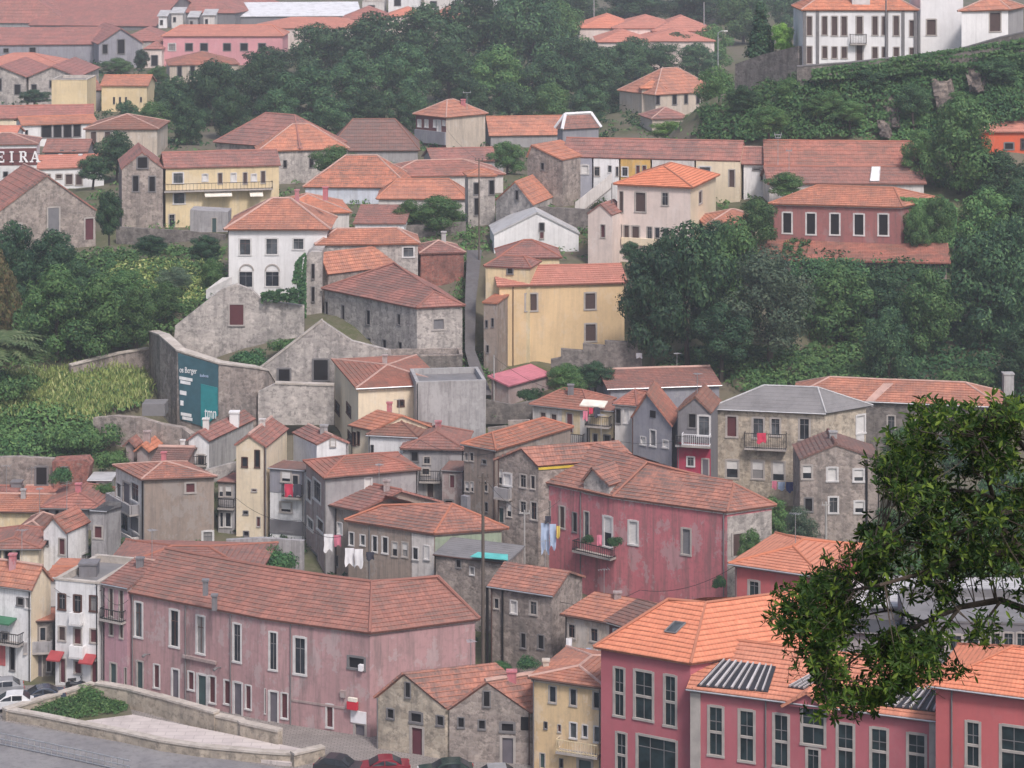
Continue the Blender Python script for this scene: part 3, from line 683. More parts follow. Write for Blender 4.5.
h = H('yellow_house', 'small mustard yellow house with balcony beside the restored rose building', 'house', (528, 677), (606, 688), gy=773, d=186.5, dep=8, roof='hip', ry=661, hipf=.8, wall='p:yellow:.45', tile='t:bright', ov=.3, base=STREET, cor='p:beige',
      W=wins('152,443,184,512,g; 234,454,264,524,g; 326,466,358,535,g; 133,585,148,614,k; 187,596,202,626,R; 234,587,265,652,v; 284,597,307,648,w; 329,602,356,668,v; 117,708,139,768,E; 194,730,210,768,k; 264,730,326,790,E', *a2), chim=[(584, 671, 587, 681, 'p:redw:.6'), (543, 661, 549, 676, 'p:beige:.5')])
balcony(h, 'F', 559.5, 740, 601, 751, 'p:pyellow:.5', 'stonetrim', .8); downpipe(h, 'F', 534); downpipe(h, 'F', 600)
# restored rose complex at the right
d0 = 183.; zL = P(593, 646.8, d0).z; A, B = onz(593, 646.8, zL), onz(690.5, 664, zL)
r1 = solve_ridge(705.5, 603.5, A, B, zL, 29); r0 = onz(668, 599.5, r1.z); fd = (h2(B)-h2(A)).normalized(); Cw = onz(748, 655.5, zL); sd = (h2(Cw)-h2(B)).normalized(); Cc = h2(B)+sd*11; r2 = h2(r1)+sd*9.5; r2.z = r1.z
Dd = h2(r0)+V((-1.2, 3.5, 0))
h = PH('rose_building', 'tall rose pink restored building end with new orange roof and roof window', 'building', [A, B, Cc, h2(Cc)+V((-4, 7, 0)), Dd], zL, STREET,
       ['0 1 r1 r0', '1 2 r2 r1', '2 3 r2', '3 4 r0 r1 r2', '4 0 r0'], ['1 r1', 'r0 r1', 'r1 r2', '0 r0'], {'r0': r0, 'r1': r1, 'r2': r2}, wall='p:rose:.12', tile='t:new', faces_named=['F', 'R'], cor='stonetrim', caps='t:new', ov=.4,
       W=wins('407,370,453,566,m; 487,383,566,580,m; 605,400,657,606,m; 416,626,461,800,m; 497,645,659,800,m', *a2))
skylight(h, (A, B, r1), [(665, 633), (676, 634.5), (686, 624.5), (675, 623)])
dB = h.f['F'].b.y
A2 = P(686, 688.8, dB-1.2); zM = A2.z; B2 = onz(945, 722, zM); f2 = (h2(B2)-h2(A2)).normalized(); n2 = V((-f2.y, f2.x, 0))
w2 = wins('779,522,842,722,m; 899,537,965,745,m', *a2)+wins('35,553,100,765,m; 145,518,243,680,m; 165,688,222,790,m; 285,590,357,790,m; 417,608,490,790,m; 562,630,640,790,m', *a3)
h = H('rose_building', 'low middle wing of the rose building with slatted roof lights and small gable', 'building', (686, 688.8), (945, 722), z=zM, dep=10, roof='gx', ry=652, wall='p:rose:.12', tile='t:new', ov=.35, base=STREET, cor='stonetrim', W=w2, caps='t:new')
r0, r1 = h.ridge; e0, e1 = A2, B2
sky = lambda q, n: skylight(h, (e0, e1, r1), q, slats=n, lift=.1, name='slatted_roof_light')
sky([(697, 687), (768, 693), (776, 667.5), (722, 661)], 9); sky([(788, 688), (806, 690.5), (826, 678), (810, 676)], 4); sky([(868, 705), (939, 713), (946, 693), (898, 685)], 9)
fc = h.f['F']; q0, q1, pk_ = fc.px(786, 704), fc.px(831, 709), fc.px(808.3, 691.5)
g = MB(); g.prism([q0+fc.n*.38, q1+fc.n*.38, pk_+fc.n*.38], -fc.n*2.2); dm = g.build('dormer_gable', 'p:rose:.12', h.root)
g = MB()
for a, b in ((q0, pk_), (q1, pk_)):
    t = (b-a).normalized(); a2_ = a-t*.3; roof_plane(g, [a2_+fc.n*.62+UP*.15, a2_-fc.n*2.2+UP*.15, b-fc.n*2.2+UP*.15, b+fc.n*.62+UP*.15])
g.build('dormer_roof', 't:new', dm)
for x in (691, 943):
    m = MB(); u = fc.uz(x, 700)[0]; u = min(max(u, .3), fc.w-.45); m.box(fc.at(u, (fc.z0+fc.z1)/2, .08), fc.u*.38, fc.n*.08, UP*((fc.z1-fc.z0)/2-.15)); m.build('pilaster', 'stonetrim', h.root)
downpipe(h, 'F', 766)
A3 = P(930, 685.5, B2.y-1.6); zR = A3.z
h = H('rose_building', 'right end block of the rose building, partly behind the leafy branch', 'building', (928, 685.5), (1110, 709), z=zR, dep=10, roof='hip', ry=649, wall='p:coral:.12', tile='t:new', ov=.45, base=STREET, cor='stonetrim', caps='t:new', W=wins('793,582,853,766,m; 928,600,1040,800,m', *a3))
downpipe(h, 'F', 952); 
h = H('coral_house', 'small coral red house with new hipped orange roof behind the rose building', 'house', (728, 563.5), (822, 577), d=199, C=866, dep=8, roof='hip', ry=543, wall='p:coral:.2', tile='t:new', ov=.45, base=10, caps='t:new', W=[(748, 580, 760, 599, 'm')], cor='stonetrim')
h = H('flat_roofed_block', 'dark grey flat roofed modern block behind the leafy branch', 'building', (905, 622), (1060, 626), d=187, dep=9, roof='flat', wall='p:dgrey:.2', tile='c:grey', base=12, ov=.1, cor='greytrim', W=[(990+i*13, 632, 1001+i*13, 652, 'm') for i in range(4)]+[(915+i*17, 634, 929+i*17, 652, 'm') for i in range(4)])
h = H('low_shed', 'long low shed with dark sheet roof between the coral house and the flat block', 'shed', (790, 628), (903, 634), d=188, dep=6, roof='shed', ry=617, wall='p:grey:.4', tile='c:dark', base=12)
# ================================================================ slope houses, second row
b0 = (0, 380); b1 = (255, 380); b2 = (510, 380); b3 = (764, 380)
h = H('stone_house', 'dark stone house with sagging tile roof left of the ochre house', 'house', (487, 586), (553, 596), gy=668, d=209, C=586, dep=8, roof='gx', ry=566, wall='s:brown:1.5', tile='t:worn', ov=.25, base=8.5, cor=None, caps=None,
      W=wins('185,318,215,378,g; 275,330,315,405,S; 380,332,425,412,l; 330,508,362,595,k; 424,518,462,600,k', 460, 540, 5.483), chim=[(551.5, 580, 558.5, 593, 'p:redw:.8')])
downpipe(h, 'F', 487.8, 'dark', .14); downpipe(h, 'F', 503, 'dark', .1)
h = H('ochre_house', 'small ochre house with bright tile roof and washing below its windows', 'house', (560, 614), (610, 623), d=204, C=('w', 6, 4.5), roof='gx', ry=596, wall='p:beige:.8', tile='t:bright', ov=.25, base=8.5, caps=None,
      W=wins('590,458,635,540,g; 712,480,760,560,g; 650,595,668,615,k', 460, 540, 5.483))
H('maroon_house', 'maroon walled low house with brown roof tucked under the rose building', 'house', (603, 621), (634, 630), d=202, C=('w', 6, 4), roof='gx', ry=603, wall='p:maroon:.4', tile='t:brown', ov=.25, base=8.5, caps=None, W=wins('840,490,895,530,c', 460, 540, 5.483))
# green sided terrace house
zG = P(344, 519.8, 227).z; A, B, Cc = onz(344, 519.8, zG), onz(434, 533.8, zG), onz(509, 528.3, zG)
r1 = solve_ridge(381, 505.7, A, B, zG, 24); r2 = solve_ridge(452, 503.8, A, B, zG, 20)
fd = (h2(B)-h2(A)).normalized(); fn = V((-fd.y, fd.x, 0)); sd = (h2(Cc)-h2(B)).normalized()
h = PH('terrace_house', 'brown terrace house with pale green gable side and white corner strip', 'house', [A, B, Cc, h2(A)+fn*7], zG, 9.2,
       ['0 1 r2 r1', '1 2 r2', '2 3 r1 r2', '3 0 r1'], ['1 r2', '2 r2', 'r1 r2', '0 r1'], {'r1': r1, 'r2': r2}, wall='p:brownp:.8', tile='t:worn', faces_named=['F', 'R'], cor='p:dusty', caps='t:worn',
       W=wins('366,598,391,652,v; 413,608,435,652,v; 460,612,483,678,w; 499,616,525,684,w; 538,636,563,696,h; 577,637,604,698,h', *b1))
panel(h, 'F', 412, 535, 434, 586, 'p:whit2:.6', 'plaster_strip', .03); 
for w_ in wins('622,657,646,707,w; 667,650,690,707,S', *b1): add_window(h, h.f['F'], *w_, 99)
fcR = h.f['R']; m = MB(); m.box(fcR.at(fcR.w/2, (fcR.z0+fcR.z1)/2-.2, .03), fcR.u*(fcR.w/2-.05), fcR.n*.03, UP*((fcR.z1-fcR.z0)/2-.25)); m.build('green_render', 'p:green:.5', h.root)
downpipe(h, 'F', 370)
h = H('terrace_house', 'terrace house with white eave board just above the green sided house', 'house', (328.5, 504.5), (359, 511), d=230.5, C=('w', 8, 3.5), roof='gx', ry=487, wall='p:brownp:.8', tile='t:red', base=10, caps='tile', cor='whitetrim', W=wins('290,560,310,600,h; 322,560,345,610,S; 272,610,292,660,g; 310,690,328,735,k', *b1))
h = H('lean_to', 'brick lean-to with flat dark roof and turquoise tarpaulin below the green wall', 'shed', (433, 554), (507, 563), d=219, dep=4.2, roof='shed', rise=.5, wall='s:brown:2', tile='c:grey', ov=.1, base=9, W=wins('790,705,812,740,k; 845,735,865,768,c', *b1), caps=None)
q = [onz(*p, h.z+.35) for p in ((470, 557), (508, 560.5), (508, 555), (478, 552.5))]; m = MB(); m.prism(q, (0,0,.06)); t_ = m.build('tarpaulin', 'tarp', None, tuple(q[0])); tag(t_, 'turquoise tarpaulin laid over the flat roof of the brick lean-to', 'tarpaulin')
# grey sided house with narrow pink front
h = H('grey_house', 'tall house with blank grey side wall and narrow dusty front', 'house', (323.5, 478), (421, 469.2), d=230, C=303, side='L', roof='hip', ry=455, axis='x', hipf=.9, wall='p:grey:.55', wallL='p:dusty:.8', tile='t:red', ov=.25, base=10.5, caps='tile',
      W=wins('431,383,461,427,S; 196,385,222,475,Lw; 228,393,260,478,Lw; 205,543,230,590,Lw; 243,546,270,598,Lw; 222,677,246,722,Lk', *b1))
downpipe(h, 'F', 325)
h = H('gabled_house', 'tall cream gabled house with small scattered windows left of the slate grey house', 'house', (234, 445), (267, 446.5), gy=536, C=289, roof='gy', peak=(249, 434.5), wall='p:cream:.3', tile='t:red', ov=.18, base=14, caps='mortar', capw=.16,
      W=wins('951,303,976,343,b; 1002,275,1024,345,b; 1010,538,1026,578,R; 957,514,978,530,k; 958,594,981,616,k; 990,428,1012,440,R', *b0))
downpipe(h, 'F', 266)
h = H('white_upper_house', 'white house with steep little gable above the slate grey house', 'house', (316, 444), (350, 442.5), d=241, C=('w', -2.9, 5), side='L', roof='gy', peak=(332.5, 435.8), wall='p:white:.3', wallL='p:paleblue:.4', tile='t:red', ov=.12, base=16, caps='mortar', capw=.14, W=wins('295,232,318,262,s', *b1))
h = H('slate_house', 'slate grey and white house with red cloth on its balcony', 'house', (268, 467.5), (305, 470.5), d=238.5, dep=4, roof='shed', ry=461.5, wall='p:white:.45', tile='t:brown', ov=.15, base=14, caps=None, W=wins('97,478,146,523,h; 100,560,150,600,k', *b1))
panel(h, 'F', 268.5, 470, 304, 493, 'p:slate:.4', 'slate_cladding', .05)
for w_ in wins('103,356,145,402,h; 147,372,174,412,g', *b1): add_window(h, h.f['F'], *w_, -99)
panel(h, 'F', 268.5, 520.5, 304, 534.5, 'p:dgrey:.3', 'dark_base', .05); balcony(h, 'F', 284, 484, 303, 496, 'iron', 'stonetrim', .7)
h = H('cream_house', 'tall cream house beside the bare concrete tower', 'house', (356, 388.5), (446, 384), gy=476, C=330, side='L', roof='hip', ry=365, axis='x', wall='p:cream:.25', tile='t:old', ov=.3, base=16, caps='mortar', cor='p:cream',
      W=wins('316,88,334,132,Lb; 360,94,379,140,Lb; 319,195,336,228,Lb; 365,205,383,246,Lb; 560,78,588,104,b', *b1))
h = H('low_cream_house', 'low cream house with bright roof in front of the concrete tower', 'house', (348, 425), (373, 430.5), d=249, C=('w', 6, 2), roof='gx', ry=412, wall='p:cream:.35', tile='t:bright', ov=.2, base=15.5, caps=None, W=wins('385,205,398,258,b; 402,203,413,255,b', *b1))
h = H('low_white_house', 'low white house with dark hipped roof at the foot of the concrete tower', 'house', (366, 435), (418, 437.5), d=246, dep=6, roof='hip', ry=418, wall='p:white:.4', tile='t:brown', ov=.2, base=15, caps='tile', W=wins('435,255,450,290,k; 455,255,468,290,k', *b1))
h = H('concrete_tower', 'windowless stained grey concrete block rising above the roofs', 'building', (416, 383.5), (486, 381.5), gy=478, d=251, dep=7, roof='flat', wall='p:concrete:.75', tile='c:grey', ov=.02, base=15, cor='p:concrete:.5')
h = H('grey_balcony_house', 'grey plastered house with hipped roof and iron balcony below the concrete tower', 'house', (400, 448.8), (466, 450), gy=512, d=243, dep=8, roof='hip', ry=428.5, hipf=.8, wall='p:grey:.75', tile='t:old', ov=.25, base=12, caps='tile',
      W=wins('612,280,645,322,k; 662,300,692,332,g; 612,380,640,420,k; 675,390,706,462,B; 655,345,690,375,g', *b1))
balcony(h, 'F', 420, 469.5, 441, 480, 'iron', 'stonetrim', .7)
h = H('brick_annex', 'small rose brick annex with lean-to roof beside the grey balcony house', 'house', (441, 470), (463, 471), d=239, dep=4, roof='shed', ry=461, wall='p:dusty:.9', tile='t:brown', ov=.1, base=12, caps=None, W=wins('765,372,788,424,D; 745,470,782,490,k', *b1))
h = H('brown_house', 'tall brown house with stained walls and bright hipped roof right of the brick annex', 'house', (460.5, 444), (496, 450.5), d=237, C=574, roof='hip', ry=425.5, axis='y', wall='p:brownp:.85', tile='t:worn', ov=.25, base=12, caps='tile',
      W=wins('822,285,840,318,g; 845,285,862,320,g; 893,312,912,332,k; 825,400,845,440,h; 848,400,862,440,h; 823,455,845,490,g; 900,398,918,440,g; 902,480,918,520,k', *b1))
panel(h, 'F', 463.8, 495, 470.5, 511.5, 'p:slate:.5', 'grey_box', .5)
h = H('gabled_stone_house', 'stone gabled house with clothes pole in front of the pink mansion', 'house', (493, 459), (538, 466), gy=575, d=229, C=('w', 9.5, 3), roof='gy', peak=(520, 447.5), wall='s:brown:1.6', tile='t:worn', ov=.2, base=10.5, caps=None,
      W=wins('946,350,975,410,h; 975,365,1012,418,S; 950,500,982,560,E; 990,480,1012,540,h', *b1)+wins('38,370,66,425,g; 80,375,100,430,g; 38,475,66,525,g; 80,478,108,552,g', *b2))
balcony(h, 'F', 497, 487, 512, 497, 'p:grey:.5', 'stonetrim', .6, True)
band(h, 'R', 465, 'yellow_paint', .22, .1)
# pink mansion
zP = P(541.7, 481.6, 227).z; A, Mm, B, Cc = onz(541.7, 481.6, zP), onz(612, 496.5, zP), onz(727, 512.3, zP), onz(777, 505, zP)
fd = (h2(B)-h2(A)).normalized(); fn = V((-fd.y, fd.x, 0))
ra, rb, rc = solve_ridge(597, 444, A, Mm, zP, 30), solve_ridge(647, 462.5, Mm, B, zP, 32), solve_ridge(734, 484, Mm, B, zP, 22)
rz_ = V((A.x, A.y, zP))+fn*5.2; rz_ = onz(574, 444.5, ra.z)
h = PH('pink_mansion', 'long faded red-pink house with white shutters and plant filled balcony', 'house', [A, Mm, B, Cc, h2(ra)+fn*6, h2(A)+fn*8], zP, 9.3,
       ['0 1 rb ra rz', '1 2 rc rb', '2 3 rc', '3 4 ra rb rc', '4 5 rz ra', '5 0 rz'], ['2 rc', '3 rc', 'rc rb', 'rb ra', 'ra rz', '1 rb'], {'ra': ra, 'rb': rb, 'rc': rc, 'rz': rz_}, wall='p:redw:.85', tile='t:worn', faces_named=['G', 'F', 'R'], cor='p:whit2:.9', caps='t:worn', drop=4,
       W=[(*q[:4], 'G'+q[4]) for q in wins('145,474,161,556,g; 290,516,313,620,l; 366,535,405,660,H; 193,495,217,585,n; 245,520,265,600,k', *b2)]+wins('465,552,506,650,S; 674,582,714,690,G', *b2))
fcR = h.f['R']; m = MB(); m.box(fcR.at(fcR.w/2, (fcR.z0+fcR.z1)/2-.2, .025), fcR.u*(fcR.w/2-.05), fcR.n*.025, UP*((fcR.z1-fcR.z0)/2-.35)); m.build('stone_side', 's:pale:1.5', h.root)
add_window(h, fcR, *wins('872,598,918,690,B', *b2)[0], -99)
fc = h.f['G']; q0, q1, pk_ = fc.px(584.5, 493.5), fc.px(610, 498), fc.px(593.5, 468)
t0, t1 = fc.px(584.5, 480), fc.px(610, 484.5); o_ = fc.n*.12
g = MB(); g.prism([q0+o_, q1+o_, t1+o_, pk_+o_, t0+o_], -fc.n*2.6); dm = g.build('dormer', 's:pale:1.6', h.root)
g = MB()
for a, b in ((t0, pk_), (t1, pk_)): t = (b-a).normalized(); a2_ = a-t*.25; roof_plane(g, [a2_+fc.n*.35+UP*.15, a2_-fc.n*3+UP*.15, b-fc.n*3+UP*.15, b+fc.n*.35+UP*.15])
g.build('dormer_roof', 't:worn', dm)
bl = balcony(h, 'G', 578, 543, 627, 552.5, 'iron', 'stonetrim', .9); downpipe(h, 'F', 724); downpipe(h, 'G', 581)
for (x, y) in ((694, 490),): chimney(h, x, y-2, x+4, y+9, 'p:dgrey', Y=(B.y+A.y)/2-1.2)
# row above the mansion
h = H('balcony_house', 'low white and yellow house with dark doors at the top of the steps', 'house', (529, 404.5), (590, 411), gy=447, dep=7, roof='hip', ry=389.5, hipf=.7, wall='p:whit2:.5', tile='t:old', ov=.3, base=16, caps='tile',
      W=wins('118,125,143,190,B; 160,132,186,195,B', *b2))
panel(h, 'F', 562, 408, 580, 434, 'p:pyellow:.4', 'yellow_panel', .03); balcony(h, 'F', 549, 432, 585, 444, 'iron', 'stonetrim', .7)
add_window(h, h.f['F'], *wins('223,128,250,205,D', *b2)[0], -99)
h = H('long_roofed_house', 'long tiled house with grey gable end facing left, topmost of the middle row', 'house', (607, 389), (722, 385), gy=440, d=262, C=588, side='L', roof='gx', ry=368, wall='p:slate:.5', tile='t:old', ov=.25, base=17, caps='mortar', capw=.16, W=wins('328,45,350,80,Lg; 365,60,390,80,Lk', *b2))
h = H('yellow_house', 'narrow yellow house with white awning and clothes hung on its balcony', 'house', (589, 409), (614, 411), d=252, dep=5, roof='shed', ry=401, wall='p:pyellow:.6', tile='t:old', ov=.1, base=15.5, caps=None, W=wins('325,210,346,246,g; 368,215,396,275,k', *b2))
awning(h, 'F', 583.5, 399, 608, 405.5, 'awning_white', 1.3); balcony(h, 'F', 586, 415, 612, 424.5, 'iron', 'stonetrim', 1.0); panel(h, 'F', 613-1, 438, 631, 455, 'p:maroon:.5', 'dark_boards', .3)
h = H('cream_house', 'narrow cream house with single dark window left of the grey gable', 'house', (612.5, 404), (637, 406), d=250, C=('w', 2.5, 6), roof='hip', ry=389.5, axis='x', wall='p:whit2:.3', tile='t:red', ov=.2, base=15, caps='tile', W=wins('412,112,437,172,k; 446,112,470,172,S', *b2))
h = H('grey_gable_house', 'slate grey gabled house with three white windows behind the pink mansion', 'house', (630.5, 418), (673, 426), d=248, C=('w', 1.2, 6.5), roof='gy', peak=(647, 392.8), wall='p:slate:.4', tile='t:old', ov=.16, base=14, caps=None, W=wins('513,222,536,256,S; 550,195,576,262,Q; 600,235,625,268,S', *b2))
m = MB(); fc = h.f['F']; q = fc.px(653, 414, .03); m.box(q, fc.u*.35, fc.n*.03, UP*.35); m.build('loft_window', 'dark', h.root)
h = H('magenta_house', 'dark gabled house with magenta lower wall and balcony full of plants', 'house', (675.5, 411), (712, 413), d=243.5, dep=6, roof='gy', peak=(695, 396), wall='p:dgrey:.4', tile='t:brown', ov=.16, base=14.5, caps=None, W=wins('738,138,793,222,v; 700,130,735,190,k', *b2))
panel(h, 'F', 675.5, 443, 712, 479, 'p:magenta:.25', 'magenta_render', .04)
for w_ in wins('696,300,728,340,v; 755,308,785,375,d', *b2): add_window(h, h.f['F'], *w_, -99)
balcony(h, 'F', 683, 433, 711, 444, 'cloth_white', 'stonetrim', .9); balcony(h, 'F', 676, 444, 711, 445, 'iron', 'p:grey:.5', .5)
# big stone house with sheet roof
h = H('stone_house', 'big stained stone house with grey sheet roof above the flat gabled house', 'house', (708, 408.5), (826, 413.5), gy=500, d=247, C=(873, 405.5), roof='hip', ry=386.5, wall='s:cream:1.3', tile='c:grey', ov=.3, base=13, caps='c:lgrey', capw=.1, cor=None,
      W=wins('850,138,897,226,R; 953,146,1002,232,l; 848,312,902,388,h; 950,315,1002,392,h', *b2)+wins('24,148,66,222,l; 136,148,182,238,g; 30,318,84,400,h; 362,135,400,212,RS', *b3))
balcony(h, 'F', 745, 432, 787, 447, 'iron', 'stonetrim', .9); panel(h, 'R', 856, 434, 864, 443, 'whitetrim', 'white_patch', .03)
h = H('flat_gabled_house', 'brown stone house with blunt gable and white roller blinds by the leafy branch', 'house', (799, 459), (881, 459), gy=550, d=236, dep=6, roof='gy', peak=(836, 444), wall='s:brown:1.5', tile='t:brown', ov=.1, base=10, caps='tile', capw=.2,
      W=wins('148,333,192,392,h; 246,342,292,400,S; 350,348,396,402,H; 158,462,194,520,k; 253,458,294,526,w; 354,474,398,526,H', *b3))
downpipe(h, 'F', 866.5, 'dark', .12)
h = H('long_stone_house', 'long stone house with worn red roof crossed by a white mortar band', 'house', (790, 398), (1003, 407), d=259, dep=8, roof='hip', ry=380, hipf=1, wall='s:dark:1.4', tile='t:bright', ov=.25, base=15, caps='mortar', W=wins('484,138,518,212,l; 594,135,622,200,l; 720,140,750,205,g', *b3))
e0, e1 = h.p[0].copy(), h.p[1].copy(); e0.z = e1.z = h.z
skylight(h, (e0, e1, h.ridge[1]), [(866, 401.5), (874, 401.5), (893, 384), (884, 384)], 'mortar', 'mortar', 'mortar_band', .03)
chimney(h, 1003, 374, 1013, 396, 'p:concrete:.6', Y=262)
# ================================================================ left side cluster
h = H('brown_sided_house', 'big house with blank brown plaster side and white glazed galleries', 'house', (141, 479.5), (217.5, 476.5), gy=552, d=236, C=('w', -3.8, 6), side='L', roof='hip', ry=462, axis='x', wall='p:brownp:.6', wallL='p:whit2:.7', tile='t:worn', ov=.22, base=11, caps='mortar', capw=.1,
      W=wins('728,402,772,446,R; 795,592,855,668,c; 860,615,885,665,D; 443,398,478,462,Lw; 482,400,512,485,Ld; 514,402,548,480,Lw; 442,515,472,592,Lw; 476,520,506,596,Lw; 510,530,548,600,LQ; 445,635,500,690,Lk', *b0))
balcony(h, 'L', 105, 499, 139, 507, 'p:grey:.6', 'stonetrim', 1.0, True); balcony(h, 'L', 106, 530, 139, 540, 'p:whit2:.5', 'stonetrim', .8, True); downpipe(h, 'F', 142.5, 'dark', .1)
h = H('narrow_grey_house', 'narrow grey house front squeezed between brown plaster house and cream gable', 'house', (217, 481), (236, 482), d=240, dep=5, roof='shed', ry=473, wall='p:grey:.8', tile='t:old', ov=.1, base=12, caps=None, W=wins('862,412,880,460,h; 885,412,915,460,h; 865,520,880,580,w; 885,520,912,580,w; 862,612,884,664,D', *b0))
balcony(h, 'F', 219, 499, 235, 507, 'iron', 'stonetrim', .5)
h = H('small_gabled_house', 'small white gabled house with one reddish window among the lower left roofs', 'house', (41, 530), (67, 533), gy=570, C=91, roof='gy', peak=(52.5, 516), wall='p:white:.45', tile='t:red', ov=.18, base=10.5, caps=None, W=wins('176,630,192,652,k; 230,622,258,690,R; 318,680,345,712,Rc', *b0))
downpipe(h, 'F', 68)
H('grey_lean_to', 'grey weathered lean-to against the white gabled house', 'shed', (90, 510), (107, 511), d=232.5, dep=4, roof='shed', ry=506, wall='p:grey:.8', tile='c:dark', ov=.1, base=11, caps=None, W=wins('368,572,405,625,R', *b0))
LF_ = 'roofs packed at the lower left'
H('tiled_house', 'house with wide patched roof behind the small white gabled house', 'house', (40, 508), (106, 509), d=241, dep=8, roof='hip', ry=488, hipf=.7, wall='p:grey:.8', tile='t:red', base=12.5, group=LF_, caps='tile', W=[(44, 510, 49, 517, 'k'), (55, 510, 59, 516, 'k')])
H('tiled_house', 'pink roofed house below the ruined wall, highest of the lower left roofs', 'house', (20, 496), (60, 496), d=248, dep=6, roof='gx', ry=485.5, wall='p:dusty:.6', tile='t:pink', base=15, group=LF_, caps='mortar', chim=[(40, 488, 44, 494)])
H('tiled_house', 'house with faded roof and grey chimney at the photo edge below the ruin', 'house', (-30, 497), (16, 497), d=247, dep=6, roof='gx', ry=486, wall='p:dusty:.6', tile='t:red', base=15, group=LF_, caps='tile', chim=[(12, 482, 22, 494, 'p:dgrey')])
H('tiled_house', 'pale yellow walled house with broad orange roof behind the dark little roof', 'house', (-25, 511), (48, 512), d=242.5, dep=8, roof='gx', ry=494, wall='p:pyellow:.5', tile='t:bright', base=13, group=LF_, caps='mortar')
H('tiled_house', 'low house with dark brown roof and white lumps along its eave', 'house', (15, 530), (44, 531), d=236.5, dep=5, roof='hip', ry=517, hipf=.6, wall='p:dusty:.7', tile='t:brown', base=12, group=LF_, caps='mortar')
H('tiled_house', 'cream walled house with dark openings left of the small white gabled house', 'house', (-20, 549), (41.5, 549), d=229, dep=7, roof='hip', ry=531.5, hipf=.5, wall='p:cream:.5', tile='t:old', base=10, group=LF_, caps='tile', W=[(4, 550, 12, 562, 'k'), (16, 550, 20, 560, 'k'), (-6, 550, 1, 560, 'k')])
h = H('street_house', 'white house with green awning over its balcony at the lower left', 'house', (-24, 583), (31.5, 590.5), gy=673, d=DS(672), C=54, dep=8, roof='gx', ry=562, wall='p:white:.5', wallR='p:cream:.4', tile='t:bright', ov=.2, base=STREET, caps='mortar', W=wins('65,95,95,130,k; 98,95,125,140,c; 38,290,60,385,k; 5,230,35,265,g', *a0))
balcony(h, 'F', -14, 630, 24, 640, 'iron', 'stonetrim', .9); awning(h, 'F', -10, 614, 17, 622, 'green_paint', 1.2); panel(h, 'F', -20, 643, 5.5, 664, 'p:coral:.4', 'red_wall_panel', .04)
h = H('stone_house', 'little grey stone house with orange lean-to roof left of the white townhouse', 'house', (23.5, 621), (54, 620), gy=677, d=DS(677), dep=4.5, roof='shed', ry=607.5, wall='s:dark:1.8', tile='t:bright', ov=.15, base=STREET, caps=None, W=wins('112,205,138,262,k; 155,212,182,268,g; 110,325,128,355,R; 138,322,168,410,d; 182,335,202,390,k', *a0))
balcony(h, 'F', 24, 640, 53, 650, 'p:grey:.8', 'stonetrim', .7, True)
H('tiled_house', 'low house with clean orange roof right behind the white townhouse', 'house', (44, 577), (101, 578), d=217, dep=6, roof='gx', ry=567, wall='p:whit2:.5', tile='t:bright', base=9, group=LF_, caps='tile')
h = H('long_shed', 'long grey sided shed with red roof below the painted billboard wall', 'shed', (186, 440), (210, 441), gy=471, d=252, C=(256, 419), roof='gy', rise=1.0, wall='p:white:.4', wallR='p:concrete:.75', tile='t:red', ov=.2, base=16, caps=None, W=wins('775,292,808,342,g', *b0))
balcony(h, 'F', 189, 460, 207, 464, 'iron', 'stonetrim', .5); chimney(h, 230, 412.5, 239, 422, 'p:white:.2', Y=258)
H('tiled_shed', 'low shed with bright orange roof strip in the bushes under the grey wall', 'shed', (133, 451), (150, 452), d=256, C=(167, 441), roof='gy', rise=.8, wall='p:dusty:.6', tile='t:bright', base=17, caps=None)
H('tiled_shed', 'low shed with dull brown roof left of the orange roof strip', 'shed', (122, 446), (136, 447), d=258, C=(150, 437), roof='gy', rise=.8, wall='p:dusty:.6', tile='t:old', base=17.5, caps=None)
H('brown_roofed_house', 'brown roofed house with white verge behind the brown plaster house', 'house', (150, 463), (187, 464), d=248, dep=7, roof='gx', ry=447, wall='p:dusty:.6', tile='t:brown', base=15, caps='mortar', capw=.2)
H('garden_shed', 'small white garden shed with grey roof in the bushes at left', 'shed', (87, 480), (112, 480), gy=489, d=248, dep=4, roof='shed', ry=472, wall='p:white:.5', tile='c:lgrey', base=15, caps=None, W=[(91, 481, 96, 488, 'k')])

n_ch = 0
for o_ in list(HS):
    if o_.ridge and o_.p[0].y < 300 and not o_.chim and R.random() < .5:
        a_, b_ = o_.ridge; q = a_.lerp(b_, R.uniform(.2, .8)); q = q+(h2((o_.p[0]+o_.p[1])/2)-h2(q))*R.uniform(-.2, .35); w_ = R.uniform(.22, .38); z_ = max(a_.z, b_.z); m = MB()
        m.abox(q.x-w_, q.y-w_*.8, z_-1.6, q.x+w_, q.y+w_*.8, z_+R.uniform(.3, .9)); m.abox(q.x-w_-.07, q.y-w_*.8-.07, m.v[-1][2]+.003, q.x+w_+.07, q.y+w_*.8+.07, m.v[-1][2]+.13); m.build('chimney', R.choice(['p:dusty:.9', 'p:redw:.8', 'p:concrete:.9', 'p:whit2:.8', 'p:dgrey:.8']), o_.roof)

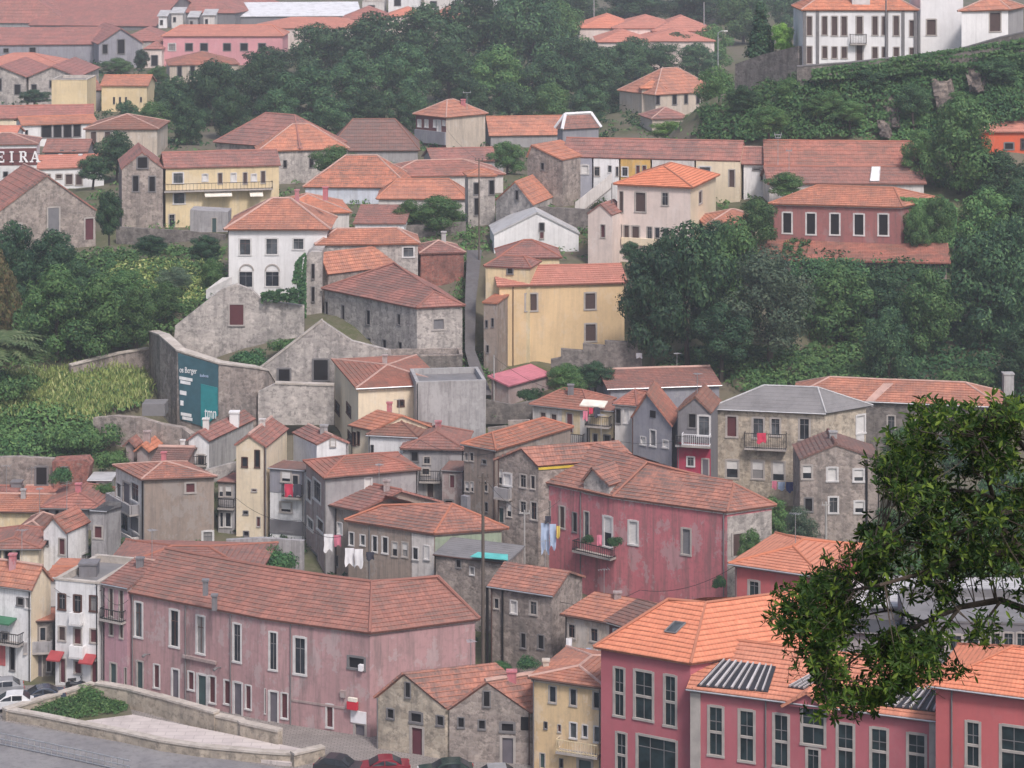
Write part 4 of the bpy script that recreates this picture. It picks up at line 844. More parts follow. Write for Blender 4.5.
for o_ in list(HS):
    if o_.p[0].y < 300:
        fc = o_.f['F']; m = MB(); u = .12 if R.random() < .5 else fc.w-.12
        if fc.w > 3: m.tube([fc.at(u, fc.z0+1, .08), fc.at(u, fc.z1-.05, .08), fc.at(u, fc.z1+.02, .3)], .05, 5); m.build('downpipe', R.choice(['greytrim', 'dark', 'browntrim']), o_.root)
        m = MB(); q = o_.p; m.tube([V((q[0].x, q[0].y, o_.z-.06))-fc.n*-.06, V((q[1].x, q[1].y, o_.z-.06))-fc.n*-.06], .07, 5)
        if getattr(o_, 'roof', None) and o_.kind_ != 'gy': m.build('gutter', R.choice(['greytrim', 'metal', 'browntrim']), o_.roof)
    if o_.ridge and o_.p[0].y < 345 and R.random() < .4:
        a_, b_ = o_.ridge; q = a_.lerp(b_, R.uniform(.1, .9)); hh_ = R.uniform(1.6, 3.); m = MB(); m.tube([q-UP*.4, q+UP*hh_], .03, 4); a = R.uniform(0, 3.14); dx = V((math.cos(a), math.sin(a), 0))
        for k in range(5): zz = UP*(hh_-.08-k*.02); d_ = V((-dx.y, dx.x, 0)); m.tube([q+zz+d_*(k*.22-.4)-dx*(.42-k*.04), q+zz+d_*(k*.22-.4)+dx*(.42-k*.04)], .018, 3)
        m.tube([q+UP*(hh_-.1)-V((-dx.y, dx.x, 0))*.5, q+UP*(hh_-.1)+V((-dx.y, dx.x, 0))*.55], .02, 3); m.build('antenna', 'metal', o_.roof)
# ================================================================ middle of the slope
c0 = (0, 190); c1 = (255, 190); c2 = (510, 190); c3 = (764, 190)
h = H('white_mansion', 'white two storey house with arched lower windows and hipped orange roof', 'house', (223.5, 229.5), (331, 229.5), gy=292, d=297, dep=11, roof='hip', ry=198.5, wall='p:white:.15', tile='t:bright', ov=.55, base=27, capw=.16,
      W=wins('940,190,990,258,v; 938,318,998,385,w', *c0)+wins('40,188,92,256,v; 147,188,195,236,v; 38,318,98,382,w', *c1), cor='whitetrim')
for x in (246.5, 272.3):
    fc = h.f['F']; q = fc.px(x, 271, .0); m = MB(); rr = .95
    for k in range(12):
        a_, b_ = math.pi*k/12, math.pi*(k+1)/12; m.prism([q+fc.u*math.cos(t)*r_+UP*math.sin(t)*r_*.95+fc.n*.004 for t, r_ in ((a_, rr), (b_, rr), (b_, rr-.2), (a_, rr-.2))], fc.n*.08)
    m.build('arch_surround', 'stonetrim', h.root)
downpipe(h, 'F', 228.5); chimney(h, 295, 190.5, 299, 199, 'p:redw:.5'); chimney(h, 323, 188, 328, 196, 'p:redw:.5')
H('tiled_house', 'orange roofed house directly behind the white mansion', 'house', (270, 214), (352, 212), d=322, dep=12, roof='hip', ry=194, wall='p:whit2:.4', tile='t:bright', base=29)
h = H('white_cottage', 'low white cottage with dull flat-pitched roof right of the white mansion', 'house', (353, 223), (406, 223.5), gy=241, d=316, dep=8, roof='shed', ry=204.5, wall='p:white:.3', tile='t:old', ov=.25, base=29, caps=None)
h = H('stone_house', 'upper stone house with orange hipped roof behind the curved stone winery', 'house', (314.5, 245), (420.5, 243.5), gy=300, d=296, dep=7, roof='hip', ry=228.5, hipf=.8, wall='s:pale:1.5', tile='t:bright', ov=.3, base=26, W=wins('580,222,628,266,v', *c1))
H('brick_house', 'brick house with red roof and pale chimney right of the stone houses', 'house', (419, 253.5), (466, 252), gy=284, d=298, dep=6, roof='hip', ry=240.5, wall='brick', tile='t:red', ov=.25, base=26, chim=[(441.5, 232.5, 446, 252, 'p:concrete:.5')])
zq = P(321, 288.5, 289).z; A, B, Cc = onz(321, 288.5, zq), onz(416, 308, zq), onz(465.5, 305.5, zq)
rr_ = solve_ridge(394, 263, A, B, zq, 25); rj = solve_ridge(434, 292, A, B, zq, 22)
rr_.z = max(rr_.z, zq+1.5)
fd = (h2(B)-h2(A)).normalized(); fn = V((-fd.y, fd.x, 0))
h = PH('stone_winery', 'large angled stone house with slit windows and broad red roof beside the steep lane', 'house', [A, B, Cc, h2(rr_)+fn*5+fd*2, h2(A)+fn*9], zq, 24,
       ['0 1 rj rr', '1 2 rj', '2 3 rr rj', '3 4 rr', '4 0 rr'], ['1 rj', '2 rj', 'rj rr', '0 rr'], {'rr': rr_, 'rj': rj}, wall='s:pale:1.5', tile='t:red', faces_named=['F', 'R'], caps='t:old', capw=.13, drop=5,
       W=wins('274,438,288,518,k; 340,452,353,518,k; 437,472,454,532,k; 560,488,573,532,k; 382,572,396,612,k; 441,582,456,638,k; 501,588,518,632,k; 564,598,579,636,k; 698,504,748,552,RG', *c1))
H('stone_wing', 'small wing whose red roof peeks out above the angled stone winery', 'house', (328, 274.5), (396, 266), d=290.5, dep=3.6, roof='gx', ry=248.5, wall='s:brown:1.5', tile='t:bright', ov=.2, base=26, caps=None)
slab('ruined_tower', 'tall narrow stone wall end with slit openings left of the winery', 'ruin', [(305.5, 330), (305.5, 256), (311, 252), (322, 252), (322, 330)], 289.5, 5, 's:pale:1.4', W=wins('222,290,236,350,k; 222,380,236,440,k; 222,500,240,525,k', *c1))
slab('stone_gable_wall', 'big roofless stone gable with barred opening below the angled stone winery', 'wall', [(256, 372), (322, 321), (352, 341), (388, 350), (388, 392), (256, 392)], 270, .8, 's:pale:1.3', W=wins('226,664,292,752,k; 88,700,142,762,k', *c1), cap=[(0, 1)])
slab('ruined_gable', 'ruined stone gable with boarded window above the billboard wall', 'ruin', [(172, 372), (175, 326), (190, 314), (222, 289), (236, 284), (252, 290), (262, 300), (304, 306), (304, 378), (172, 378)], 283, .8, 's:pale:1.3', W=wins('900,446,964,534,R', *c0))
H('stone_house', 'old yellow stone base with stepped wall at the lane foot', 'house', (388, 357), (463, 356), gy=385, d=272, dep=4, roof='flat', wall='s:dark:1.5', tile='c:dark', ov=.05, base=18.5, cor='s:brown')
# billboard wall: one long curved retaining wall
def wallrun(name, label, cat, pts, thick, mat, cap=None, capw=.12, kind=None):
    """pts: (px, ytop, ybot, d) along the run; a continuous wall with real thickness"""
    top = [P(x, yt, d) for x, yt, yb, d in pts]; bot = [P(x, yb, d) for x, yt, yb, d in pts]; n = len(pts); nn = []
    for i in range(n):
        t = h2(top[min(i+1, n-1)])-h2(top[max(i-1, 0)]); t.normalize(); q = V((-t.y, t.x, 0)); nn.append(q if q.y > 0 or abs(q.y) < .2 else -q)
    c = sum(bot, V((0,0,0)))/n; zlo = min(b.z for b in bot); root = thing(name, label, cat, (c.x, c.y, zlo)); m = MB(); cm = MB()
    for i in range(n-1):
        j = i+1; a, b = nn[i]*thick, nn[j]*thick; B0, B1, T0, T1 = bot[i]-UP*2, bot[j]-UP*2, top[i], top[j]
        m.quad(B0, B1, T1, T0); m.quad(B1+b, B0+a, T0+a, T1+b); m.quad(T0, T1, T1+b, T0+a)
        if i == 0: m.quad(B0, T0, T0+a, B0+a)
        if i == n-2: m.quad(B1, B1+b, T1+b, T1)
        if cap:
            e = capw; p_ = [T0-nn[i]*e, T1-nn[j]*e, T1+b+nn[j]*e, T0+a+nn[i]*e]; cm.prism([q+UP*.003 for q in p_], UP*.17)
        for q in (bot[i],): GROUND.append((q.x, q.y, q.z, .8))
    m.build('wall', mat, root)
    if cap: cm.build('coping', cap, root)
    return root, top, bot, nn
wr_, tp_, bt_, nn_ = wallrun('billboard_wall', 'high curved retaining wall carrying the painted advertisement', 'wall', [(149, 332, 400, 281), (160, 336, 425, 271), (177, 351, 432, 266), (219, 364, 432, 264), (256, 368.5, 432, 263), (268, 371, 432, 265), (278, 388, 432, 267)], 1.0, 's:brown:1.2', 'coping')
slab('retaining_wall', 'pale concrete lower wall right of the billboard wall with broken white top', 'wall', [(258, 392), (275, 384), (334, 386), (334, 425), (258, 425)], 262.5, .8, 's:pale:1.3', cap=[(1, 2)])
# the advertisement hangs on the wall
fcB = Face(h2(tp_[2]), h2(tp_[3]), 0, 90)
def poly_on(fc, q, mat, name, parent, pr=.06, o=.01):
    p = [fc.px(x, y, o) for x, y in q]; m = MB(); m.prism(p, fc.n*pr); return m.build(name, mat, parent)
p_ = fcB.px(198, 420); bb = thing('billboard', 'large dark blue and teal painted advertisement with white lettering on the curved wall', 'billboard', (p_.x, p_.y, p_.z))
poly_on(fcB, [(178.5, 353), (218.5, 365), (218.5, 415), (205, 427), (180.5, 419)], 'banner', 'panel', bb, .1, .02)
poly_on(fcB, [(201.5, 383.5), (218.3, 387.5), (218.3, 415.5), (204, 426.5), (201.5, 425.5)], 'banner_teal', 'teal_panel', bb, .05, .125)
def text_on(fc, s, x, y, hpx, mat, parent, name='lettering', out=.19, wpx=None):
    cu = bpy.data.curves.new('lettering', 'FONT'); cu.body = s; cu.size = 1; cu.extrude = .02
    t = bpy.data.objects.new('tmp', cu); COL.objects.link(t); bpy.context.view_layer.update()
    me = bpy.data.meshes.new_from_object(t.evaluated_get(bpy.context.evaluated_depsgraph_get())); bpy.data.objects.remove(t)
    a = fc.px(x, y, out); Yk = a.y; sc = hpx*Yk/F/.72; vs = [v.co.copy() for v in me.vertices]; wd = max(v.x for v in vs)
    sx = sc if not wpx else (fc.uz(x+wpx, y)[0]-fc.uz(x, y)[0])/wd
    o = obj(name, [a+fc.u*(v.x*sx)+UP*(v.y*sc)+fc.n*v.z for v in vs], [tuple(p.vertices) for p in me.polygons], mat, parent); bpy.data.meshes.remove(me); return o
text_on(fcB, 'tmn', 205.5, 417.5, 12, 'letter_white', bb, 'lettering', .2, 11.5)
text_on(fcB, 'os Berger', 180, 372, 6, 'letter_white', bb, 'lettering', .15, 17.5)
text_on(fcB, 'lisboa', 200.5, 376.5, 3, 'cloth_blue', bb, 'lettering', .15, 8.5)
for (x0, y0, x1, y1) in ((180, 376, 193, 379), (181, 380, 191, 383), (180.5, 390, 187, 394), (181, 400, 184, 405), (181.5, 412, 192, 415), (183, 416, 193, 419)):
    poly_on(fcB, [(x0, y0), (x1, y0+(x1-x0)*.18), (x1, y1+(x1-x0)*.18), (x0, y1)], 'letter_white', 'text_line', bb, .03, .125)
wallrun('grey_wall', 'low rough grey garden wall sweeping down below the billboard', 'wall', [(93, 418, 450, 262), (115, 416, 450, 261), (140, 418, 448, 260), (160, 424, 446, 259.5), (182, 428, 446, 259), (190, 434, 446, 258)], .8, 's:brown:1.2')
s_ = slab('metal_container', 'blue grey sheet metal shed side on the bank left of the billboard', 'shed', [(142, 404), (165, 404), (165, 416), (142, 416)], 263, 2.5, 'c:grey')
wallrun('terrace_wall', 'long low garden wall with white coping across the green bank', 'wall', [(71, 366, 376, 274), (95, 360, 376, 276), (120, 354, 376, 279), (150, 349, 376, 282)], .5, 's:brown:1.2', 'coping')
slab('ruined_wall', 'roofless grey stone ruin wall above the lower left roofs', 'ruin', [(-14, 458), (20, 457), (54, 459), (54, 492), (-14, 492)], 251, .8, 's:brown:1.3', W=wins('138,338,190,415,k', *b0))
slab('ruined_wall', 'small brick ruin with dark doorway beside the grey stone ruin', 'ruin', [(52, 462), (86, 460), (90, 466), (86, 490), (54, 490)], 250, 2.5, 'brick', W=wins('240,340,268,400,k', *b0))
# lane side yellow houses
h = H('yellow_mansion', 'tall plain yellow house with three brown windows beside the big dark trees', 'house', (497, 286), (628, 282.5), gy=375, d=279, dep=7.5, roof='gx', ry=265.5, wall='p:yellow:.22', tile='t:pink', ov=.35, base=20, caps='tile', cor='p:yellow:.3',
      W=wins('58,405,110,478,n; 292,402,340,472,n; 293,524,342,598,n', *c2), drop=4)
downpipe(h, 'F', 513, 'browntrim')
h = H('yellow_annex', 'narrow yellow annex with tiny window beside the lane', 'house', (483.5, 266), (531, 268), d=281, dep=5, roof='hip', ry=256, hipf=.6, wall='p:pyellow:.4', tile='t:red', ov=.2, base=21, caps='tile', W=[(507, 267.5, 513.5, 274, 'k')])
H('tiled_house', 'house with dark red pyramid roof behind the yellow mansion', 'house', (497, 258), (562, 257.5), d=292, dep=7, roof='hip', ry=240, wall='p:pyellow:.4', tile='t:red', ov=.3, base=22, caps='tile')
H('lane_house', 'tall brown house side along the steep lane under the yellow annex', 'house', (482, 302), (497, 303), d=276.5, dep=4, roof='shed', ry=294, wall='p:brownp:.8', tile='t:bright', ov=.15, base=18, caps=None, W=[(485, 320, 488, 328, 'k'), (491, 318, 494, 327, 'k'), (486, 345, 489, 353, 'k')])
slab('stepped_wall', 'stepped rough stone garden wall at the foot of the yellow mansion', 'wall', [(551, 366), (551, 360), (561, 358), (561, 349), (583, 351), (583, 344), (605, 346), (605, 341), (640, 343), (643, 372), (551, 374)], 271.5, .8, 's:dark:1.3')
H('pink_canopy', 'pink sheet roofed shelter in the garden below the yellow mansion', 'shelter', (509, 386), (552, 374), d=266.5, dep=3, roof='shed', rise=.8, wall='p:dusty:.5', tile='c:pink', ov=.3, base=19, caps=None)
# behind: white gable, terrace, villa
h = H('white_gable_house', 'low white house with wide shallow gable and one dark window', 'house', (493, 234), (580, 233), gy=254, d=309, dep=8, roof='gy', peak=(537, 212), wall='p:white:.25', tile='c:lgrey', ov=.15, base=28.2, caps=None, W=[(539, 222.5, 544.5, 231, 'k'), (539.5, 231.5, 544, 238.5, 'R')])
wallrun('dark_terrace_wall', 'dark stained terrace wall above the white gabled house', 'wall', [(530, 207, 235, 316), (560, 208, 240, 315), (592, 210, 245, 314)], .8, 's:dark:1.3', None)
h = H('cream_villa', 'pale cream villa with new pyramid roof and a long row of windows', 'villa', (613, 184), (693, 187.4), gy=266, d=306, C=720, roof='hip', ry=164.5, wall='p:palepink:.22', wallR='p:cream:.15', tile='t:new', ov=.45, base=28, caps='t:new',
      W=wins('430,4,447,90,n; 491,6,537,88,n; 596,8,625,62,g; 416,135,442,197,n; 447,137,471,197,n; 477,139,512,195,n; 538,143,561,195,g; 569,146,591,190,g; 599,148,627,186,g; 743,2,757,55,Rn', *c2), drop=4)
band(h, 'F', 241.5, 'p:cream:.2', .9, .35, 622, 657, 'balcony_wall'); downpipe(h, 'F', 612)
h = H('gabled_annex', 'narrow pale pink gabled annex on the left flank of the cream villa', 'house', (587, 213.5), (612.5, 215), d=304.5, dep=5, roof='gy', peak=(600, 203.5), wall='p:palepink:.3', tile='t:red', ov=.1, base=28, caps=None, W=wins('356,135,376,188,R', *c2))
H('tiled_house', 'low orange hipped roof just right of the cream villa', 'house', (706, 225), (772, 224), d=303, dep=8, roof='hip', ry=209.5, wall='p:cream:.3', tile='t:bright', ov=.3, base=29)
# chapel with belfry
h = H('stone_chapel', 'small stone chapel gable with oval opening beside the lane', 'chapel', (495, 200), (534, 205), gy=233, d=319, C=('w', 3, 9), roof='gy', peak=(515, 181), wall='s:pale:1.3', tile='t:bright', ov=.1, base=30, caps=None, W=[(515.5, 190, 519, 200, 'k')])
h = H('belfry', 'square stone tower with arched openings and small hipped roof', 'tower', (466.5, 176), (497, 175.5), gy=228, d=322, dep=4.2, roof='hip', ry=169, wall='s:pale:1.3', tile='t:bright', ov=.25, base=30, caps='tile', W=wins('860,718,884,768,k; 920,708,946,768,k', 255, 0)+wins('862,30,884,100,k', *c1))
# ================================================================ upper rows
u0 = (0, 0); u1 = (255, 0); u2 = (510, 0); u3 = (764, 0)
h = H('tiled_house', 'low house with bright orange roof left of the belfry', 'house', (376, 199), (468, 199), gy=212, d=334, dep=8, roof='hip', ry=179, hipf=.7, wall='p:whit2:.4', tile='t:bright', base=30, caps='tile')
h = H('tiled_house', 'wide hipped roof with pale ridges in front of the brown galleried house', 'house', (385, 177), (506, 174), gy=195, d=352, dep=11, roof='hip', ry=160, wall='p:whit2:.4', tile='t:red', base=30)
h = H('tiled_house', 'pale blue house with big hipped roof and pale ridges, left of the wide hipped roof', 'house', (302.5, 187), (410, 188), gy=200, d=346, dep=11, roof='hip', ry=155.5, wall='p:paleblue:.4', tile='t:worn', base=30, chim=[(376, 164, 380, 171, 'p:dgrey'), (390, 176, 394, 187, 'p:whit2')])
h = H('galleried_house', 'square house with dark red glazed gallery on one side and beige wall on the other', 'house', (446, 117.5), (488.5, 113.5), gy=148, d=413, C=412.5, side='L', roof='hip', ry=99.5, wall='p:beige:.5', wallL='p:maroon:.3', tile='t:bright', ov=.4, base=30.5,
      W=wins('640,470,655,500,LS; 668,470,683,502,LS; 702,472,717,502,LS; 716,472,733,525,LS; 738,474,750,495,LS', *u1), chim=[(461, 100, 465.5, 116, 'p:redw:.5')])
band(h, 'L', 137, 'p:slate:.4', 2.2, .3, None, None, 'balcony_front')
H('tiled_house', 'long low house with orange roof right of the galleried house', 'house', (489, 136), (584, 134.5), gy=147, d=420, dep=8, roof='gx', ry=116, wall='p:grey:.5', tile='t:bright', base=31, caps='tile')
H('tiled_house', 'low red roof in front of the beige wall of the galleried house', 'house', (432, 162), (506, 160), d=385, dep=9, roof='gx', ry=148, wall='p:grey:.5', tile='t:red', base=30, caps='tile')
H('stone_house', 'dull hipped roof house at the left edge of the dark wood', 'house', (213, 142), (300, 149), gy=175, d=386, dep=12, roof='hip', ry=114, wall='s:brown:1.3', tile='t:red', base=30.5, caps='tile')
H('stone_house', 'stone house with brighter pyramid roof below the dark wood', 'house', (257, 151.5), (350, 148.5), gy=181, d=374, C=('w', -2, 12), roof='hip', ry=124, wall='s:pale:1.3', tile='t:bright', base=30.5, caps='mortar', W=[(283, 160, 287, 168, 'k'), (309, 158, 314, 168, 'k'), (271, 160, 275, 170, 'k')])
H('tiled_house', 'long worn brown roofed building between pyramid roof and galleried house', 'house', (327, 151), (420, 150.5), gy=160, d=398, dep=14, roof='hip', ry=119, hipf=.6, wall='p:grey:.6', tile='t:brown', base=31, caps='tile')
h = H('hillside_house', 'beige house with mixed red roofs at the edge of the wood', 'house', (655, 95), (722, 91), gy=116, d=440, dep=12, roof='hip', ry=68, wall='p:beige:.4', tile='t:bright', base=33, W=[(653, 95, 660, 105, 'k'), (672, 94, 677, 105, 'k'), (684, 94, 688, 104, 'k'), (696, 94, 700, 104, 'k')], chim=[(663, 76, 671, 85, 'p:dgrey')])
H('hillside_annex', 'left annex of the beige hillside house with its own small orange roof', 'house', (640, 88.5), (667, 88.5), gy=114, d=443, dep=8, roof='hip', ry=79, wall='p:beige:.4', tile='t:bright', base=33, caps='tile')
H('tiled_house', 'small lower wing with red roof under the beige hillside house', 'house', (651, 119), (692, 118), d=425, dep=8, roof='hip', ry=107, wall='p:beige:.4', tile='t:red', base=32)
H('hipped_house', 'white house whose hipped red roof has bold white ridges', 'house', (562, 129.5), (601, 127.5), gy=150, d=398, C=632, roof='hip', ry=113.5, wall='p:slate:.3', wallR='p:white:.2', tile='t:old', base=31, ov=.3, caps='cloth_white', capw=.3)
# row of joined houses
zr = P(559.5, 156.5, 326).z
def row(name, label, x0, x1, wall, W, roof='gx', cat='house'):
    y = lambda x: 156.5+(x-559.5)*.024
    ry = 138.5+((x0+x1)/2-597)*.018
    return H(name, label, cat, (x0, y(x0)), (x1, y(x1)), z=zr, dep=8, roof=roof, ry=ry, wall=wall, tile='t:red', ov=.12, base=33, caps='tile' if roof == 'gx' else None, W=W, group='houses joined in one row')
row('row_house', 'blue grey end house of the joined row', 561, 592.5, 'p:bluegrey:.3', wins('219,648,250,686,S; 279,648,311,686,S', *u2))
row('row_house', 'white house between blue grey and ochre fronts in the joined row', 592.5, 619.5, 'p:white:.35', wins('331,656,354,694,g; 384,650,402,680,v; 416,656,432,694,g', *u2))
row('row_house', 'ochre fronted house in the joined row', 619.5, 651, 'p:ochre:.4', wins('439,656,466,695,w; 495,650,512,690,R; 520,650,538,690,R', *u2))
row('row_house', 'pale white house right of the ochre front in the joined row', 651, 695, 'p:whit2:.4', wins('585,650,604,690,g; 640,650,660,690,g', *u2))
row('row_house', 'cream end house with brown door in the joined row', 695, 740.5, 'p:cream:.3', wins('742,654,792,686,w; 860,666,887,737,B', *u2))
h = H('white_house', 'white house with grey awnings at the right end of the joined row', 'house', (741, 164), (776, 164.5), d=322, dep=7, roof='gx', ry=147, wall='p:white:.35', tile='t:red', base=33, W=wins('955,660,1010,672,k; 985,665,1010,712,g', *u2))
h = H('stone_house', 'rough stone house with sloping roof at the left end of the joined row', 'house', (526, 157), (563, 159.5), gy=192, d=324, dep=8, roof='gy', rise=2.2, peak=(531, 145), wall='s:brown:1.4', tile='t:bright', base=30, ov=.15, caps=None, W=wins('120,640,135,670,k; 75,690,105,720,k', *u2))
m = MB(); p0_, p1_ = P(575, 208, 318), P(612, 178, 322)
stp = thing('stone_stairs', 'long pale stone stair climbing to the joined row of houses', 'stairs', (p0_.x, p0_.y, p0_.z))
nst = 22
for i in range(nst):
    a_ = p0_.lerp(p1_, i/nst); b_ = p0_.lerp(p1_, (i+1)/nst); m.abox(a_.x, a_.y-1, a_.z-1.2, b_.x-.01, a_.y+1.2, b_.z)
m.build('flight', 'p:whit2:.4', stp); m = MB(); m.prism([p0_+V((0,-1.35,-1)), p1_+V((0,-1.35,-1)), p1_+V((0,-1.35,.9)), p0_+V((0,-1.35,.9))], (0,.25,0)); m.build('parapet', 'p:whit2:.4', stp)
H('long_shed', 'long worn red roofed building below the cliff', 'building', (764, 165), (921, 166.5), gy=176, d=320, dep=11, roof='gx', ry=141, wall='p:white:.5', tile='t:red', base=37, caps='tile')
h = H('long_shed', 'lower parallel roof with white skylight patch below the cliff', 'building', (767, 183.5), (927, 183.5), gy=196, d=313, dep=9, roof='gx', ry=166.5, wall='p:whit2:.5', tile='t:old', base=35.5, caps='tile')
e0, e1 = h.p[0].copy(), h.p[1].copy(); e0.z = e1.z = h.z
skylight(h, (e0, e1, h.ridge[0]), [(870, 182), (879, 182), (880, 168), (872, 168)], 'cloth_white', 'whitetrim')
h = H('orange_house', 'bright orange house with red roof at the right edge below the cliff', 'house', (979, 132), (1050, 131.5), gy=168, d=325, dep=8, roof='hip', ry=116.5, wall='p:orange:.15', tile='t:pink', base=38, W=wins('945,560,985,590,k; 1010,545,1040,590,b', *u3))
# red house with lower porch roof
h = H('red_house', 'long red house with five white framed windows half covered by ivy', 'house', (768, 203.5), (903, 207), gy=245, d=302, C=('w', 6.2, 8), roof='hip', ry=186.5, hipf=.7, wall='p:rosered:.6', tile='t:bright', ov=.4, base=32, caps='tile', cor='whitetrim',
      W=wins('71,86,112,172,o; 164,88,206,177,o; 258,90,300,178,o; 352,92,396,180,o; 448,92,492,181,o', *c3))
H('porch', 'long overgrown porch with red lean-to roof below the red house', 'porch', (744, 259), (951, 263), d=296, dep=6.5, roof='shed', ry=241, wall='p:dusty:.8', tile='t:red', ov=.5, base=25, caps=None)
q = P(889, 257, 295.5); m = MB(); m.prism([P(875, 260, 295.6), P(896, 257, 297), P(896, 253.5, 297.6), P(875, 256.5, 296.2)], (0,0,.1)); t_ = m.build('white_sheet', 'cloth_white', None, tuple(q)); tag(t_, 'white sheet lying on the red porch roof', 'sheet')
# villa on the cliff
w_ = wins('166,62,191,141,n; 226,62,251,139,n; 264,62,291,142,n; 302,62,329,142,n; 361,62,391,136,n; 424,62,450,140,n; 462,62,487,140,n; 507,60,534,142,n; 571,78,595,144,n; 166,180,191,252,n; 227,180,251,231,n; 265,182,290,231,n; 303,182,329,231,n; 361,172,391,250,n; 424,183,450,232,n; 463,183,484,228,n; 508,184,534,224,n; 571,186,595,216,n', *u3)
h = H('white_villa', 'long white villa with dark stone pilasters standing on top of the cliff', 'villa', (801, 10), (919.5, 10), d=342, dep=12, roof='hip', ry=-16, wall='p:white:.15', tile='t:bright', ov=.3, base=49, W=w_, cor='stonetrim')
for x in (803, 817.5, 886.5, 903, 917):
    fc = h.f['F']; u = fc.uz(x, 20)[0]; m = MB(); m.box(fc.at(min(max(u, .25), fc.w-.25), (fc.z0+fc.z1)/2, .06), fc.u*.22, fc.n*.06, UP*((fc.z1-fc.z0)/2-.2)); m.build('pilaster', 'greytrim', h.root)
balcony(h, 'F', 849.5, 34, 866, 43.5, 'iron', 'stonetrim', .8); 
g = MB(); fc = h.f['F']; a_, b_ = fc.px(853, 8.5, -.9), fc.px(871, 8.5, -.9); g.prism([a_, b_, b_+UP*2.6, a_+UP*2.6], -fc.n*2.5); dm = g.build('dormer', 'whitetrim', h.root)
H('white_house', 'plain white house with brown framed window between villa and corner house', 'house', (920, -6), (964, -6), d=345, dep=10, roof='flat', wall='p:white:.12', tile='c:grey', base=50, ov=.1, W=wins('638,74,680,140,n', *u3))
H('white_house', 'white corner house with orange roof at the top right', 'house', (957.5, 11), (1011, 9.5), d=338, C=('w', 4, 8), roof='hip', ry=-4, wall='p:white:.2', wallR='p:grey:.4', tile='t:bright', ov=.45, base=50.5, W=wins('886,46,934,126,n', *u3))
wallrun('parapet_wall', 'grey stone retaining wall rising to the right along the cliff top', 'wall', [(797, 67, 74, 336), (850, 63, 70, 336), (915, 56, 62, 336), (965, 48, 56, 335), (1000, 38, 47, 334), (1060, 24, 34, 334)], .6, 's:dark:1.3', 'greytrim', .08)
wallrun('retaining_wall', 'old streaked stone wall left of the white villa', 'wall', [(735, 64, 88, 352), (764, 54, 80, 348), (798, 46, 76, 343)], .9, 's:dark:1.2')
m = MB(); a_, b_ = P(827.5, 141, 331), P(853.5, 126, 331); m.abox(a_.x, a_.y, a_.z-1, b_.x, a_.y+3, b_.z); o_ = m.build('green_tank', 'green_paint', None, (a_.x, a_.y, a_.z)); 
tag(o_, 'square dark green sheet metal tank above the red roofs below the cliff', 'tank')
# ================================================================ far left quarter, warehouses
h = H('stone_barn', 'stone gabled barn with blue grey shutters in the greenery at left', 'barn', (-8, 216), (97, 210), gy=252, d=322, dep=14, roof='gy', peak=(47, 175), wall='s:brown:1.2', tile='t:red', ov=.15, base=29, caps='mortar', W=wins('185,66,236,166,G; 38,130,88,196,G; 332,108,372,196,D', *c0))
h = H('stone_granary', 'tall dark stone gable with arched loft window joined to the yellow house', 'house', (121, 169), (164, 168), gy=226, d=337, dep=12, roof='gy', peak=(142, 151.5), wall='s:brown:1.3', tile='t:red', ov=.12, base=29.5, caps=None, W=wins('538,615,584,664,k; 520,690,548,756,k; 584,692,614,756,k', *u0))
h = H('yellow_balcony_house', 'yellow house with long balcony and white awnings behind the green garden', 'house', (164, 168), (281, 165), gy=228, d=338, dep=9, roof='gx', ry=151, wall='p:pyellow:.3', tile='t:red', ov=.25, base=29.5, caps='tile',
      W=wins('679,678,724,724,v; 795,684,820,715,S; 857,680,877,725,n; 908,680,932,716,S; 956,678,975,725,n; 988,684,1012,714,S', *u0)+wins('681,8,730,56,v; 664,94,690,150,g', *c0)+wins('22,672,42,722,n', *u1))
balcony(h, 'F', 162, 182, 272, 189, 'iron', 'stonetrim', 1.2, False, .5); awning(h, 'F', 204, 190, 231, 195, 'awning_white', 1.6); awning(h, 'F', 249, 189, 262, 195, 'awning_white', 1.6)
slab('terrace_wall', 'grey rendered terrace wall with green door below the yellow balcony house', 'wall', [(190, 232), (190, 210), (228, 212), (228, 232)], 327, 4, 'p:grey:.6', W=wins('833,108,855,166,E', *c0))
wallrun('garden_wall', 'old low stone wall across the garden below the dark granary', 'wall', [(116, 227, 245, 329), (150, 229, 247, 328), (190, 231, 247, 327), (225, 235, 249, 326)], .6, 's:dark:1.3')
h = H('white_factory', 'long white port lodge with red roof and name letters on top', 'building', (37, 168.5), (106, 166.5), gy=188, d=372, dep=11, roof='gx', ry=155, wall='p:white:.2', tile='t:pink', ov=.3, base=30, caps='tile', chim=[(59, 155, 62, 162, 'p:white:.2'), (79, 155, 82, 162, 'p:white:.2')],
      W=wins('170,684,200,705,n; 218,684,246,705,n; 256,684,288,728,n; 296,684,326,730,n', *u0))
hu = H('white_upper_block', 'taller white left block of the port lodge carrying the name letters', 'building', (-30, 145), (38.5, 144), gy=189, d=371, dep=9, roof='hip', ry=133, wall='p:white:.2', tile='t:old', ov=.3, base=30, W=[(x, 171.5, x+5, 177, 'k') for x in (-6, 3, 13, 22, 31)]+[(x, 180, x+5, 188, 'k') for x in (-6, 3, 13, 22, 31)])
panel(hu, 'F', -28, 148.5, 38, 165.5, 'p:maroon:.2', 'dark_band', .05)
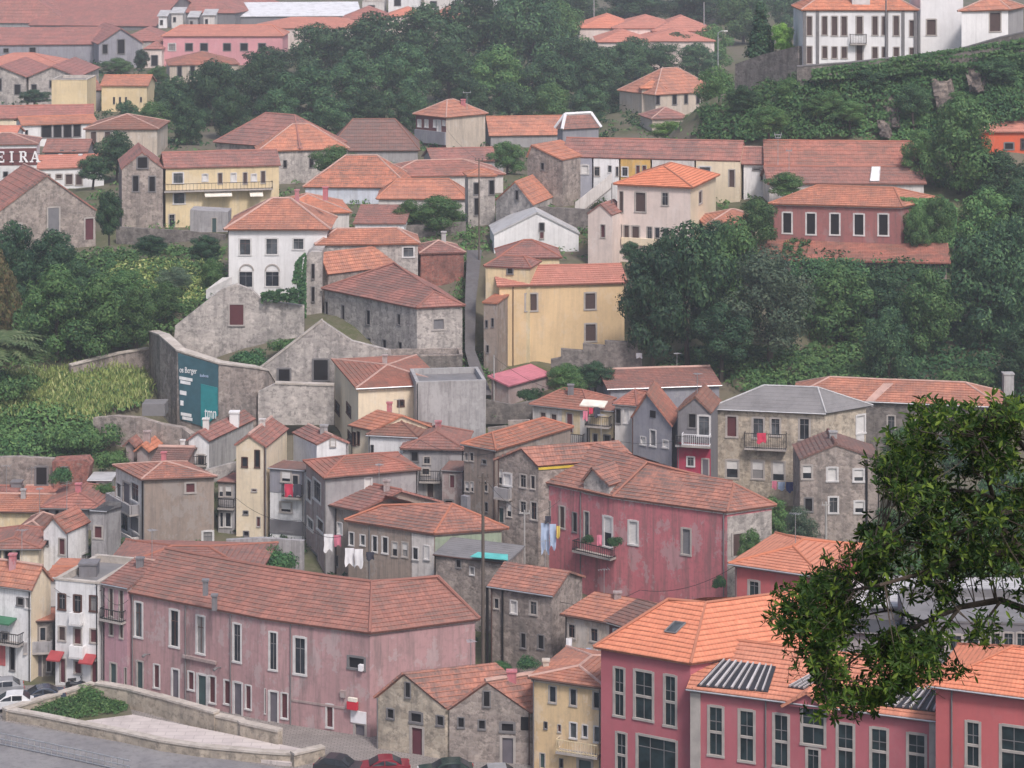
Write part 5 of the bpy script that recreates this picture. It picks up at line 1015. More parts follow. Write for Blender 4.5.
# letters
fcL = h.f['F']; sg = thing('rooftop_sign', 'large white serif letters reading EIRA along the port lodge roof', 'sign', tuple(P(20, 163, 373)))
fcs = Face(h2(P(-10, 163, 369.6)), h2(P(60, 162, 369.6)), 0, 90)
GL = {'E': [((.1,0),(.32,1)), ((0,0),(.8,.12)), ((0,.88),(.8,1)), ((.3,.45),(.62,.56)), ((.7,.0),(.8,.28)), ((.7,.72),(.8,1)), ((.55,.36),(.62,.65))],
      'I': [((.2,0),(.42,1)), ((.05,0),(.57,.1)), ((.05,.9),(.57,1))],
      'R': [((.1,0),(.3,1)), ((0,0),(.42,.1)), ((0,.9),(.62,1)), ((.3,.44),(.62,.54)), ((.58,.52),(.76,.92)), 'leg'],
      'A': ['al', 'ar', ((.22,.28),(.68,.38)), ((-.05,0),(.3,.1)), ((.58,0),(1.0,.1))]}
for ch, px, w in (('E', -3.5, 9.5), ('I', 9.2, 7.5), ('R', 19, 9.5), ('A', 30.2, 10)):
    m = MB(); y0, hh_ = 162.5, 11.0
    Q = lambda u, v: fcs.px(px+u*w, y0-v*hh_-px*.01, 0)
    for k, s_ in enumerate(GL[ch]):
        if s_ == 'leg': q = [Q(.42,.46), Q(.6,.46), Q(.95,0), Q(.72,0)]
        elif s_ == 'al': q = [Q(.05,0), Q(.17,0), Q(.52,1), Q(.42,1)]
        elif s_ == 'ar': q = [Q(.68,0), Q(.9,0), Q(.55,1), Q(.4,1)]
        else: (a_, b_), (c_, d_) = s_; q = [Q(a_,b_), Q(c_,b_), Q(c_,d_), Q(a_,d_)]
        m.prism([p+fcs.n*.012*k for p in q], -fcs.n*.25)
    m.build('letter', 'letter_white', sg)
m = MB(); 
for x in (0, 12, 24, 36): a_ = fcs.px(x, 163, -.4); m.tube([a_+UP*1.6, a_-UP*.25, a_-UP*.25+V((0, .9, 0))], .06)
for y in (154, 161): m.tube([fcs.px(-9, y, -.38), fcs.px(42, y, -.38)], .05)
m.build('support_frame', 'iron', sg)
H('small_white_gable', 'small house with pale gable behind the port lodge roof', 'house', (42, 152), (88, 152), d=392, dep=8, roof='gx', ry=139.5, wall='p:dgrey:.3', tile='t:old', base=31, caps='tile', W=[(60, 150, 64, 154, 'k'), (72, 150, 76, 154, 'k')])
h = H('stuccoed_house', 'square plastered house with brown pyramid roof behind the port lodge', 'house', (83, 129), (159, 129), gy=156, d=402, dep=13, roof='hip', ry=114, wall='p:beige:.6', tile='t:brown', base=31, W=[(90, 131, 97, 148, 'n'), (104, 131, 111, 148, 'n'), (90, 150, 96, 155, 'k'), (104, 150, 110, 155, 'k')])
H('veranda_house', 'white house with dark veranda and orange roof above the port lodge', 'house', (21, 125), (98, 122.5), gy=146, d=412, dep=9, roof='gx', ry=116, wall='p:white:.3', tile='t:bright', base=31, caps='tile', W=[(41, 124.5, 52, 138, 'k'), (53, 124.5, 62, 138, 'k'), (63, 124, 72, 138, 'k'), (73, 124, 81, 137, 'k'), (25, 130, 28, 135, 'k')])
H('tiled_house', 'small pink roof at the photo edge above the port lodge', 'house', (-20, 136), (16, 136), d=402, dep=8, roof='gx', ry=126, wall='p:white:.4', tile='t:pink', base=31, caps='tile')
H('long_house', 'long low cream house with faded roof at the left edge', 'house', (-30, 119), (94, 117), gy=130, d=430, dep=9, roof='gx', ry=105.5, wall='p:cream:.3', tile='t:far', base=31.5, caps='tile')
H('yellow_block', 'plain flat topped yellow block among the far warehouses', 'house', (51, 80), (87.5, 80), gy=113, d=452, dep=10, roof='flat', wall='p:pyellow:.25', tile='c:grey', base=32, ov=.1)
H('yellow_cottage', 'yellow house with orange roof right of the plain yellow block', 'house', (99.5, 85.5), (148.5, 85.5), gy=110, d=462, dep=11, roof='gx', ry=75, wall='p:pyellow:.25', tile='t:bright', base=32, caps='tile', W=[(113, 97, 115, 104, 'k'), (119, 97, 121, 104, 'k'), (125, 97, 127, 104, 'k'), (140, 97, 142, 102, 'k')])
H('red_roofed_house', 'small red roofed house wedged between the two yellow houses', 'house', (80, 91), (103, 90), gy=112, d=468, dep=8, roof='gx', ry=79, wall='p:grey:.5', tile='t:red', base=32, caps='tile')
FW = 'far stone warehouses'
H('stone_warehouse', 'far gabled stone warehouse at the left edge, arched windows', 'warehouse', (-30, 77), (27, 77), gy=104, d=492, dep=26, roof='gy', peak=(0, 66), wall='s:pale:1', tile='t:far', base=32.5, caps=None, group=FW, W=[(-3, 78, 2, 91, 'k'), (14, 84, 21, 95, 'k')])
H('stone_warehouse', 'far gabled stone warehouse behind the dark bush and yellow block', 'warehouse', (26.5, 77), (79, 77), gy=104, d=493, dep=26, roof='gy', peak=(52, 66), wall='s:pale:1', tile='t:far', base=32.5, caps=None, group=FW, W=[(31, 84, 37, 92, 'k'), (49, 80, 55, 88, 'k')])
H('stone_warehouse', 'far orange roof rising behind the two stone gables', 'warehouse', (-30, 66), (62, 66), d=530, dep=16, roof='hip', ry=53, wall='s:pale:1', tile='t:pink', base=33, caps='tile', group=FW)
H('stone_warehouse', 'far dark warehouse gable with two tall windows left of the pink house', 'warehouse', (97.5, 44), (144, 43), gy=64, d=548, dep=24, roof='gy', peak=(121, 28), wall='p:slate:.5', tile='t:far', base=34, caps=None, group=FW, W=[(102, 44, 108, 54, 'k'), (117, 39, 125, 54, 'k')])
H('stone_warehouse', 'far long grey warehouse at the left of the dark gable', 'warehouse', (-30, 45), (99, 44), gy=64, d=552, dep=22, roof='gx', ry=27, wall='p:slate:.5', tile='t:far', base=34, caps=None, group=FW, W=[(3, 48, 9, 53, 'k'), (29, 47, 36, 54, 'k')])
H('stone_warehouse', 'far low roof between the dark gable and pink house', 'warehouse', (118, 41), (165, 41), d=575, dep=20, roof='hip', ry=27, wall='s:pale:.8', tile='t:far', base=35, caps=None, group=FW)
H('great_warehouse', 'huge far roof filling the top left corner', 'warehouse', (-60, 22.5), (70, 23.5), gy=30, d=630, dep=70, roof='hip', ry=-22, hipf=.3, wall='p:grey:.5', tile='t:far', base=35.5, caps=None)
H('great_warehouse', 'far broad dull roof right of the huge corner roof', 'warehouse', (28, 25), (156, 26), gy=31, d=622, dep=52, roof='gx', ry=-5, wall='p:dgrey:.5', tile='t:far', base=35.5, caps=None)
H('great_warehouse', 'far roof behind the jumble of small pale buildings', 'warehouse', (120, 12), (236, 13), gy=24, d=650, dep=52, roof='hip', ry=-18, wall='p:dgrey:.5', tile='t:far', base=36.5, caps=None)
for x0, x1, yt, yb, lab, wl in ((157, 168, 16, 27, 'far tiny white block at the right end of the dull roof', 'white'), (170, 184, 13, 27, 'far tiny pale shed with white front among the jumble', 'whit2'), (187, 199, 17, 28, 'far tiny grey shed second from right in the jumble', 'grey'), (202, 216, 15, 27, 'far tiny pale block left of the white roofed hall', 'whit2')):
    H('small_block', lab, 'building', (x0, yt), (x1, yt), gy=yb, d=606, dep=6, roof='shed', rise=1.2, wall='p:%s:.4' % wl, tile='c:lgrey', base=36, caps=None, group='jumble of small far buildings', W=[(x0+3, yt+4, x0+6, yt+9, 'k')])
h = H('pink_house', 'far light pink house with long roof and square windows', 'house', (161.5, 36), (284, 36), gy=64, d=556, dep=14, roof='hip', ry=25, hipf=.5, wall='p:bpink:.15', tile='t:pink', base=34, caps='tile', W=[(x, 43, x+8, 51, 'c' if k == 0 else 'k') for k, x in enumerate((168, 185, 200, 223, 240, 258))])
H('pink_annex', 'low dusty pink annex left of the light pink house', 'house', (143, 49), (163, 49), gy=70, d=552, dep=10, roof='hip', ry=41, wall='p:palepink:.4', tile='t:far', base=34, caps=None, W=[(151, 55, 158, 66, 'k')])
H('brown_roofed_house', 'far house with brown roof in front of the light pink house', 'house', (168, 65), (240, 64), gy=82, d=522, dep=16, roof='hip', ry=51, wall='p:beige:.5', tile='t:old', base=33, caps=None, W=[(177, 66, 182, 77, 'k'), (190, 66, 195, 76, 'k')])
H('white_roofed_hall', 'far hall with wide white sheet roof above the wood', 'hall', (222, 16.5), (362, 15.5), gy=24, d=650, dep=34, roof='gx', ry=2, wall='p:dgrey:.3', tile='c:white', base=37, caps=None)
FR = 'far roofs along the top of the wood'
for i, (x0, y0, x1, ry, lab) in enumerate([(250, 28, 372, 17, 'far pink roof just below the white roofed hall'), (340, 19, 392, 6, 'far pink roof right of the white roofed hall'), (386, 16, 425, 7, 'far pink roof behind the middle tree tops'), (425, 20, 470, 6, 'far pink roof at the right end of the tree tops')]):
    H('far_house', lab, 'house', (x0, y0), (x1, y0), d=600+(20-y0)*2.2, dep=18, roof='hip', ry=ry, wall='p:palepink:.3', tile='t:pink' if i != 1 else 't:far', base=36, caps=None, group=FR)
for i, (x0, x1, yt, lab, wl) in enumerate([(362, 384, 2, 'far pale block right of the white hall roof', 'whit2'), (388, 420, -4, 'far white block with dark opening above the pink roofs', 'white'), (424, 462, -2, 'far white block above the middle tree tops', 'whit2'), (492, 512, 0, 'far pale block at the edge of the wood', 'whit2')]):
    H('far_block', lab, 'building', (x0, yt), (x1, yt), d=690+i*4, dep=14, roof='flat', wall='p:%s:.3' % wl, tile='c:grey', base=38, ov=.1, W=[(x0+6, yt+3, x0+13, yt+10, 'k')])
for i, (x0, y0, x1, ry, dd, lab) in enumerate([(578, 28, 640, 13.5, 560, 'far pink gabled roof in the wood, leftmost of three'), (612, 28, 684, 14.5, 556, 'far pink roof in the wood, middle of three'), (652, 31, 716, 15, 552, 'far pink roof in the wood, rightmost of three'), (596, 42, 650, 29, 536, 'low far pink roof before the leftmost wood roofs'), (636, 41, 716, 28, 540, 'low far pink roof before the rightmost wood roofs')]):
    H('far_house', lab, 'house', (x0, y0), (x1, y0), d=dd, dep=20, roof='hip', ry=ry, wall='p:palepink:.3', tile='t:pink', base=33, caps=None, group=FR)

slab('yard_wall', 'grey rendered yard wall above the warehouse roof beside the dense green bush', 'wall', [(226, 540), (262, 538), (304, 541), (304, 580), (226, 575)], 222, .5, 'p:grey:.9')
slab('garden_wall', 'dark stone garden wall below the pink canopy', 'wall', [(486, 400), (512, 405), (548, 398), (548, 424), (486, 424)], 261, .5, 's:dark:1.4')
slab('garden_wall', 'low stepped garden wall left of the low white and yellow house', 'wall', [(488, 428), (508, 426), (508, 421), (530, 420), (530, 446), (488, 446)], 256.5, .5, 's:brown:1.4')
slab('terrace_wall', 'rough stone terrace wall left of the belfry under the round green tree', 'wall', [(402, 226), (466, 222), (466, 240), (402, 242)], 318, .6, 's:dark:1.3')
slab('yard_wall', 'pale broken yard wall beside the long grey sided shed', 'wall', [(206, 470), (236, 462), (262, 462), (262, 480), (206, 482)], 245, .5, 's:pale:1.3')
for pts, lab in [([(336, 478, 229), (420, 440, 240), (497, 452, 229)], 'thin cable slung over the roofs below the concrete tower'), ([(52, 520, 231), (118, 486, 236), (190, 452, 252)], 'thin cable slung over the lower left roofs'), ([(236, 498, 237.5), (300, 520, 228), (345, 535, 221.5)], 'thin cable between cream gabled house and terrace house'), ([(528, 470, 228), (612, 440, 245), (712, 430, 243)], 'thin cable above the pink mansion roof'), ([(553, 600, 208), (640, 590, 206), (735, 566, 198)], 'thin cable in front of the pink mansion'), ([(128, 600, 203), (101, 590, 206), (54, 588, 207)], 'thin cable across the white townhouse')]:
    m = MB()
    for (a, b) in zip(pts, pts[1:]):
        A_, B_ = P(*a), P(*b); m.tube([A_.lerp(B_, i/10)-UP*(3.2*(i/10)*(1-i/10)) for i in range(11)], .022, 4)
    tag(m.build('cable', 'iron', None, tuple(P(*pts[0]))), lab, 'cable')
# ================================================================ vegetation
def crown_mesh(name, seed, lobes, leaf, n, mat, flat=.85, droop=0.):
    """lobes: list of (centre, radius); leaves are small bent faces spread over and inside the lobes"""
    r = random.Random(seed); v = []; f = []
    tot = sum(q[1]**2 for q in lobes)
    for c, rad in lobes:
        k = int(n*rad*rad/tot)
        for _ in range(k):
            z = r.uniform(-.75, 1); a = r.uniform(0, 6.2832); s = math.sqrt(1-z*z); d = V((s*math.cos(a), s*math.sin(a), z))
            bumpy = .86+.3*pnoise((d.x*2.2+c[0], d.y*2.2+c[1], d.z*2.2+seed))+.12*pnoise((d.x*6+c[0], d.y*6, d.z*6))
            rr = rad*bumpy*(r.uniform(.8, 1.03) if r.random() < .75 else r.uniform(.45, .9))
            p = V(c)+V((d.x*rr, d.y*rr, d.z*rr*flat))
            if p.z < .15: continue
            nn = (d+V((r.gauss(0, .32), r.gauss(0, .32), r.gauss(.15, .3)))).normalized()
            t = nn.cross(V((r.gauss(0, 1), r.gauss(0, 1), r.gauss(0, 1)))).normalized(); b = nn.cross(t)
            if droop: t = (t+V((0, 0, -droop))).normalized(); b = nn.cross(t).normalized()
            L_ = leaf*r.uniform(.6, 1.35); w = L_*r.uniform(.35, .6); i = len(v)
            v += [tuple(p-t*L_), tuple(p+b*w+nn*w*.15), tuple(p+t*L_), tuple(p-b*w+nn*w*.15)]; f.append((i, i+1, i+2, i+3))
    me = bpy.data.meshes.new(name); me.from_pydata(v, [], f); me.materials.append(MT(mat)); me.update(); return me
def lobes_round(seed, n, w, hgt, base=.22):
    r = random.Random(seed); out = []
    for i in range(n):
        t = (i+.5)/n; z = hgt*(base+(.95-base)*t); rad_at = w*math.sqrt(max(.05, 1-((t-.42)/.62)**2))
        a = i*2.4+r.uniform(-.5, .5); k = rad_at*r.uniform(.35, .75) if i < n-1 else 0
        out.append((((math.cos(a)*k), math.sin(a)*k, z), w*r.uniform(.30, .50)))
    out.append(((0, 0, hgt*.55), w*.62)); return out
def trunk_mesh(name, seed, hgt, w, rad):
    r = random.Random(seed); m = MB()
    m.tube([(0, 0, -1.2), (.1, 0, hgt*.25), (.15, .1, hgt*.6)], [rad, rad*.75, rad*.35], 7)
    for k in range(6):
        a = k*1.1+r.random(); z = hgt*(.22+.07*k); e = V((math.cos(a)*w*.6, math.sin(a)*w*.6, z+hgt*.25)); m.tube([(.08, 0, z), tuple(e*.5+V((0, 0, z*.55))), tuple(e)], [rad*.4, rad*.25, rad*.08], 5)
    me = bpy.data.meshes.new(name); me.from_pydata(m.v, [], m.f); me.materials.append(MT('bark')); me.update(); return me
VAR = {}
def variants(kind):
    if kind in VAR: return VAR[kind]
    out = []
    if kind in ('wood', 'dark', 'mid', 'bright', 'rust'):
        for s in range(4 if kind in ('wood', 'mid') else 2): out.append((crown_mesh('crown', 31*s+len(kind), lobes_round(s+len(kind)*7, 15, 1., 2., .12), .042, 11500, 'l:'+kind), trunk_mesh('trunk', s, 2., 1., .07)))
    elif kind == 'olive':
        for s in range(2): out.append((crown_mesh('crown', 71+s, lobes_round(s+50, 17, .95, 2., .12), .034, 13000, 'l:olive', droop=.5), trunk_mesh('trunk', s, 2., 1., .07)))
    elif kind == 'cypress':
        out.append((crown_mesh('crown', 5, [((.05*math.sin(i*2), .05*math.cos(i*2), .12+i*.16), .5*(1-i/13)+.08) for i in range(12)], .055, 5000, 'l:dark'), trunk_mesh('trunk', 3, 2., .3, .06)))
    elif kind == 'bush':
        for s in range(3):
            r = random.Random(s+9); out.append((crown_mesh('crown', 90+s, [((r.uniform(-.6, .6), r.uniform(-.6, .6), r.uniform(.2, .55)), r.uniform(.35, .6)) for _ in range(8)], .06, 3200, 'l:mid'), None))
    elif kind == 'hedge':
        for s in range(2):
            r = random.Random(s+19); out.append((crown_mesh('crown', 190+s, [((r.uniform(-.6, .6), r.uniform(-.6, .6), r.uniform(.2, .55)), r.uniform(.35, .6)) for _ in range(8)], .06, 3200, 'l:ivyd'), None))
    elif kind == 'palm':
        v = []; f = []; r = random.Random(4)
        for k in range(120):
            a = r.uniform(0, 6.283); el = r.uniform(-.15, 1.2); l_ = r.uniform(.8, 1.05); d = V((math.cos(a), math.sin(a), 0)); side = V((-d.y, d.x, 0)); prev = None
            for i in range(9):
                t = i/8; p = V((0, 0, 1.15))+d*(l_*t*math.cos(el*(1-t*.5)))+UP*(l_*(t*math.sin(el)-t*t*.75))
                if prev is not None:
                    w = .2*math.sin(math.pi*min(1, t*1.05)+.05)+.01
                    for sg_ in (-1, 1):
                        for q_ in (0, .5):
                            i0 = len(v); pa = prev.lerp(p, q_); pb = prev.lerp(p, q_+.42); tip = (pa+pb)/2+side*sg_*w+d*.07-UP*.05
                            v += [tuple(pa), tuple(pb), tuple(tip)]; f.append((i0, i0+1, i0+2))
                prev = p
        me = bpy.data.meshes.new('crown'); me.from_pydata(v, [], f); me.materials.append(MT('l:palm')); me.update()
        out.append((me, trunk_mesh('trunk', 8, 1.6, .01, .09)))
    VAR[kind] = out; return out
NT = [0]
def tree(name, label, kind, px, py, hp, wp, d=None, group='trees', cat='tree', mat=None, gnd=True):
    """stands at the pixel (px,py); hp, wp: height and width it has in the photo"""
    d = d or D(py); p = P(px, py, d); s = d/F; root = thing(name, label, cat, tuple(p), group); vs = variants(kind); cm, tm = vs[NT[0] % len(vs)]; NT[0] += 1
    hgt = hp*s; wid = wp*s; c = bpy.data.objects.new('crown' if kind not in ('bush', 'hedge') else 'foliage', cm); COL.objects.link(c); c.parent = root
    root.scale = (wid/2, wid/2, hgt/2) if kind not in ('bush', 'hedge') else (wid/2, wid/2, hgt*.95)
    root.rotation_euler = (0, 0, R.random()*6.28)
    if kind == 'palm': root.scale = (wid/2, wid/2, hgt/1.75)
    if mat: 
        c.data = cm.copy(); c.data.materials.clear(); c.data.materials.append(MT(mat))
    if tm: t = bpy.data.objects.new('trunk', tm); COL.objects.link(t); t.parent = root
    if gnd: GROUND.append((p.x, p.y, p.z, .35))
    return root
GW = 'trees of the dark wood'
# the dark wood: back to front
for (x, y, hh_, w, k, lab) in [
 (222, 100, 36, 60, 'wood', 'dark tree at the upper left end of the wood'), (268, 88, 40, 66, 'wood', 'dark tree in the wood just under the first far pink roofs'), (318, 80, 54, 72, 'wood', 'tree in the back row of the wood below the white roofed hall'), (372, 82, 68, 86, 'wood', 'tree in the back row of the wood under the far pink roofs'), (428, 78, 72, 84, 'wood', 'tall tree at the top centre of the wood'), (478, 74, 84, 86, 'wood', 'tall crown rising highest near the middle top of the wood'), (530, 78, 92, 90, 'wood', 'tall dark tree left of the far roofs in the wood'), (560, 70, 64, 60, 'mid', 'hazy green tree behind the far wood roofs at left'),
 (178, 128, 50, 50, 'wood', 'dark tree behind the square plastered house'), (212, 128, 66, 62, 'wood', 'dark tree behind the dull hipped roof at the wood edge'), (262, 118, 62, 66, 'wood', 'round dark tree in the middle of the wood behind the pyramid roof'), (308, 126, 58, 84, 'wood', 'broad rounded tree low in the wood left of the brown roof'), (356, 114, 62, 70, 'wood', 'dark tree in the wood behind the long brown roof'), (404, 112, 66, 68, 'wood', 'dark tree in the wood left of the galleried house'), (452, 104, 56, 64, 'wood', 'greener tree in the wood above the galleried house roof'), (500, 112, 62, 74, 'mid', 'broad pale green tree right of the galleried house'), (548, 112, 60, 66, 'wood', 'dark tree in the wood above the long orange roof'), (598, 110, 56, 64, 'wood', 'dark tree left of the beige hillside house'), (572, 92, 52, 60, 'wood', 'dark tree in the wood below the leftmost far roof'), (632, 82, 44, 56, 'wood', 'dark tree right below the far wood roofs'), (676, 74, 40, 52, 'wood', 'dark tree under the rightmost far wood roof'), (712, 72, 44, 48, 'mid', 'tree beside the street lamp above the beige hillside house'),
 (636, 22, 34, 90, 'wood', 'far dark tree mass top behind the wood roofs'), (576, 30, 46, 60, 'wood', 'far dark tree at the top left of the wood roofs'), (700, 26, 44, 80, 'wood', 'far dark tree behind the tall lamp post at the top'), (742, 44, 50, 60, 'mid', 'tree between lamp post and pointed dark tree'), (740, 20, 40, 70, 'wood', 'far dark tree at the top left of the pointed tree'), (786, 30, 46, 40, 'wood', 'far dark tree just left of the white villa')]:
    tree('wood_tree', lab, k, x, y, hh_, w, d=D(y)+8, group=GW)
for (x, y, hh_, w, k, lab) in [(188, 146, 46, 40, 'wood', 'low dark tree at the left foot of the wood'), (232, 140, 50, 50, 'wood', 'low front tree of the wood left of the pyramid roof'), (276, 138, 46, 56, 'wood', 'low front tree of the wood just above the pyramid roof'), (328, 142, 44, 52, 'wood', 'low front tree of the wood between the two hipped roofs'), (368, 134, 44, 54, 'wood', 'low front tree of the wood above the brown roof ridge'), (408, 134, 44, 44, 'wood', 'low front tree touching the galleried house at its left'), (470, 124, 44, 46, 'wood', 'low front tree directly behind the galleried house chimney'), (512, 130, 46, 52, 'wood', 'low front tree over the left end of the long orange roof'), (552, 130, 44, 52, 'mid', 'low front tree over the right end of the long orange roof'), (590, 128, 42, 48, 'wood', 'low front tree above the white ridged roof'), (622, 122, 42, 44, 'wood', 'low front tree left of the hillside annex'), (160, 112, 26, 34, 'wood', 'small dark tree right of the yellow cottage'), (200, 112, 26, 36, 'wood', 'small dark tree below the brown roofed far house'),
 (590, 80, 38, 50, 'wood', 'tree hiding the walls of the leftmost far wood roofs'), (624, 80, 36, 50, 'wood', 'tree hiding the walls below the middle far wood roofs'), (658, 78, 34, 54, 'wood', 'tree hiding the walls under the rightmost far wood roofs'), (698, 78, 34, 52, 'wood', 'tree before the right end wall of the far wood roofs')]:
    tree('wood_tree', lab, k, x, y, hh_, w, d=D(y)+3, group=GW)
tree('pointed_tree', 'pointed very dark tree left of the white villa', 'cypress', 761, 62, 60, 66, d=352)
tree('bright_shrub', 'bright yellow green shrub beside the pointed dark tree', 'bright', 783, 54, 30, 30, d=349)
# left valley
for (x, y, hh_, w, k, lab) in [
 (116, 176, 44, 46, 'wood', 'dark tree between port lodge and granary'), (110, 238, 46, 34, 'wood', 'dark slender tree between stone barn and granary'), (92, 182, 26, 40, 'wood', 'low dark tree in front of the port lodge right end'), (128, 142, 40, 34, 'dark', 'dark tree right of the plastered house'), (152, 140, 36, 44, 'mid', 'green tree left of the dull hipped roof'), (142, 70, 20, 20, 'dark', 'far small dark conifer like tree before the dark warehouse gable'),
 (117, 75, 16, 34, 'mid', 'far round green tree in front of the dark warehouse gable'), (158, 84, 18, 24, 'mid', 'far small tree right of the yellow cottage'), (34, 104, 14, 38, 'dark', 'far low dark bush in front of the stone gables'),
 (12, 300, 76, 60, 'dark', 'dark tree at the left edge below the stone barn'), (52, 292, 60, 66, 'dark', 'dark bushy tree below the barn wall'), (-2, 345, 92, 44, 'rust', 'rusty brown leaved tree at the left edge'), (58, 352, 80, 76, 'mid', 'large round green tree in the left valley'), (100, 356, 76, 74, 'mid', 'large green tree in the centre of the left valley'), (78, 322, 60, 60, 'wood', 'darker tree behind the two large valley trees'), (138, 344, 56, 50, 'mid', 'green tree against the billboard wall corner'), (126, 306, 34, 50, 'mid', 'low green tree behind the large valley trees'), (166, 318, 34, 40, 'mid', 'green bushy tree left of the ruined gable'),
 (205, 262, 26, 40, 'dark', 'dark shrub below the terrace wall left of the white mansion'), (150, 256, 20, 44, 'dark', 'dark shrub under the old garden wall'), (176, 290, 22, 44, 'olive', 'greyish shrub in the rough garden'), (212, 286, 26, 32, 'mid', 'shrub at the foot of the white mansion stairs')]:
    tree('valley_tree', lab, k, x, y, hh_, w, group='trees in the left valley')
tree('palm_tree', 'drooping palm at the left edge above the grassy slope', 'palm', -4, 392, 70, 128, d=268)
# right-hand trees
for (x, y, hh_, w, k, d_, lab) in [
 (650, 362, 112, 82, 'dark', 272, 'big dark tree right beside the yellow mansion'), (690, 352, 126, 92, 'wood', 276, 'largest dark tree in front of the cream villa'), (734, 330, 104, 80, 'mid', 284, 'dark tree top right of the cream villa'), (664, 300, 60, 70, 'dark', 286, 'dark tree crown just below the cream villa balcony'), (768, 354, 100, 112, 'olive', 273, 'greyish olive toned tree below the red porch'), (720, 366, 60, 70, 'dark', 270, 'greener low tree at the foot of the largest dark tree'),
 (838, 352, 82, 90, 'mid', 282, 'dark tree below the porch roof, in the middle'), (880, 340, 66, 80, 'wood', 284, 'dark tree below the porch roof right half'), (930, 356, 84, 70, 'mid', 276, 'dark tree right of the ivy covered stump'), (984, 352, 116, 96, 'wood', 278, 'tall dark tree at the right edge under the cliff'), (1016, 330, 110, 70, 'wood', 284, 'dark tree at the very right edge, mid height'), (1020, 385, 60, 60, 'wood', 266, 'low dark tree above the chimney at the right edge'),
 (986, 272, 82, 84, 'mid', 304, 'dark tree behind the creeper covered tree'), (960, 196, 92, 84, 'mid', 314, 'big green tree left of the orange house'), (1000, 210, 58, 70, 'wood', 312, 'dark tree below the orange house'), (920, 176, 44, 40, 'mid', 317, 'small green tree at the right end of the long red roof'), (1024, 236, 50, 60, 'wood', 306, 'dark tree at the right edge below the orange house'),
 (756, 248, 46, 50, 'mid', 299, 'green tree left of the red house'), (786, 196, 22, 50, 'mid', 309, 'low green tree in front of the lower long roof'), (716, 262, 40, 60, 'dark', 296, 'dark tree below the low orange hipped roof'), (630, 262, 20, 26, 'dark', 300, 'dark shrub at the foot of the cream villa'),
 (438, 232, 34, 64, 'mid', 320, 'round green tree in front of the bright roof left of the belfry'), (410, 232, 30, 40, 'mid', 321, 'dark green tree left of the belfry'), (335, 180, 32, 54, 'mid', 366, 'light green tree right of the pyramid roof house'), (506, 172, 30, 44, 'mid', 372, 'green tree below the long orange roof'), (670, 140, 18, 50, 'bright', 395, 'light green shrubs right of the white ridged house'), (716, 122, 52, 56, 'mid', 375, 'green tree at the left foot of the cliff'), (744, 136, 46, 60, 'mid', 352, 'light green tree on the slope under the old wall'), (696, 136, 24, 40, 'mid', 390, 'green shrub on the slope right of the hillside house'),
 (566, 398, 32, 44, 'mid', 262, 'garden tree below the pink canopy'), (596, 388, 26, 40, 'dark', 266, 'dark garden tree under the stepped wall'), (752, 572, 40, 30, 'mid', 213, 'small dark tree at the right end of the pink mansion'), (800, 560, 50, 46, 'olive', 214, 'pale misty looking tree in front of the flat gabled house'), (772, 540, 40, 40, 'mid', 222, 'small tree between mansion and big stone house'), (975, 600, 66, 90, 'mid', 206, 'dark green tree behind the leafy branch'), (1010, 560, 90, 80, 'wood', 214, 'large dark tree behind the branch at the right edge'), (890, 560, 50, 60, 'mid', 214, 'tree behind the branch below the flat gabled house'), (905, 470, 40, 50, 'mid', 240, 'green tree before the long stone house'), (960, 480, 50, 60, 'wood', 240, 'dark tree before the long stone house')]:
    tree('hillside_tree', lab, k, x, y, hh_, w, d=d_, group='trees of the right slope')
for (x, y, hh_, w, d_, k, lab) in [(918, 250, 40, 34, 299, 'mid', 'creeper clad shrub against the right end of the red house'), (940, 244, 48, 40, 301, 'mid', 'taller creeper clad shrub right of the one at the red house'), (912, 222, 24, 26, 304, 'wood', 'dark creeper heap at the roof corner of the red house'), (826, 118, 26, 44, 331, 'mid', 'shrubby tree on the cliff left of the green tank'), (868, 92, 24, 46, 334, 'wood', 'dark shrub under the middle of the white villa'), (914, 116, 30, 40, 328, 'wood', 'dark tree at the cliff foot between the two lower rocks'), (1000, 84, 26, 48, 331, 'wood', 'dark shrub high on the cliff at the right edge'), (790, 104, 24, 40, 336, 'mid', 'shrub below the left corner of the white villa'), (770, 134, 26, 44, 326, 'mid', 'green tree at the cliff foot behind the long worn roof'), (962, 118, 26, 40, 327, 'mid', 'shrub at the cliff foot left of the orange house'), (850, 122, 20, 36, 328, 'mid', 'green shrub right behind the green tank'), (742, 112, 26, 36, 341, 'wood', 'dark shrub under the streaked stone wall'), (894, 80, 20, 34, 335, 'mid', 'light shrub under the right half of the white villa')]:
    tree('cliff_shrub', lab, k, x, y, hh_, w, d=d_, group='shrubs on the cliff', gnd=False)
def ivy_stump():
    return tree('ivy_clad_tree', 'short dead trunk draped in ivy standing on the green slope', 'wood', 888, 382, 72, 58, d=268)
ivy_stump()
tree('round_bush', 'pale green rounded bush above the long worn roof', 'bush', 960, 392, 30, 76, d=266, group='bushes', cat='bush')
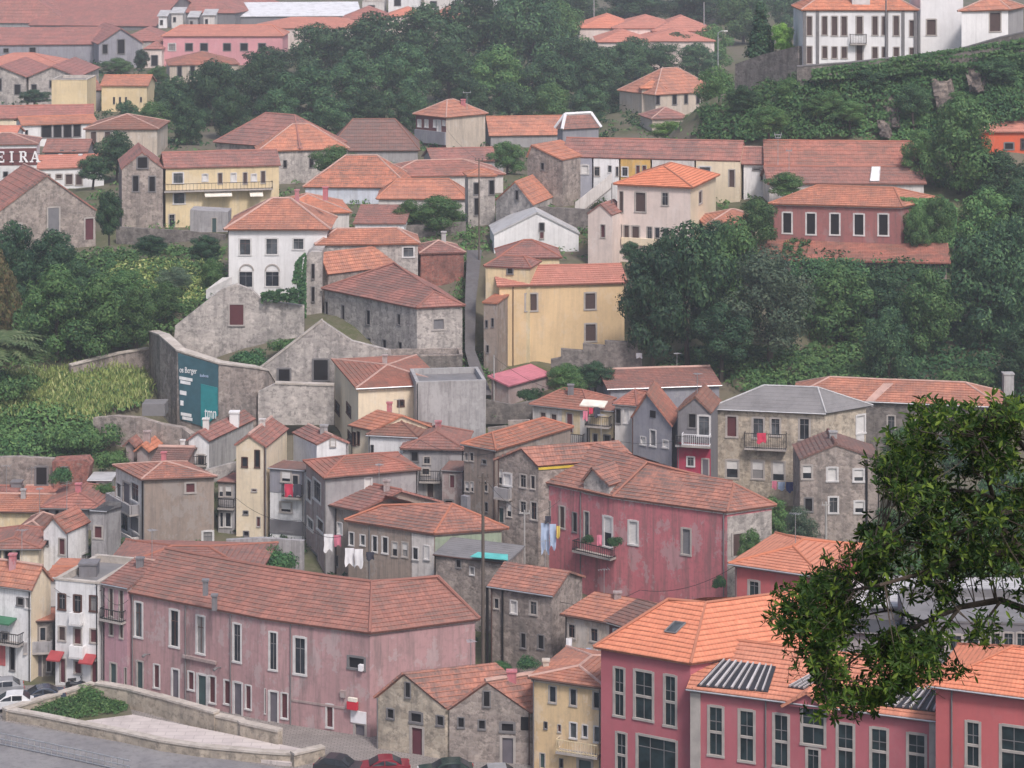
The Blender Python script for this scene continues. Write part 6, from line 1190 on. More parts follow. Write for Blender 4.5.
for (x, y, hh_, w, d_, lab, k) in [(8, 402, 34, 60, 265, 'scrub bush at the foot of the drooping palm', 'bush'), (504, 418, 16, 34, 263, 'bush below the pink canopy beside the lane foot', 'bush'), (530, 400, 14, 30, 264, 'dark bush in the garden left of the two garden trees', 'hedge'), (518, 436, 16, 30, 258, 'bush at the left corner of the low white and yellow house', 'bush'), (250, 366, 20, 44, 276, 'scrub bush between ruined gable and big roofless gable', 'hedge'), (282, 352, 18, 40, 279, 'bush at the top of the roofless stone gable slope', 'bush'), (274, 572, 28, 50, 219, 'dense green bush growing behind the long warehouse roof', 'hedge'), (100, 702, 20, 44, 202.5, 'green weeds bush in the corner of the walled plaza', 'bush'), (108, 470, 26, 40, 254, 'bright green bush beside the brown plaster house', 'bush'), (88, 452, 34, 56, 259, 'green bush under the low grey garden wall', 'bush'), (62, 450, 30, 50, 258, 'green bush on the bank above the ruined wall', 'bush'), (62, 484, 18, 30, 246, 'dark bush at the ruin doorway', 'hedge'), (720, 590, 18, 16, 209, 'climbing plant beside the coral house', 'hedge'), (528, 668, 12, 30, 204, 'dark ivy lump behind the stone stores', 'hedge'), (500, 672, 12, 30, 203, 'dark bush on the roof edge of the stone stores', 'hedge'), (588, 544, 10, 16, 221, 'potted green plants at the left end of the mansion balcony', 'hedge'), (616, 546, 11, 20, 219, 'potted dark plants at the right end of the mansion balcony', 'hedge'), (102, 498, 20, 26, 246, 'bush behind the white gallery house', 'bush'), (572, 378, 14, 40, 269, 'bush beside the pink canopy', 'bush'), (690, 432, 12, 14, 245.5, 'tall potted plant on the magenta balcony', 'bush')]:
    tree('bush', lab, k, x, y, hh_, w, d=d_, group='bushes', cat='bush', gnd=y > 500 and False)
# ================================================================ small things
def pole(name, label, x, yt, yb, d, r=.13, mat='pole_wood', arms=(), cat='pole', lamp=None, group='utility poles'):
    a, b = P(x, yb, d), P(x, yt, d); root = thing(name, label, cat, tuple(a), group); m = MB(); m.tube([a-UP*1.0, b], [r, r*.7], 8); m.build('shaft', mat, root)
    m = MB()
    for dz, w in arms: q = b-UP*dz; m.box(q, V((w, 0, 0)), V((0, .06, 0)), UP*.05); [m.tube([q+V((s*w*.85, 0, .04)), q+V((s*w*.85, 0, .3))], .05, 5) for s in (-1, 1)]
    m.build('crossarm', mat, root)
    if lamp: 
        m = MB(); m.tube([b, b+V((lamp*.5, 0, .35)), b+V((lamp, 0, .4))], .06, 6); m.build('bracket', mat, root); m = MB(); m.box(b+V((lamp*1.15, 0, .38)), V((abs(lamp)*.3, 0, 0)), V((0, .16, 0)), UP*.09); m.build('lamp_head', 'lamp_glass', root)
    return root
pole('utility_pole', 'tall dark wooden pole rising from the stone store roofs past the terrace house', 483, 473, 664, 205, .17, 'pole_wood', ((.4, .5), (1.0, .35)))
pole('utility_pole', 'thin white pole in front of the gabled stone house', 524.5, 510, 562, 223, .09, 'pole_conc', ((.3, .5),))
pole('utility_pole', 'white concrete pole in front of the flat gabled house', 826, 502, 545, 231, .14, 'pole_conc', ((.3, .4),))
pole('utility_pole', 'tall thin pole beside the belfry along the steep lane', 479, 158, 262, 300, .1, 'pole_wood', ((.3, .5),))
pole('utility_pole', 'short grey pole at the top of the lane by the yellow mansion', 494, 355, 395, 268, .1, 'pole_conc')
pole('street_lamp', 'street lamp with white head beside the beige hillside house', 718, 33, 96, 430, .13, 'metal', (), 'street lamp', 1.2, 'street lamps')
pole('street_lamp', 'far tall mast above the leftmost far wood roofs', 594, -4, 30, 575, .16, 'metal', (), 'mast', None, 'street lamps')
pole('street_lamp', 'far tall mast above the rightmost far wood roofs', 704, 2, 30, 560, .16, 'metal', (), 'mast', None, 'street lamps')
pole('utility_pole', 'pole in front of the white villa right half', 886, -6, 58, 337, .14, 'greytrim')
pole('antenna', 'tv antenna on the long red roof below the cliff', 778, 134, 166, 318, .05, 'metal', ((.1, .5), (.5, .4)), 'antenna', None, 'roof antennas')
pole('antenna', 'tall thin antenna above the lower parallel roof', 789, 150, 172, 312, .04, 'metal', ((.1, .4),), 'antenna', None, 'roof antennas')
pole('antenna', 'tv antenna on the roof of the joined row', 752, 128, 145, 350, .05, 'metal', ((.1, .7), (.5, .5)), 'antenna', None, 'roof antennas')
pole('antenna', 'tv antenna on the beige wall side of the galleried house', 467, 92, 104, 414, .05, 'metal', ((.1, .7),), 'antenna', None, 'roof antennas')
for (pts, lab) in [([(483, 476, 205), (524.5, 512, 223), (560, 500, 225)], 'thin cable from the tall dark pole to the mansion'), ([(494, 357, 268), (560, 392, 262), (610, 372, 262)], 'thin cable from the lane pole to the long roofed house'), ([(479, 160, 300), (446, 128, 410)], 'thin cable from the belfry pole to the galleried house')]:
    m = MB()
    for (a, b) in zip(pts, pts[1:]):
        A_, B_ = P(*a), P(*b); q = [A_.lerp(B_, i/10)-UP*(4*(i/10)*(1-i/10)*.5) for i in range(11)]; m.tube(q, .02, 4)
    tag(m.build('cable', 'iron', None, tuple(P(*pts[0]))), lab, 'cable')
# washing
def cloth(name, label, x0, y0, x1, y1, d, mat, sway=.12):
    a, b, c = P(x0, y0, d), P(x1, y0, d), P(x1, y1, d); m = MB(); n1, n2 = 6, 6; w = b.x-a.x; hh = a.z-c.z; g = []
    for k in (0, 1):
        for j in range(n2+1):
            for i in range(n1+1):
                u, t = i/n1, j/n2; g.append((a.x+w*(u+(.06*math.sin(j*1.3+x0))*t), d-k*.03+sway*math.sin(u*9+x0)*t, a.z-hh*t*(1+.12*math.sin(u*7+y0))))
    q = (n1+1)*(n2+1); ff = []
    for j in range(n2):
        for i in range(n1):
            s = j*(n1+1)+i; ff += [(s, s+1, s+n1+2, s+n1+1), (q+s, q+s+n1+1, q+s+n1+2, q+s+1)]
    m.v = g; m.f = ff; return tag(m.build(name, mat, None, tuple(a), True), label, 'laundry', 'washing hung out to dry')
for a in [('sheet', 'large white sheet hanging on the brown terrace house', 345, 548, 354, 565, 221.2, 'cloth_white'), ('sheet', 'second white sheet right of the large one on the terrace house', 354.5, 549, 363, 567, 220.8, 'cloth_white'), ('towel', 'dark towel right of the white sheets on the terrace house', 366, 552, 374, 560, 220.4, 'cloth_dark'), ('sheet', 'white cloth hung left on the terrace house with white eave', 324, 534, 333, 551, 227.5, 'cloth_white'), ('towel', 'pale pink cloth beside the white cloth under the white eave', 334, 535, 341, 546, 227, 'cloth_pink'),
          ('sheet', 'pale blue sheet hanging at the left end of the pink mansion', 541, 523, 549, 552, 223.5, 'cloth_blue'), ('trousers', 'pale blue trousers hanging right of the blue sheet on the mansion', 549.5, 524, 556, 548, 223, 'cloth_blue'), ('towel', 'yellow towel hanging beside the blue washing on the mansion', 556.5, 526, 560, 538, 222.6, 'cloth_yellow'), ('shirt', 'dark shirt on the line above the blue sheet', 545, 516, 551, 523, 223.3, 'cloth_dark'), ('towel', 'pink towel among the plants of the mansion balcony', 597, 535, 602, 545, 217.5, 'cloth_pink'),
          ('shirt', 'navy shirt on the line of the big stone house', 786, 482, 793, 492, 241.8, 'cloth_navy'), ('shirt', 'pink shirt left of the navy ones on the big stone house', 772, 481, 777, 489, 242.2, 'cloth_pink'), ('shirt', 'blue shirt between pink and navy ones on the big stone house', 778, 482, 785, 490, 242, 'cloth_blue'), ('towel', 'dark navy towel at the right end of the stone house line', 793.5, 481, 798.5, 492, 241.6, 'cloth_navy'),
          ('rug', 'red rug hung over the slate house balcony', 284.5, 484, 293, 496, 235.6, 'cloth_red'), ('rug', 'dark rug beside the red one on the slate house balcony', 293.5, 484, 301, 496, 235.5, 'cloth_dark'), ('towel', 'white and red towel hanging below the ochre house window', 566, 638, 572, 655, 202.5, 'cloth_white'), ('towel', 'pale towel at the corner of the ochre house', 586, 648, 591, 658, 199.5, 'cloth_blue'), ('towel', 'white towel right of the pale towel on the ochre house', 592, 650, 598, 662, 199, 'cloth_white'),
          ('shirt', 'red shirt hanging on the yellow house balcony', 583, 411, 588, 420, 250.6, 'cloth_pink'), ('shirt', 'dark shirt hanging under the white awning of the yellow house', 594, 407, 600, 417, 250.4, 'cloth_dark'), ('towel', 'pink towel hanging under the white awning of the yellow house', 589, 408, 593, 414, 250.5, 'cloth_red'), ('rug', 'red cloth over the iron balcony of the big stone house', 757, 433, 766, 443, 245.0, 'cloth_red'), ('towel', 'white towel on the yellow mansion garden wall below the dark trees', 636, 353, 642, 358, 271, 'cloth_white')]:
    cloth(*a)
# chairs, pots: pale flower pot on the chimney house etc. left out; cars
def car(label, x, y, z, yaw, mat, L_=4.0, kind='hatch'):
    """x,y: pixel of the middle of the near sill line on the street"""
    p = onz(x, y, z); root = thing('parked_car', label, 'car', tuple(p), 'cars parked along the street'); root.rotation_euler = (0, 0, 0)
    ca, sa = math.cos(yaw), math.sin(yaw); T = lambda X, Y, Z: V((p.x+X*ca-Y*sa, p.y+X*sa+Y*ca, p.z+Z))
    w = .82; k = L_/4.0
    prof = [(-1.98, .35), (-2.0, .62), (-1.93, .86), (-1.25, .95), (1.55, 1.0), (1.93, .92), (2.0, .6), (1.96, .32)] if kind == 'hatch' else [(-2.0, .35), (-2.02, .65), (-1.9, .84), (-1.0, .94), (1.2, .97), (1.95, .9), (2.02, .6), (1.98, .32)]
    roof = [(-.95, .95), (-.3, 1.40), (.25, 1.47), (1.05, 1.44), (1.62, 1.0)] if kind == 'hatch' else [(-.9, .94), (-.25, 1.36), (.2, 1.42), (.75, 1.38), (1.35, .97)]
    def loft(mb, pr, ins):
        n = len(pr); rows = [(-w*ins[i], ) for i in range(n)]; b = len(mb.v)
        for s in (-1, 1):
            for i, (X, Z) in enumerate(pr): mb.v.append(tuple(T(X*k, s*w*ins[i], Z)))
        for i in range(n-1): mb.f.append((b+i, b+i+1, b+n+i+1, b+n+i))
        mb.f.append(tuple(b+i for i in reversed(range(n)))); mb.f.append(tuple(b+n+i for i in range(n))); mb.f.append((b+n-1, b, b+n, b+2*n-1))
    m = MB(); loft(m, prof, [.92, 1, 1, 1, 1, 1, 1, .92]); loft(m, roof, [.93, .84, .8, .82, .9]); m.build('body', mat, root)
    g = MB(); r0_, r1_ = roof[0], roof[1]; e = .012
    for s in (-1, 1):
        for (xa, xb) in ((-.78, .12), (.2, 1.0)):
            def zr_(X): 
                for (xa_, za_), (xb_, zb_) in zip(roof, roof[1:]):
                    if xa_ <= X <= xb_: return za_+(zb_-za_)*(X-xa_)/(xb_-xa_)
                return .95
            q = [T(xa*k, s*w*.945, 1.0), T(xb*k, s*w*.945, 1.0), T(xb*k, s*w*.865, max(1.02, zr_(xb)-.08)), T((xa+.28 if xa < -.5 else xa)*k, s*w*.865, max(1.02, zr_(xa+.28 if xa < -.5 else xa)-.08))]
            g.prism(q, V((-sa, ca, 0))*(s*.02))
    for (A_, B_, s) in ((roof[0], roof[1], -1), (roof[-1], roof[-2], 1)):
        q = [T((A_[0]+s*e)*k, -w*.8, A_[1]+.04), T((A_[0]+s*e)*k, w*.8, A_[1]+.04), T((B_[0]+s*e)*k, w*.72, B_[1]-.03), T((B_[0]+s*e)*k, -w*.72, B_[1]-.03)]; g.prism(q, V((ca, sa, 0))*s*.03+UP*.02)
    g.build('windows', 'glass', root)
    for X in (-1.28, 1.25):
        for s in (-1, 1):
            m = MB(); c = T(X*k, s*(w-.06), .31); ax = V((-sa, ca, 0)); n = 16; ring = [c+(V((ca, sa, 0))*math.cos(t)+UP*math.sin(t))*.31 for t in [2*math.pi*i/n for i in range(n)]]; m.prism([q-ax*.1 for q in ring], ax*.2); wh = m.build('wheel', 'tyre', root)
            m = MB(); ring = [c+ax*s*.085+(V((ca, sa, 0))*math.cos(t)+UP*math.sin(t))*.19 for t in [2*math.pi*i/n for i in range(n)]]; m.prism(ring, ax*s*.03); m.build('rim', 'metal', wh)
    for s in (-1, 1):
        m = MB(); m.box(T(-1.985*k, s*w*.7, .72), V((ca, sa, 0))*.04, V((-sa, ca, 0))*.16, UP*.08); m.build('headlight', 'lamp_glass', root)
        m = MB(); m.box(T(1.96*k, s*w*.75, .78), V((ca, sa, 0))*.05, V((-sa, ca, 0))*.11, UP*.11); m.build('tail_light', 'lamp_red', root)
    return root
car('white hatchback parked at the plaza tip, lower left', 10, 710, STREET, .15, 'car_white'); car('dark blue car behind the white hatchback', 40, 703, STREET, .3, 'car_blue', 4.2, 'sedan'); car('silver car half hidden at the left edge above the white hatchback', 0, 696, STREET, .25, 'car_silver')
car('dark car parked between plaza end wall and dark red car', 340, 775, STREET, 2.85, 'car_dark', 3.9); car('dark red car parked before the gabled stone store', 382, 775, STREET, .12, 'car_red', 4.3, 'sedan'); car('dark green car parked before the grey stone store', 446, 779, STREET, .1, 'car_green', 4.3)
car('silver grey car at the bottom edge before the grey door', 492, 785, STREET, .1, 'car_silver', 4.1)
# motorbike
p = gp(76, 688); root = thing('motorbike', 'dark scooter parked in front of the white townhouse', 'motorbike', tuple(p)); 
for X in (-.62, .62): 
    m = MB(); n = 14; ring = [p+V((X+.29*math.cos(2*math.pi*i/n), -.06, .29+.29*math.sin(2*math.pi*i/n))) for i in range(n)]; m.prism(ring, (0, .12, 0)); m.build('wheel', 'tyre', root)
m = MB(); m.tube([p+V((.62, 0, .3)), p+V((.5, 0, .75)), p+V((.42, 0, 1.0))], .07); m.tube([p+V((.5, 0, .5)), p+V((.1, 0, .35)), p+V((-.5, 0, .45))], [.2, .16, .22], 8); m.tube([p+V((.45, -.3, 1.0)), p+V((.45, .3, 1.0))], .03); m.build('frame', 'car_dark', root)
m = MB(); m.tube([p+V((-.7, 0, .72)), p+V((0, 0, .74))], [.1, .14], 8); m.build('seat', 'iron', root); m = MB(); m.box(p+V((.55, 0, .85)), V((.05, 0, 0)), V((0, .17, 0)), UP*.2); m.build('fairing', 'metal', root)
H('white_roofed_shed', 'long white roofed shed glimpsed behind the leafy branch', 'shed', (846, 606), (1040, 608), d=196, dep=7, roof='shed', ry=577, wall='p:grey:.4', tile='c:lgrey', base=9, caps=None)
m = MB(); q = [P(760, 600, 199), P(1100, 606, 197), P(1100, 575, 208), P(760, 575, 209)]; m.prism(q, (0, 0, -3)); tag(m.build('terrace_pavement', 'asphalt'), 'paved terrace behind the rose building', None, None, 'structure')
m = MB(); m.tube([P(808, 589, 200)+V((i*.28-1.1, 0, .55*math.sin(math.pi*i/8))) for i in range(9)], [.06]*9, 6)
q = [P(803, 590, 201.5), P(836, 586, 201.5)]; wd = (q[1]-q[0]); cv = MB(); n = 10
for i in range(n):
    a_, b_ = math.pi*i/n, math.pi*(i+1)/n; f_ = lambda t: q[0]+wd*(.5-.5*math.cos(t))+UP*(1.0*math.sin(t)+.2)
    cv.prism([f_(a_), f_(b_), f_(b_)+V((0, 2.6, 0)), f_(a_)+V((0, 2.6, 0))], UP*.06)
tc = thing('white_canopy', 'white curved canopy behind the left edge of the leafy branch', 'canopy', tuple(q[0])); cv.build('cover', 'cloth_white', tc); m = MB()
for s in q: m.tube([s+V((.2, .2, -2.6)), s+V((.2, .2, .3))], .06)
m.build('posts', 'metal', tc)
# white bench-like wrecks in the rough garden
m = MB(); p = P(110, 262, 317); m.tube([p+V((-1.6, 0, .4)), p+V((0, 0, .7)), p+V((1.6, 0, .45))], [.35, .6, .3], 10); tag(m.build('upturned_boat', 'cloth_white', None, tuple(p), True), 'small white upturned boat in the rough garden', 'boat')
bs = thing('balustrade', 'white stair balustrade at the left corner of the white mansion', 'balustrade', tuple(P(214, 296, 292))); m = MB(); m.prism([P(206, 300, 292), P(206, 290, 292), P(222, 278, 294), P(232, 277, 295), P(232, 286, 295), P(222, 290, 294)], (0, .3, 0)); m.build('balustrade_wall', 'whitetrim', bs)
# flat terrace wall by the lane
m = MB(); la = [P(467, 250, 303), P(482, 250, 303), P(476, 300, 288), P(475, 350, 277.5), P(492, 395, 268), P(476, 395, 268), P(465, 350, 277.5), P(465, 300, 288)]
m = MB(); m.quad(la[0], la[1], la[2], la[7]); m.quad(la[7], la[2], la[3], la[6]); m.quad(la[6], la[3], la[4], la[5]); lo_ = m.build('lane', 'p:lane:.8'); tag(lo_, 'steep grey lane between the stone winery and the yellow houses', None, None, 'structure')
for q in la: GROUND.append((q.x, q.y, q.z-.6, 1.5))
# ================================================================ ground
for (x, y, d, w) in [(0, 400, 268, 1), (60, 400, 267, 1), (120, 395, 268, 1), (140, 380, 272, 1), (30, 440, 260, 1), (90, 440, 261, 1), (0, 460, 254, 1), (130, 420, 262, 1), (60, 370, 276, 1), (0, 380, 274, 1), (110, 330, 287, .8), (30, 300, 300, .8), (150, 300, 298, .8), (180, 270, 312, .8), (120, 260, 320, .8), (60, 255, 321, .8),
  (480, 340, 281, 1), (474, 300, 290, 1), (476, 260, 302, 1), (484, 385, 271, 1), (500, 420, 262, 1), (520, 440, 256, 1), (640, 380, 268, 1), (700, 378, 268, 1), (760, 378, 268, 1), (840, 378, 267, 1), (900, 380, 267, 1), (960, 390, 264, 1), (1020, 400, 262, 1), (660, 300, 290, .6), (760, 300, 288, .8), (880, 310, 286, .8), (980, 300, 290, .8), (640, 206, 318, 1), (680, 205, 318, 1), (600, 204, 318, 1),
  (930, 250, 304, .8), (1000, 240, 308, .8), (700, 230, 304, .8), (700, 197, 321, 2), (740, 197, 320, 2), (765, 197, 318, 2), (690, 150, 385, .8), (650, 150, 396, .8),
  (800, 136, 330, 1), (860, 138, 328, 1), (920, 140, 326, 1), (960, 150, 325, 1), (830, 100, 334, 1), (900, 96, 333, 1), (970, 90, 332, 1), (1010, 90, 331, 1), (800, 100, 335, 1), (760, 112, 342, 1), (740, 90, 352, 1), (820, 68, 338.5, 2), (880, 62, 338.5, 2), (940, 55, 338.5, 2), (980, 46, 337, 2), (1020, 38, 336, 2), (1080, 24, 336, 1), (860, 60, 352, 1), (940, 50, 360, 1), (780, 60, 360, 1),
  (400, 240, 312, 1), (450, 232, 318, 1), (330, 200, 346, .7), (300, 110, 470, .6), (400, 100, 480, .6), (500, 100, 480, .6), (600, 60, 550, .6), (400, 40, 590, .6), (700, 40, 560, .6), (600, 10, 660, .6), (300, 5, 690, .6), (100, 5, 690, .6), (700, 0, 690, .6),
  (850, 600, 205, .8), (900, 575, 210, .8), (960, 560, 214, .8), (1024, 560, 214, .8), (760, 570, 214, .8), (700, 600, 211, .6), (900, 500, 240, .6), (300, 590, 222, .5)]:
    p = P(x, y, d); GROUND.append((p.x, p.y, p.z, w))
for x in range(-140, 160, 14):
    for y, z in ((187, 6.3), (193, 6.4), (199, 6.5), (203, 6.6)): GROUND.append((x, y, z, 2.5))
G = np.array(GROUND)
def terrain(X, Y):
    X = np.asarray(X, float); Y = np.asarray(Y, float)
    d2 = (X[..., None]-G[:, 0])**2+(Y[..., None]-G[:, 1])**2
    w = G[:, 3]/(d2+6.)**1.7
    z = (w*G[:, 2]).sum(-1)/w.sum(-1)
    near = np.exp(-d2.min(-1)/900.); base = np.interp(Y, [180, 205, 247, 292, 345, 490, 690, 900, 1500], [6, 6.8, 13, 25, 30, 32, 42, 60, 120])
    z = z*(.25+.75*near)+base*(.75-.75*near)
    return z
xs = np.concatenate([np.linspace(-700, -190, 18)[:-1], np.arange(-190, 220, 2.6), np.linspace(220, 700, 18)]); ys = np.concatenate([np.arange(183.2, 420, 2.6), np.arange(420, 720, 7), np.linspace(725, 1500, 16)])
XX, YY = np.meshgrid(xs, ys); ZZ = np.vstack([terrain(XX[i:i+20], YY[i:i+20]) for i in range(0, len(ys), 20)])
ZZ = np.where((YY < 206) & (XX < 8) & (XX > -190), np.minimum(ZZ, 6.7), ZZ)
nx = len(xs); vs = [(float(XX[j, i]), float(YY[j, i]), float(ZZ[j, i])) for j in range(len(ys)) for i in range(nx)]
fs = [(j*nx+i, j*nx+i+1, (j+1)*nx+i+1, (j+1)*nx+i) for j in range(len(ys)-1) for i in range(nx-1)]
tag(obj('hillside', vs, fs, 'soil', smooth=True), 'grassy hillside under the town', None, None, 'structure')
zi = lambda x, y: float(terrain(np.array([x]), np.array([y]))[0])
m = MB(); m.quad((-900, 24, 0), (900, 24, 0), (900, 186, 0), (-900, 186, 0)); tag(m.build('river', 'water'), 'dark river below the quay', None, None, 'structure')
# near bank below the leafy branch (the viewer's side)
m = MB(); n_ = 14
for i in range(n_):
    for j in range(6):
        def q(i, j): x = -60+i*10; y = -20+j*8.5; return (x, y, EYE-9-max(0, y-8)*.8-1.5*math.sin(x*.13+y*.2)-(max(0, y-18)**2)*.22)
        m.quad(q(i, j), q(i+1, j), q(i+1, j+1), q(i, j+1))
tag(m.build('near_bank', 'soil', smooth=True), 'steep near bank', None, None, 'structure')
# quay, road, street, plaza
m = MB(); m.prism([(-190, 183.4, 6.72), (8, 183.4, 6.72), (8, 206.5, 6.72), (-190, 206.5, 6.72)], (0,0,.26)); tag(m.build('street', 'cobble'), 'cobbled street in front of the warehouse', None, None, 'structure')
m = MB(); m.quad(*[gp(x, y, 7.0) for x, y in ((-60, 752), (-60, 704), (6, 722), (120, 742), (294, 770), (294, 800), (120, 800))]); tag(m.build('road', 'asphalt'), 'grey road curving past the plaza wall', None, None, 'structure')
m = MB(); a_, b_ = gp(-80, 736), gp(120, 774); m.prism([(-190, 182.6, 6.98), (8, 182.6, 6.98), (8, 183.5, 6.98), (-190, 183.5, 6.98)], (0, 0, -9)); tag(m.build('quay_edge', 'granite'), 'granite quay edge', None, None, 'structure')
# plaza
m = MB(); pl_ = [gp(x, y, 7.25) for x, y in ((60, 722), (128, 713.5), (250, 738), (318, 752), (290, 763), (200, 752), (120, 737))]; m.prism(pl_, (0,0,-.4)); tag(m.build('plaza', 'plaza'), 'pale paved plaza inside the granite parapet', None, None, 'structure')
m = MB(); m.prism([gp(x, y, 7.3) for x, y in ((8, 716), (92, 690), (128, 700), (132, 714), (62, 723))], (0,0,-.5)); tag(m.build('planting_bed', 'soil'), 'rough planting bed in the plaza corner', None, None, 'structure')
def wrun(name, label, pts, z0, hgt, thick, mat='granite'):
    ln = [(x, y-0, y+ (hgt*F/DS(y, z0)), DS(y+hgt*F/DS(y, z0), z0)) for x, y in pts]
    return wallrun(name, label, 'wall', ln, thick, mat, 'coping', .08)
GROUND_N = len(GROUND)
wrun('plaza_parapet', 'long low granite parapet with pale coping between road and plaza', [(6, 711), (40, 717), (72, 723.5), (120, 733), (160, 742), (200, 748), (260, 753.5), (294, 755.5)], 7.0, .72, .55)
wrun('plaza_end_wall', 'short granite end wall of the plaza beside the parked cars', [(294, 755.5), (325, 748.5)], 7.0, .9, .55)
wrun('plaza_wall', 'granite wall from plaza tip up to the corner by the white townhouse', [(6, 711), (50, 698), (95, 684.5)], 7.0, .8, .5)
wrun('plaza_back_wall', 'stepped granite wall between plaza and pink warehouse, left part', [(95, 684.5), (127, 690), (130, 691), (156, 698)], 7.0, 1.5, .6)
wrun('plaza_back_wall', 'stepped granite wall between plaza and pink warehouse, middle part', [(156, 697.5), (214, 714)], 7.0, 1.55, .6)
wrun('plaza_back_wall', 'stepped granite wall between plaza and pink warehouse, lowest right part', [(215, 717), (238, 722), (240, 724), (278, 732.5)], 7.0, 1.25, .6)
# railing on the quay
rl_ = thing('quay_railing', 'white quay railing with close uprights along the road edge', 'railing', tuple(gp(30, 754)))
m = MB(); pts = [gp(x, y) for x, y in ((-40, 736), (0, 745), (40, 753.5), (80, 762), (130, 773))]
for zz in (.95, .5, .12): m.tube([p+UP*zz for p in pts], .05, 5)
m.build('rails', 'metal', rl_)
for a, b in zip(pts, pts[1:]):
    k = max(1, int((b-a).length/.55))
    for i in range(k): q = a.lerp(b, i/k); m = MB(); m.tube([q, q+UP*1.0], .035, 4); m.build('upright', 'pole_conc', rl_)
# undergrowth
def point_on(px, py):
    e = V((0, 0, EYE)); d = P(px, py, 1.)-e; lo = None
    t = 186.
    while t < 700:
        q = e+d*t
        if q.z < zi(q.x, q.y): break
        t += 3.
    for _ in range(6):
        t -= .5; q = e+d*t
        if q.z > zi(q.x, q.y): break
    return e+d*t
def inpoly(x, y, poly):
    c = False
    for i in range(len(poly)):
        (x1, y1), (x2, y2) = poly[i-1], poly[i]
        if (y1 > y) != (y2 > y) and x < (x2-x1)*(y-y1)/(y2-y1)+x1: c = not c
    return c
def undergrowth(name, label, poly, n, mat, size=(.5, 1.3), leaf=.22, per=16, up=.6, blade=False, zf=None):
    r = random.Random(hash(label) % 1000 if False else len(label)*7+n); x0, x1 = min(p[0] for p in poly), max(p[0] for p in poly); y0, y1 = min(p[1] for p in poly), max(p[1] for p in poly); v = []; f = []; k = 0; tries = 0
    while k < n and tries < n*6:
        tries += 1; x, y = r.uniform(x0, x1), r.uniform(y0, y1)
        if not inpoly(x, y, poly): continue
        k += 1; c = point_on(x, y) if zf is None else onz(x, y, zf); s = r.uniform(*size)*(.6+.9*max(0, .5+pnoise((c.x*.15, c.y*.15, 3))))
        for _ in range(per):
            a = r.uniform(0, 6.283); z = r.random(); d = V((math.cos(a)*math.sqrt(1-z*z), math.sin(a)*math.sqrt(1-z*z), z)); p = c+V((d.x*s, d.y*s, d.z*s*up+.1))*r.uniform(.6, 1.05)
            if blade: nn = V((r.gauss(0, .6), r.gauss(-.4, .5), .3)).normalized(); t = V((r.gauss(0, .35), r.gauss(0, .35), 1)).normalized(); b = nn.cross(t).normalized()*.22
            else: nn = (d+V((r.gauss(0, .5), r.gauss(0, .5), r.gauss(.3, .4)))).normalized(); t = nn.cross(V((r.gauss(0, 1), r.gauss(0, 1), r.gauss(0, 1)))).normalized(); b = nn.cross(t)*.5
            l_ = leaf*r.uniform(.6, 1.4); i = len(v); v += [tuple(p-t*l_), tuple(p+b*l_), tuple(p+t*l_), tuple(p-b*l_)]; f.append((i, i+1, i+2, i+3))
    return tag(obj(name, v, f, mat), label, None, None, 'stuff')
def ivy(name, label, pts, n, mat, leaf=.2, thick=.6, lobes=None):
    """a creeper over a real surface: pts are 3D quad corners"""
    r = random.Random(n); v = []; f = []; a, b, c, d = pts; nrm = (b-a).cross(d-a).normalized()
    if nrm.y > 0: nrm = -nrm
    for _ in range(n):
        s, t = r.random(), r.random(); 
        if pnoise((s*5+n, t*5, 1)) + .35 < r.random()*.45: continue
        p = a.lerp(b, s).lerp(d.lerp(c, s), t)+nrm*thick*(r.random()*.6+.5*max(0, pnoise((s*7, t*7, n))))
        nn = (nrm+V((r.gauss(0, .5), r.gauss(0, .5), r.gauss(.4, .4)))).normalized(); tt = nn.cross(V((r.gauss(0, 1), r.gauss(0, 1), r.gauss(0, 1)))).normalized(); bb_ = nn.cross(tt)*.55
        l_ = leaf*r.uniform(.6, 1.4); i = len(v); v += [tuple(p-tt*l_), tuple(p+bb_*l_), tuple(p+tt*l_), tuple(p-bb_*l_)]; f.append((i, i+1, i+2, i+3))
    o = obj(name, v, f, mat, None, tuple(a)); return tag(o, label, 'ivy')
undergrowth('grass_slope', 'tall light green grass on the bank left of the billboard wall', [(-5, 378), (60, 372), (150, 360), (146, 405), (110, 412), (90, 425), (40, 412), (-5, 420)], 1100, 'l:grassy', (.6, 1.4), .32, 12, .9, True)
undergrowth('undergrowth', 'bushy light green weeds mixed into the grassy bank', [(-5, 374), (60, 370), (150, 358), (148, 405), (110, 414), (90, 425), (40, 414), (-5, 422)], 450, 'l:mid', (.6, 1.5), .2)
undergrowth('undergrowth', 'dark scrub on the bank above the ruined walls', [(-5, 410), (50, 405), (95, 425), (92, 460), (50, 462), (-5, 462)], 480, 'l:mid', (.8, 1.8))
undergrowth('undergrowth', 'rough mixed scrub in the gardens below the barn and granary', [(30, 262), (110, 250), (224, 246), (222, 300), (180, 325), (150, 345), (60, 360), (-5, 370), (-5, 270)], 1500, 'l:mid', (.7, 1.7), .25)
undergrowth('undergrowth', 'light green weeds in the rough garden left of the white mansion', [(110, 262), (215, 262), (210, 300), (160, 310), (110, 300)], 550, 'l:grassy', (.6, 1.2), .22)
undergrowth('ground_cover', 'light green ground cover on the slope above the long worn roof', [(640, 384), (690, 352), (760, 350), (860, 345), (880, 392), (760, 396), (700, 372)], 800, 'l:mid', (.7, 1.5), .24)
undergrowth('ground_cover', 'ground cover on the slope at the right under the dark trees', [(860, 300), (1030, 280), (1030, 405), (880, 392)], 800, 'l:ivyd', (.8, 1.7), .26)
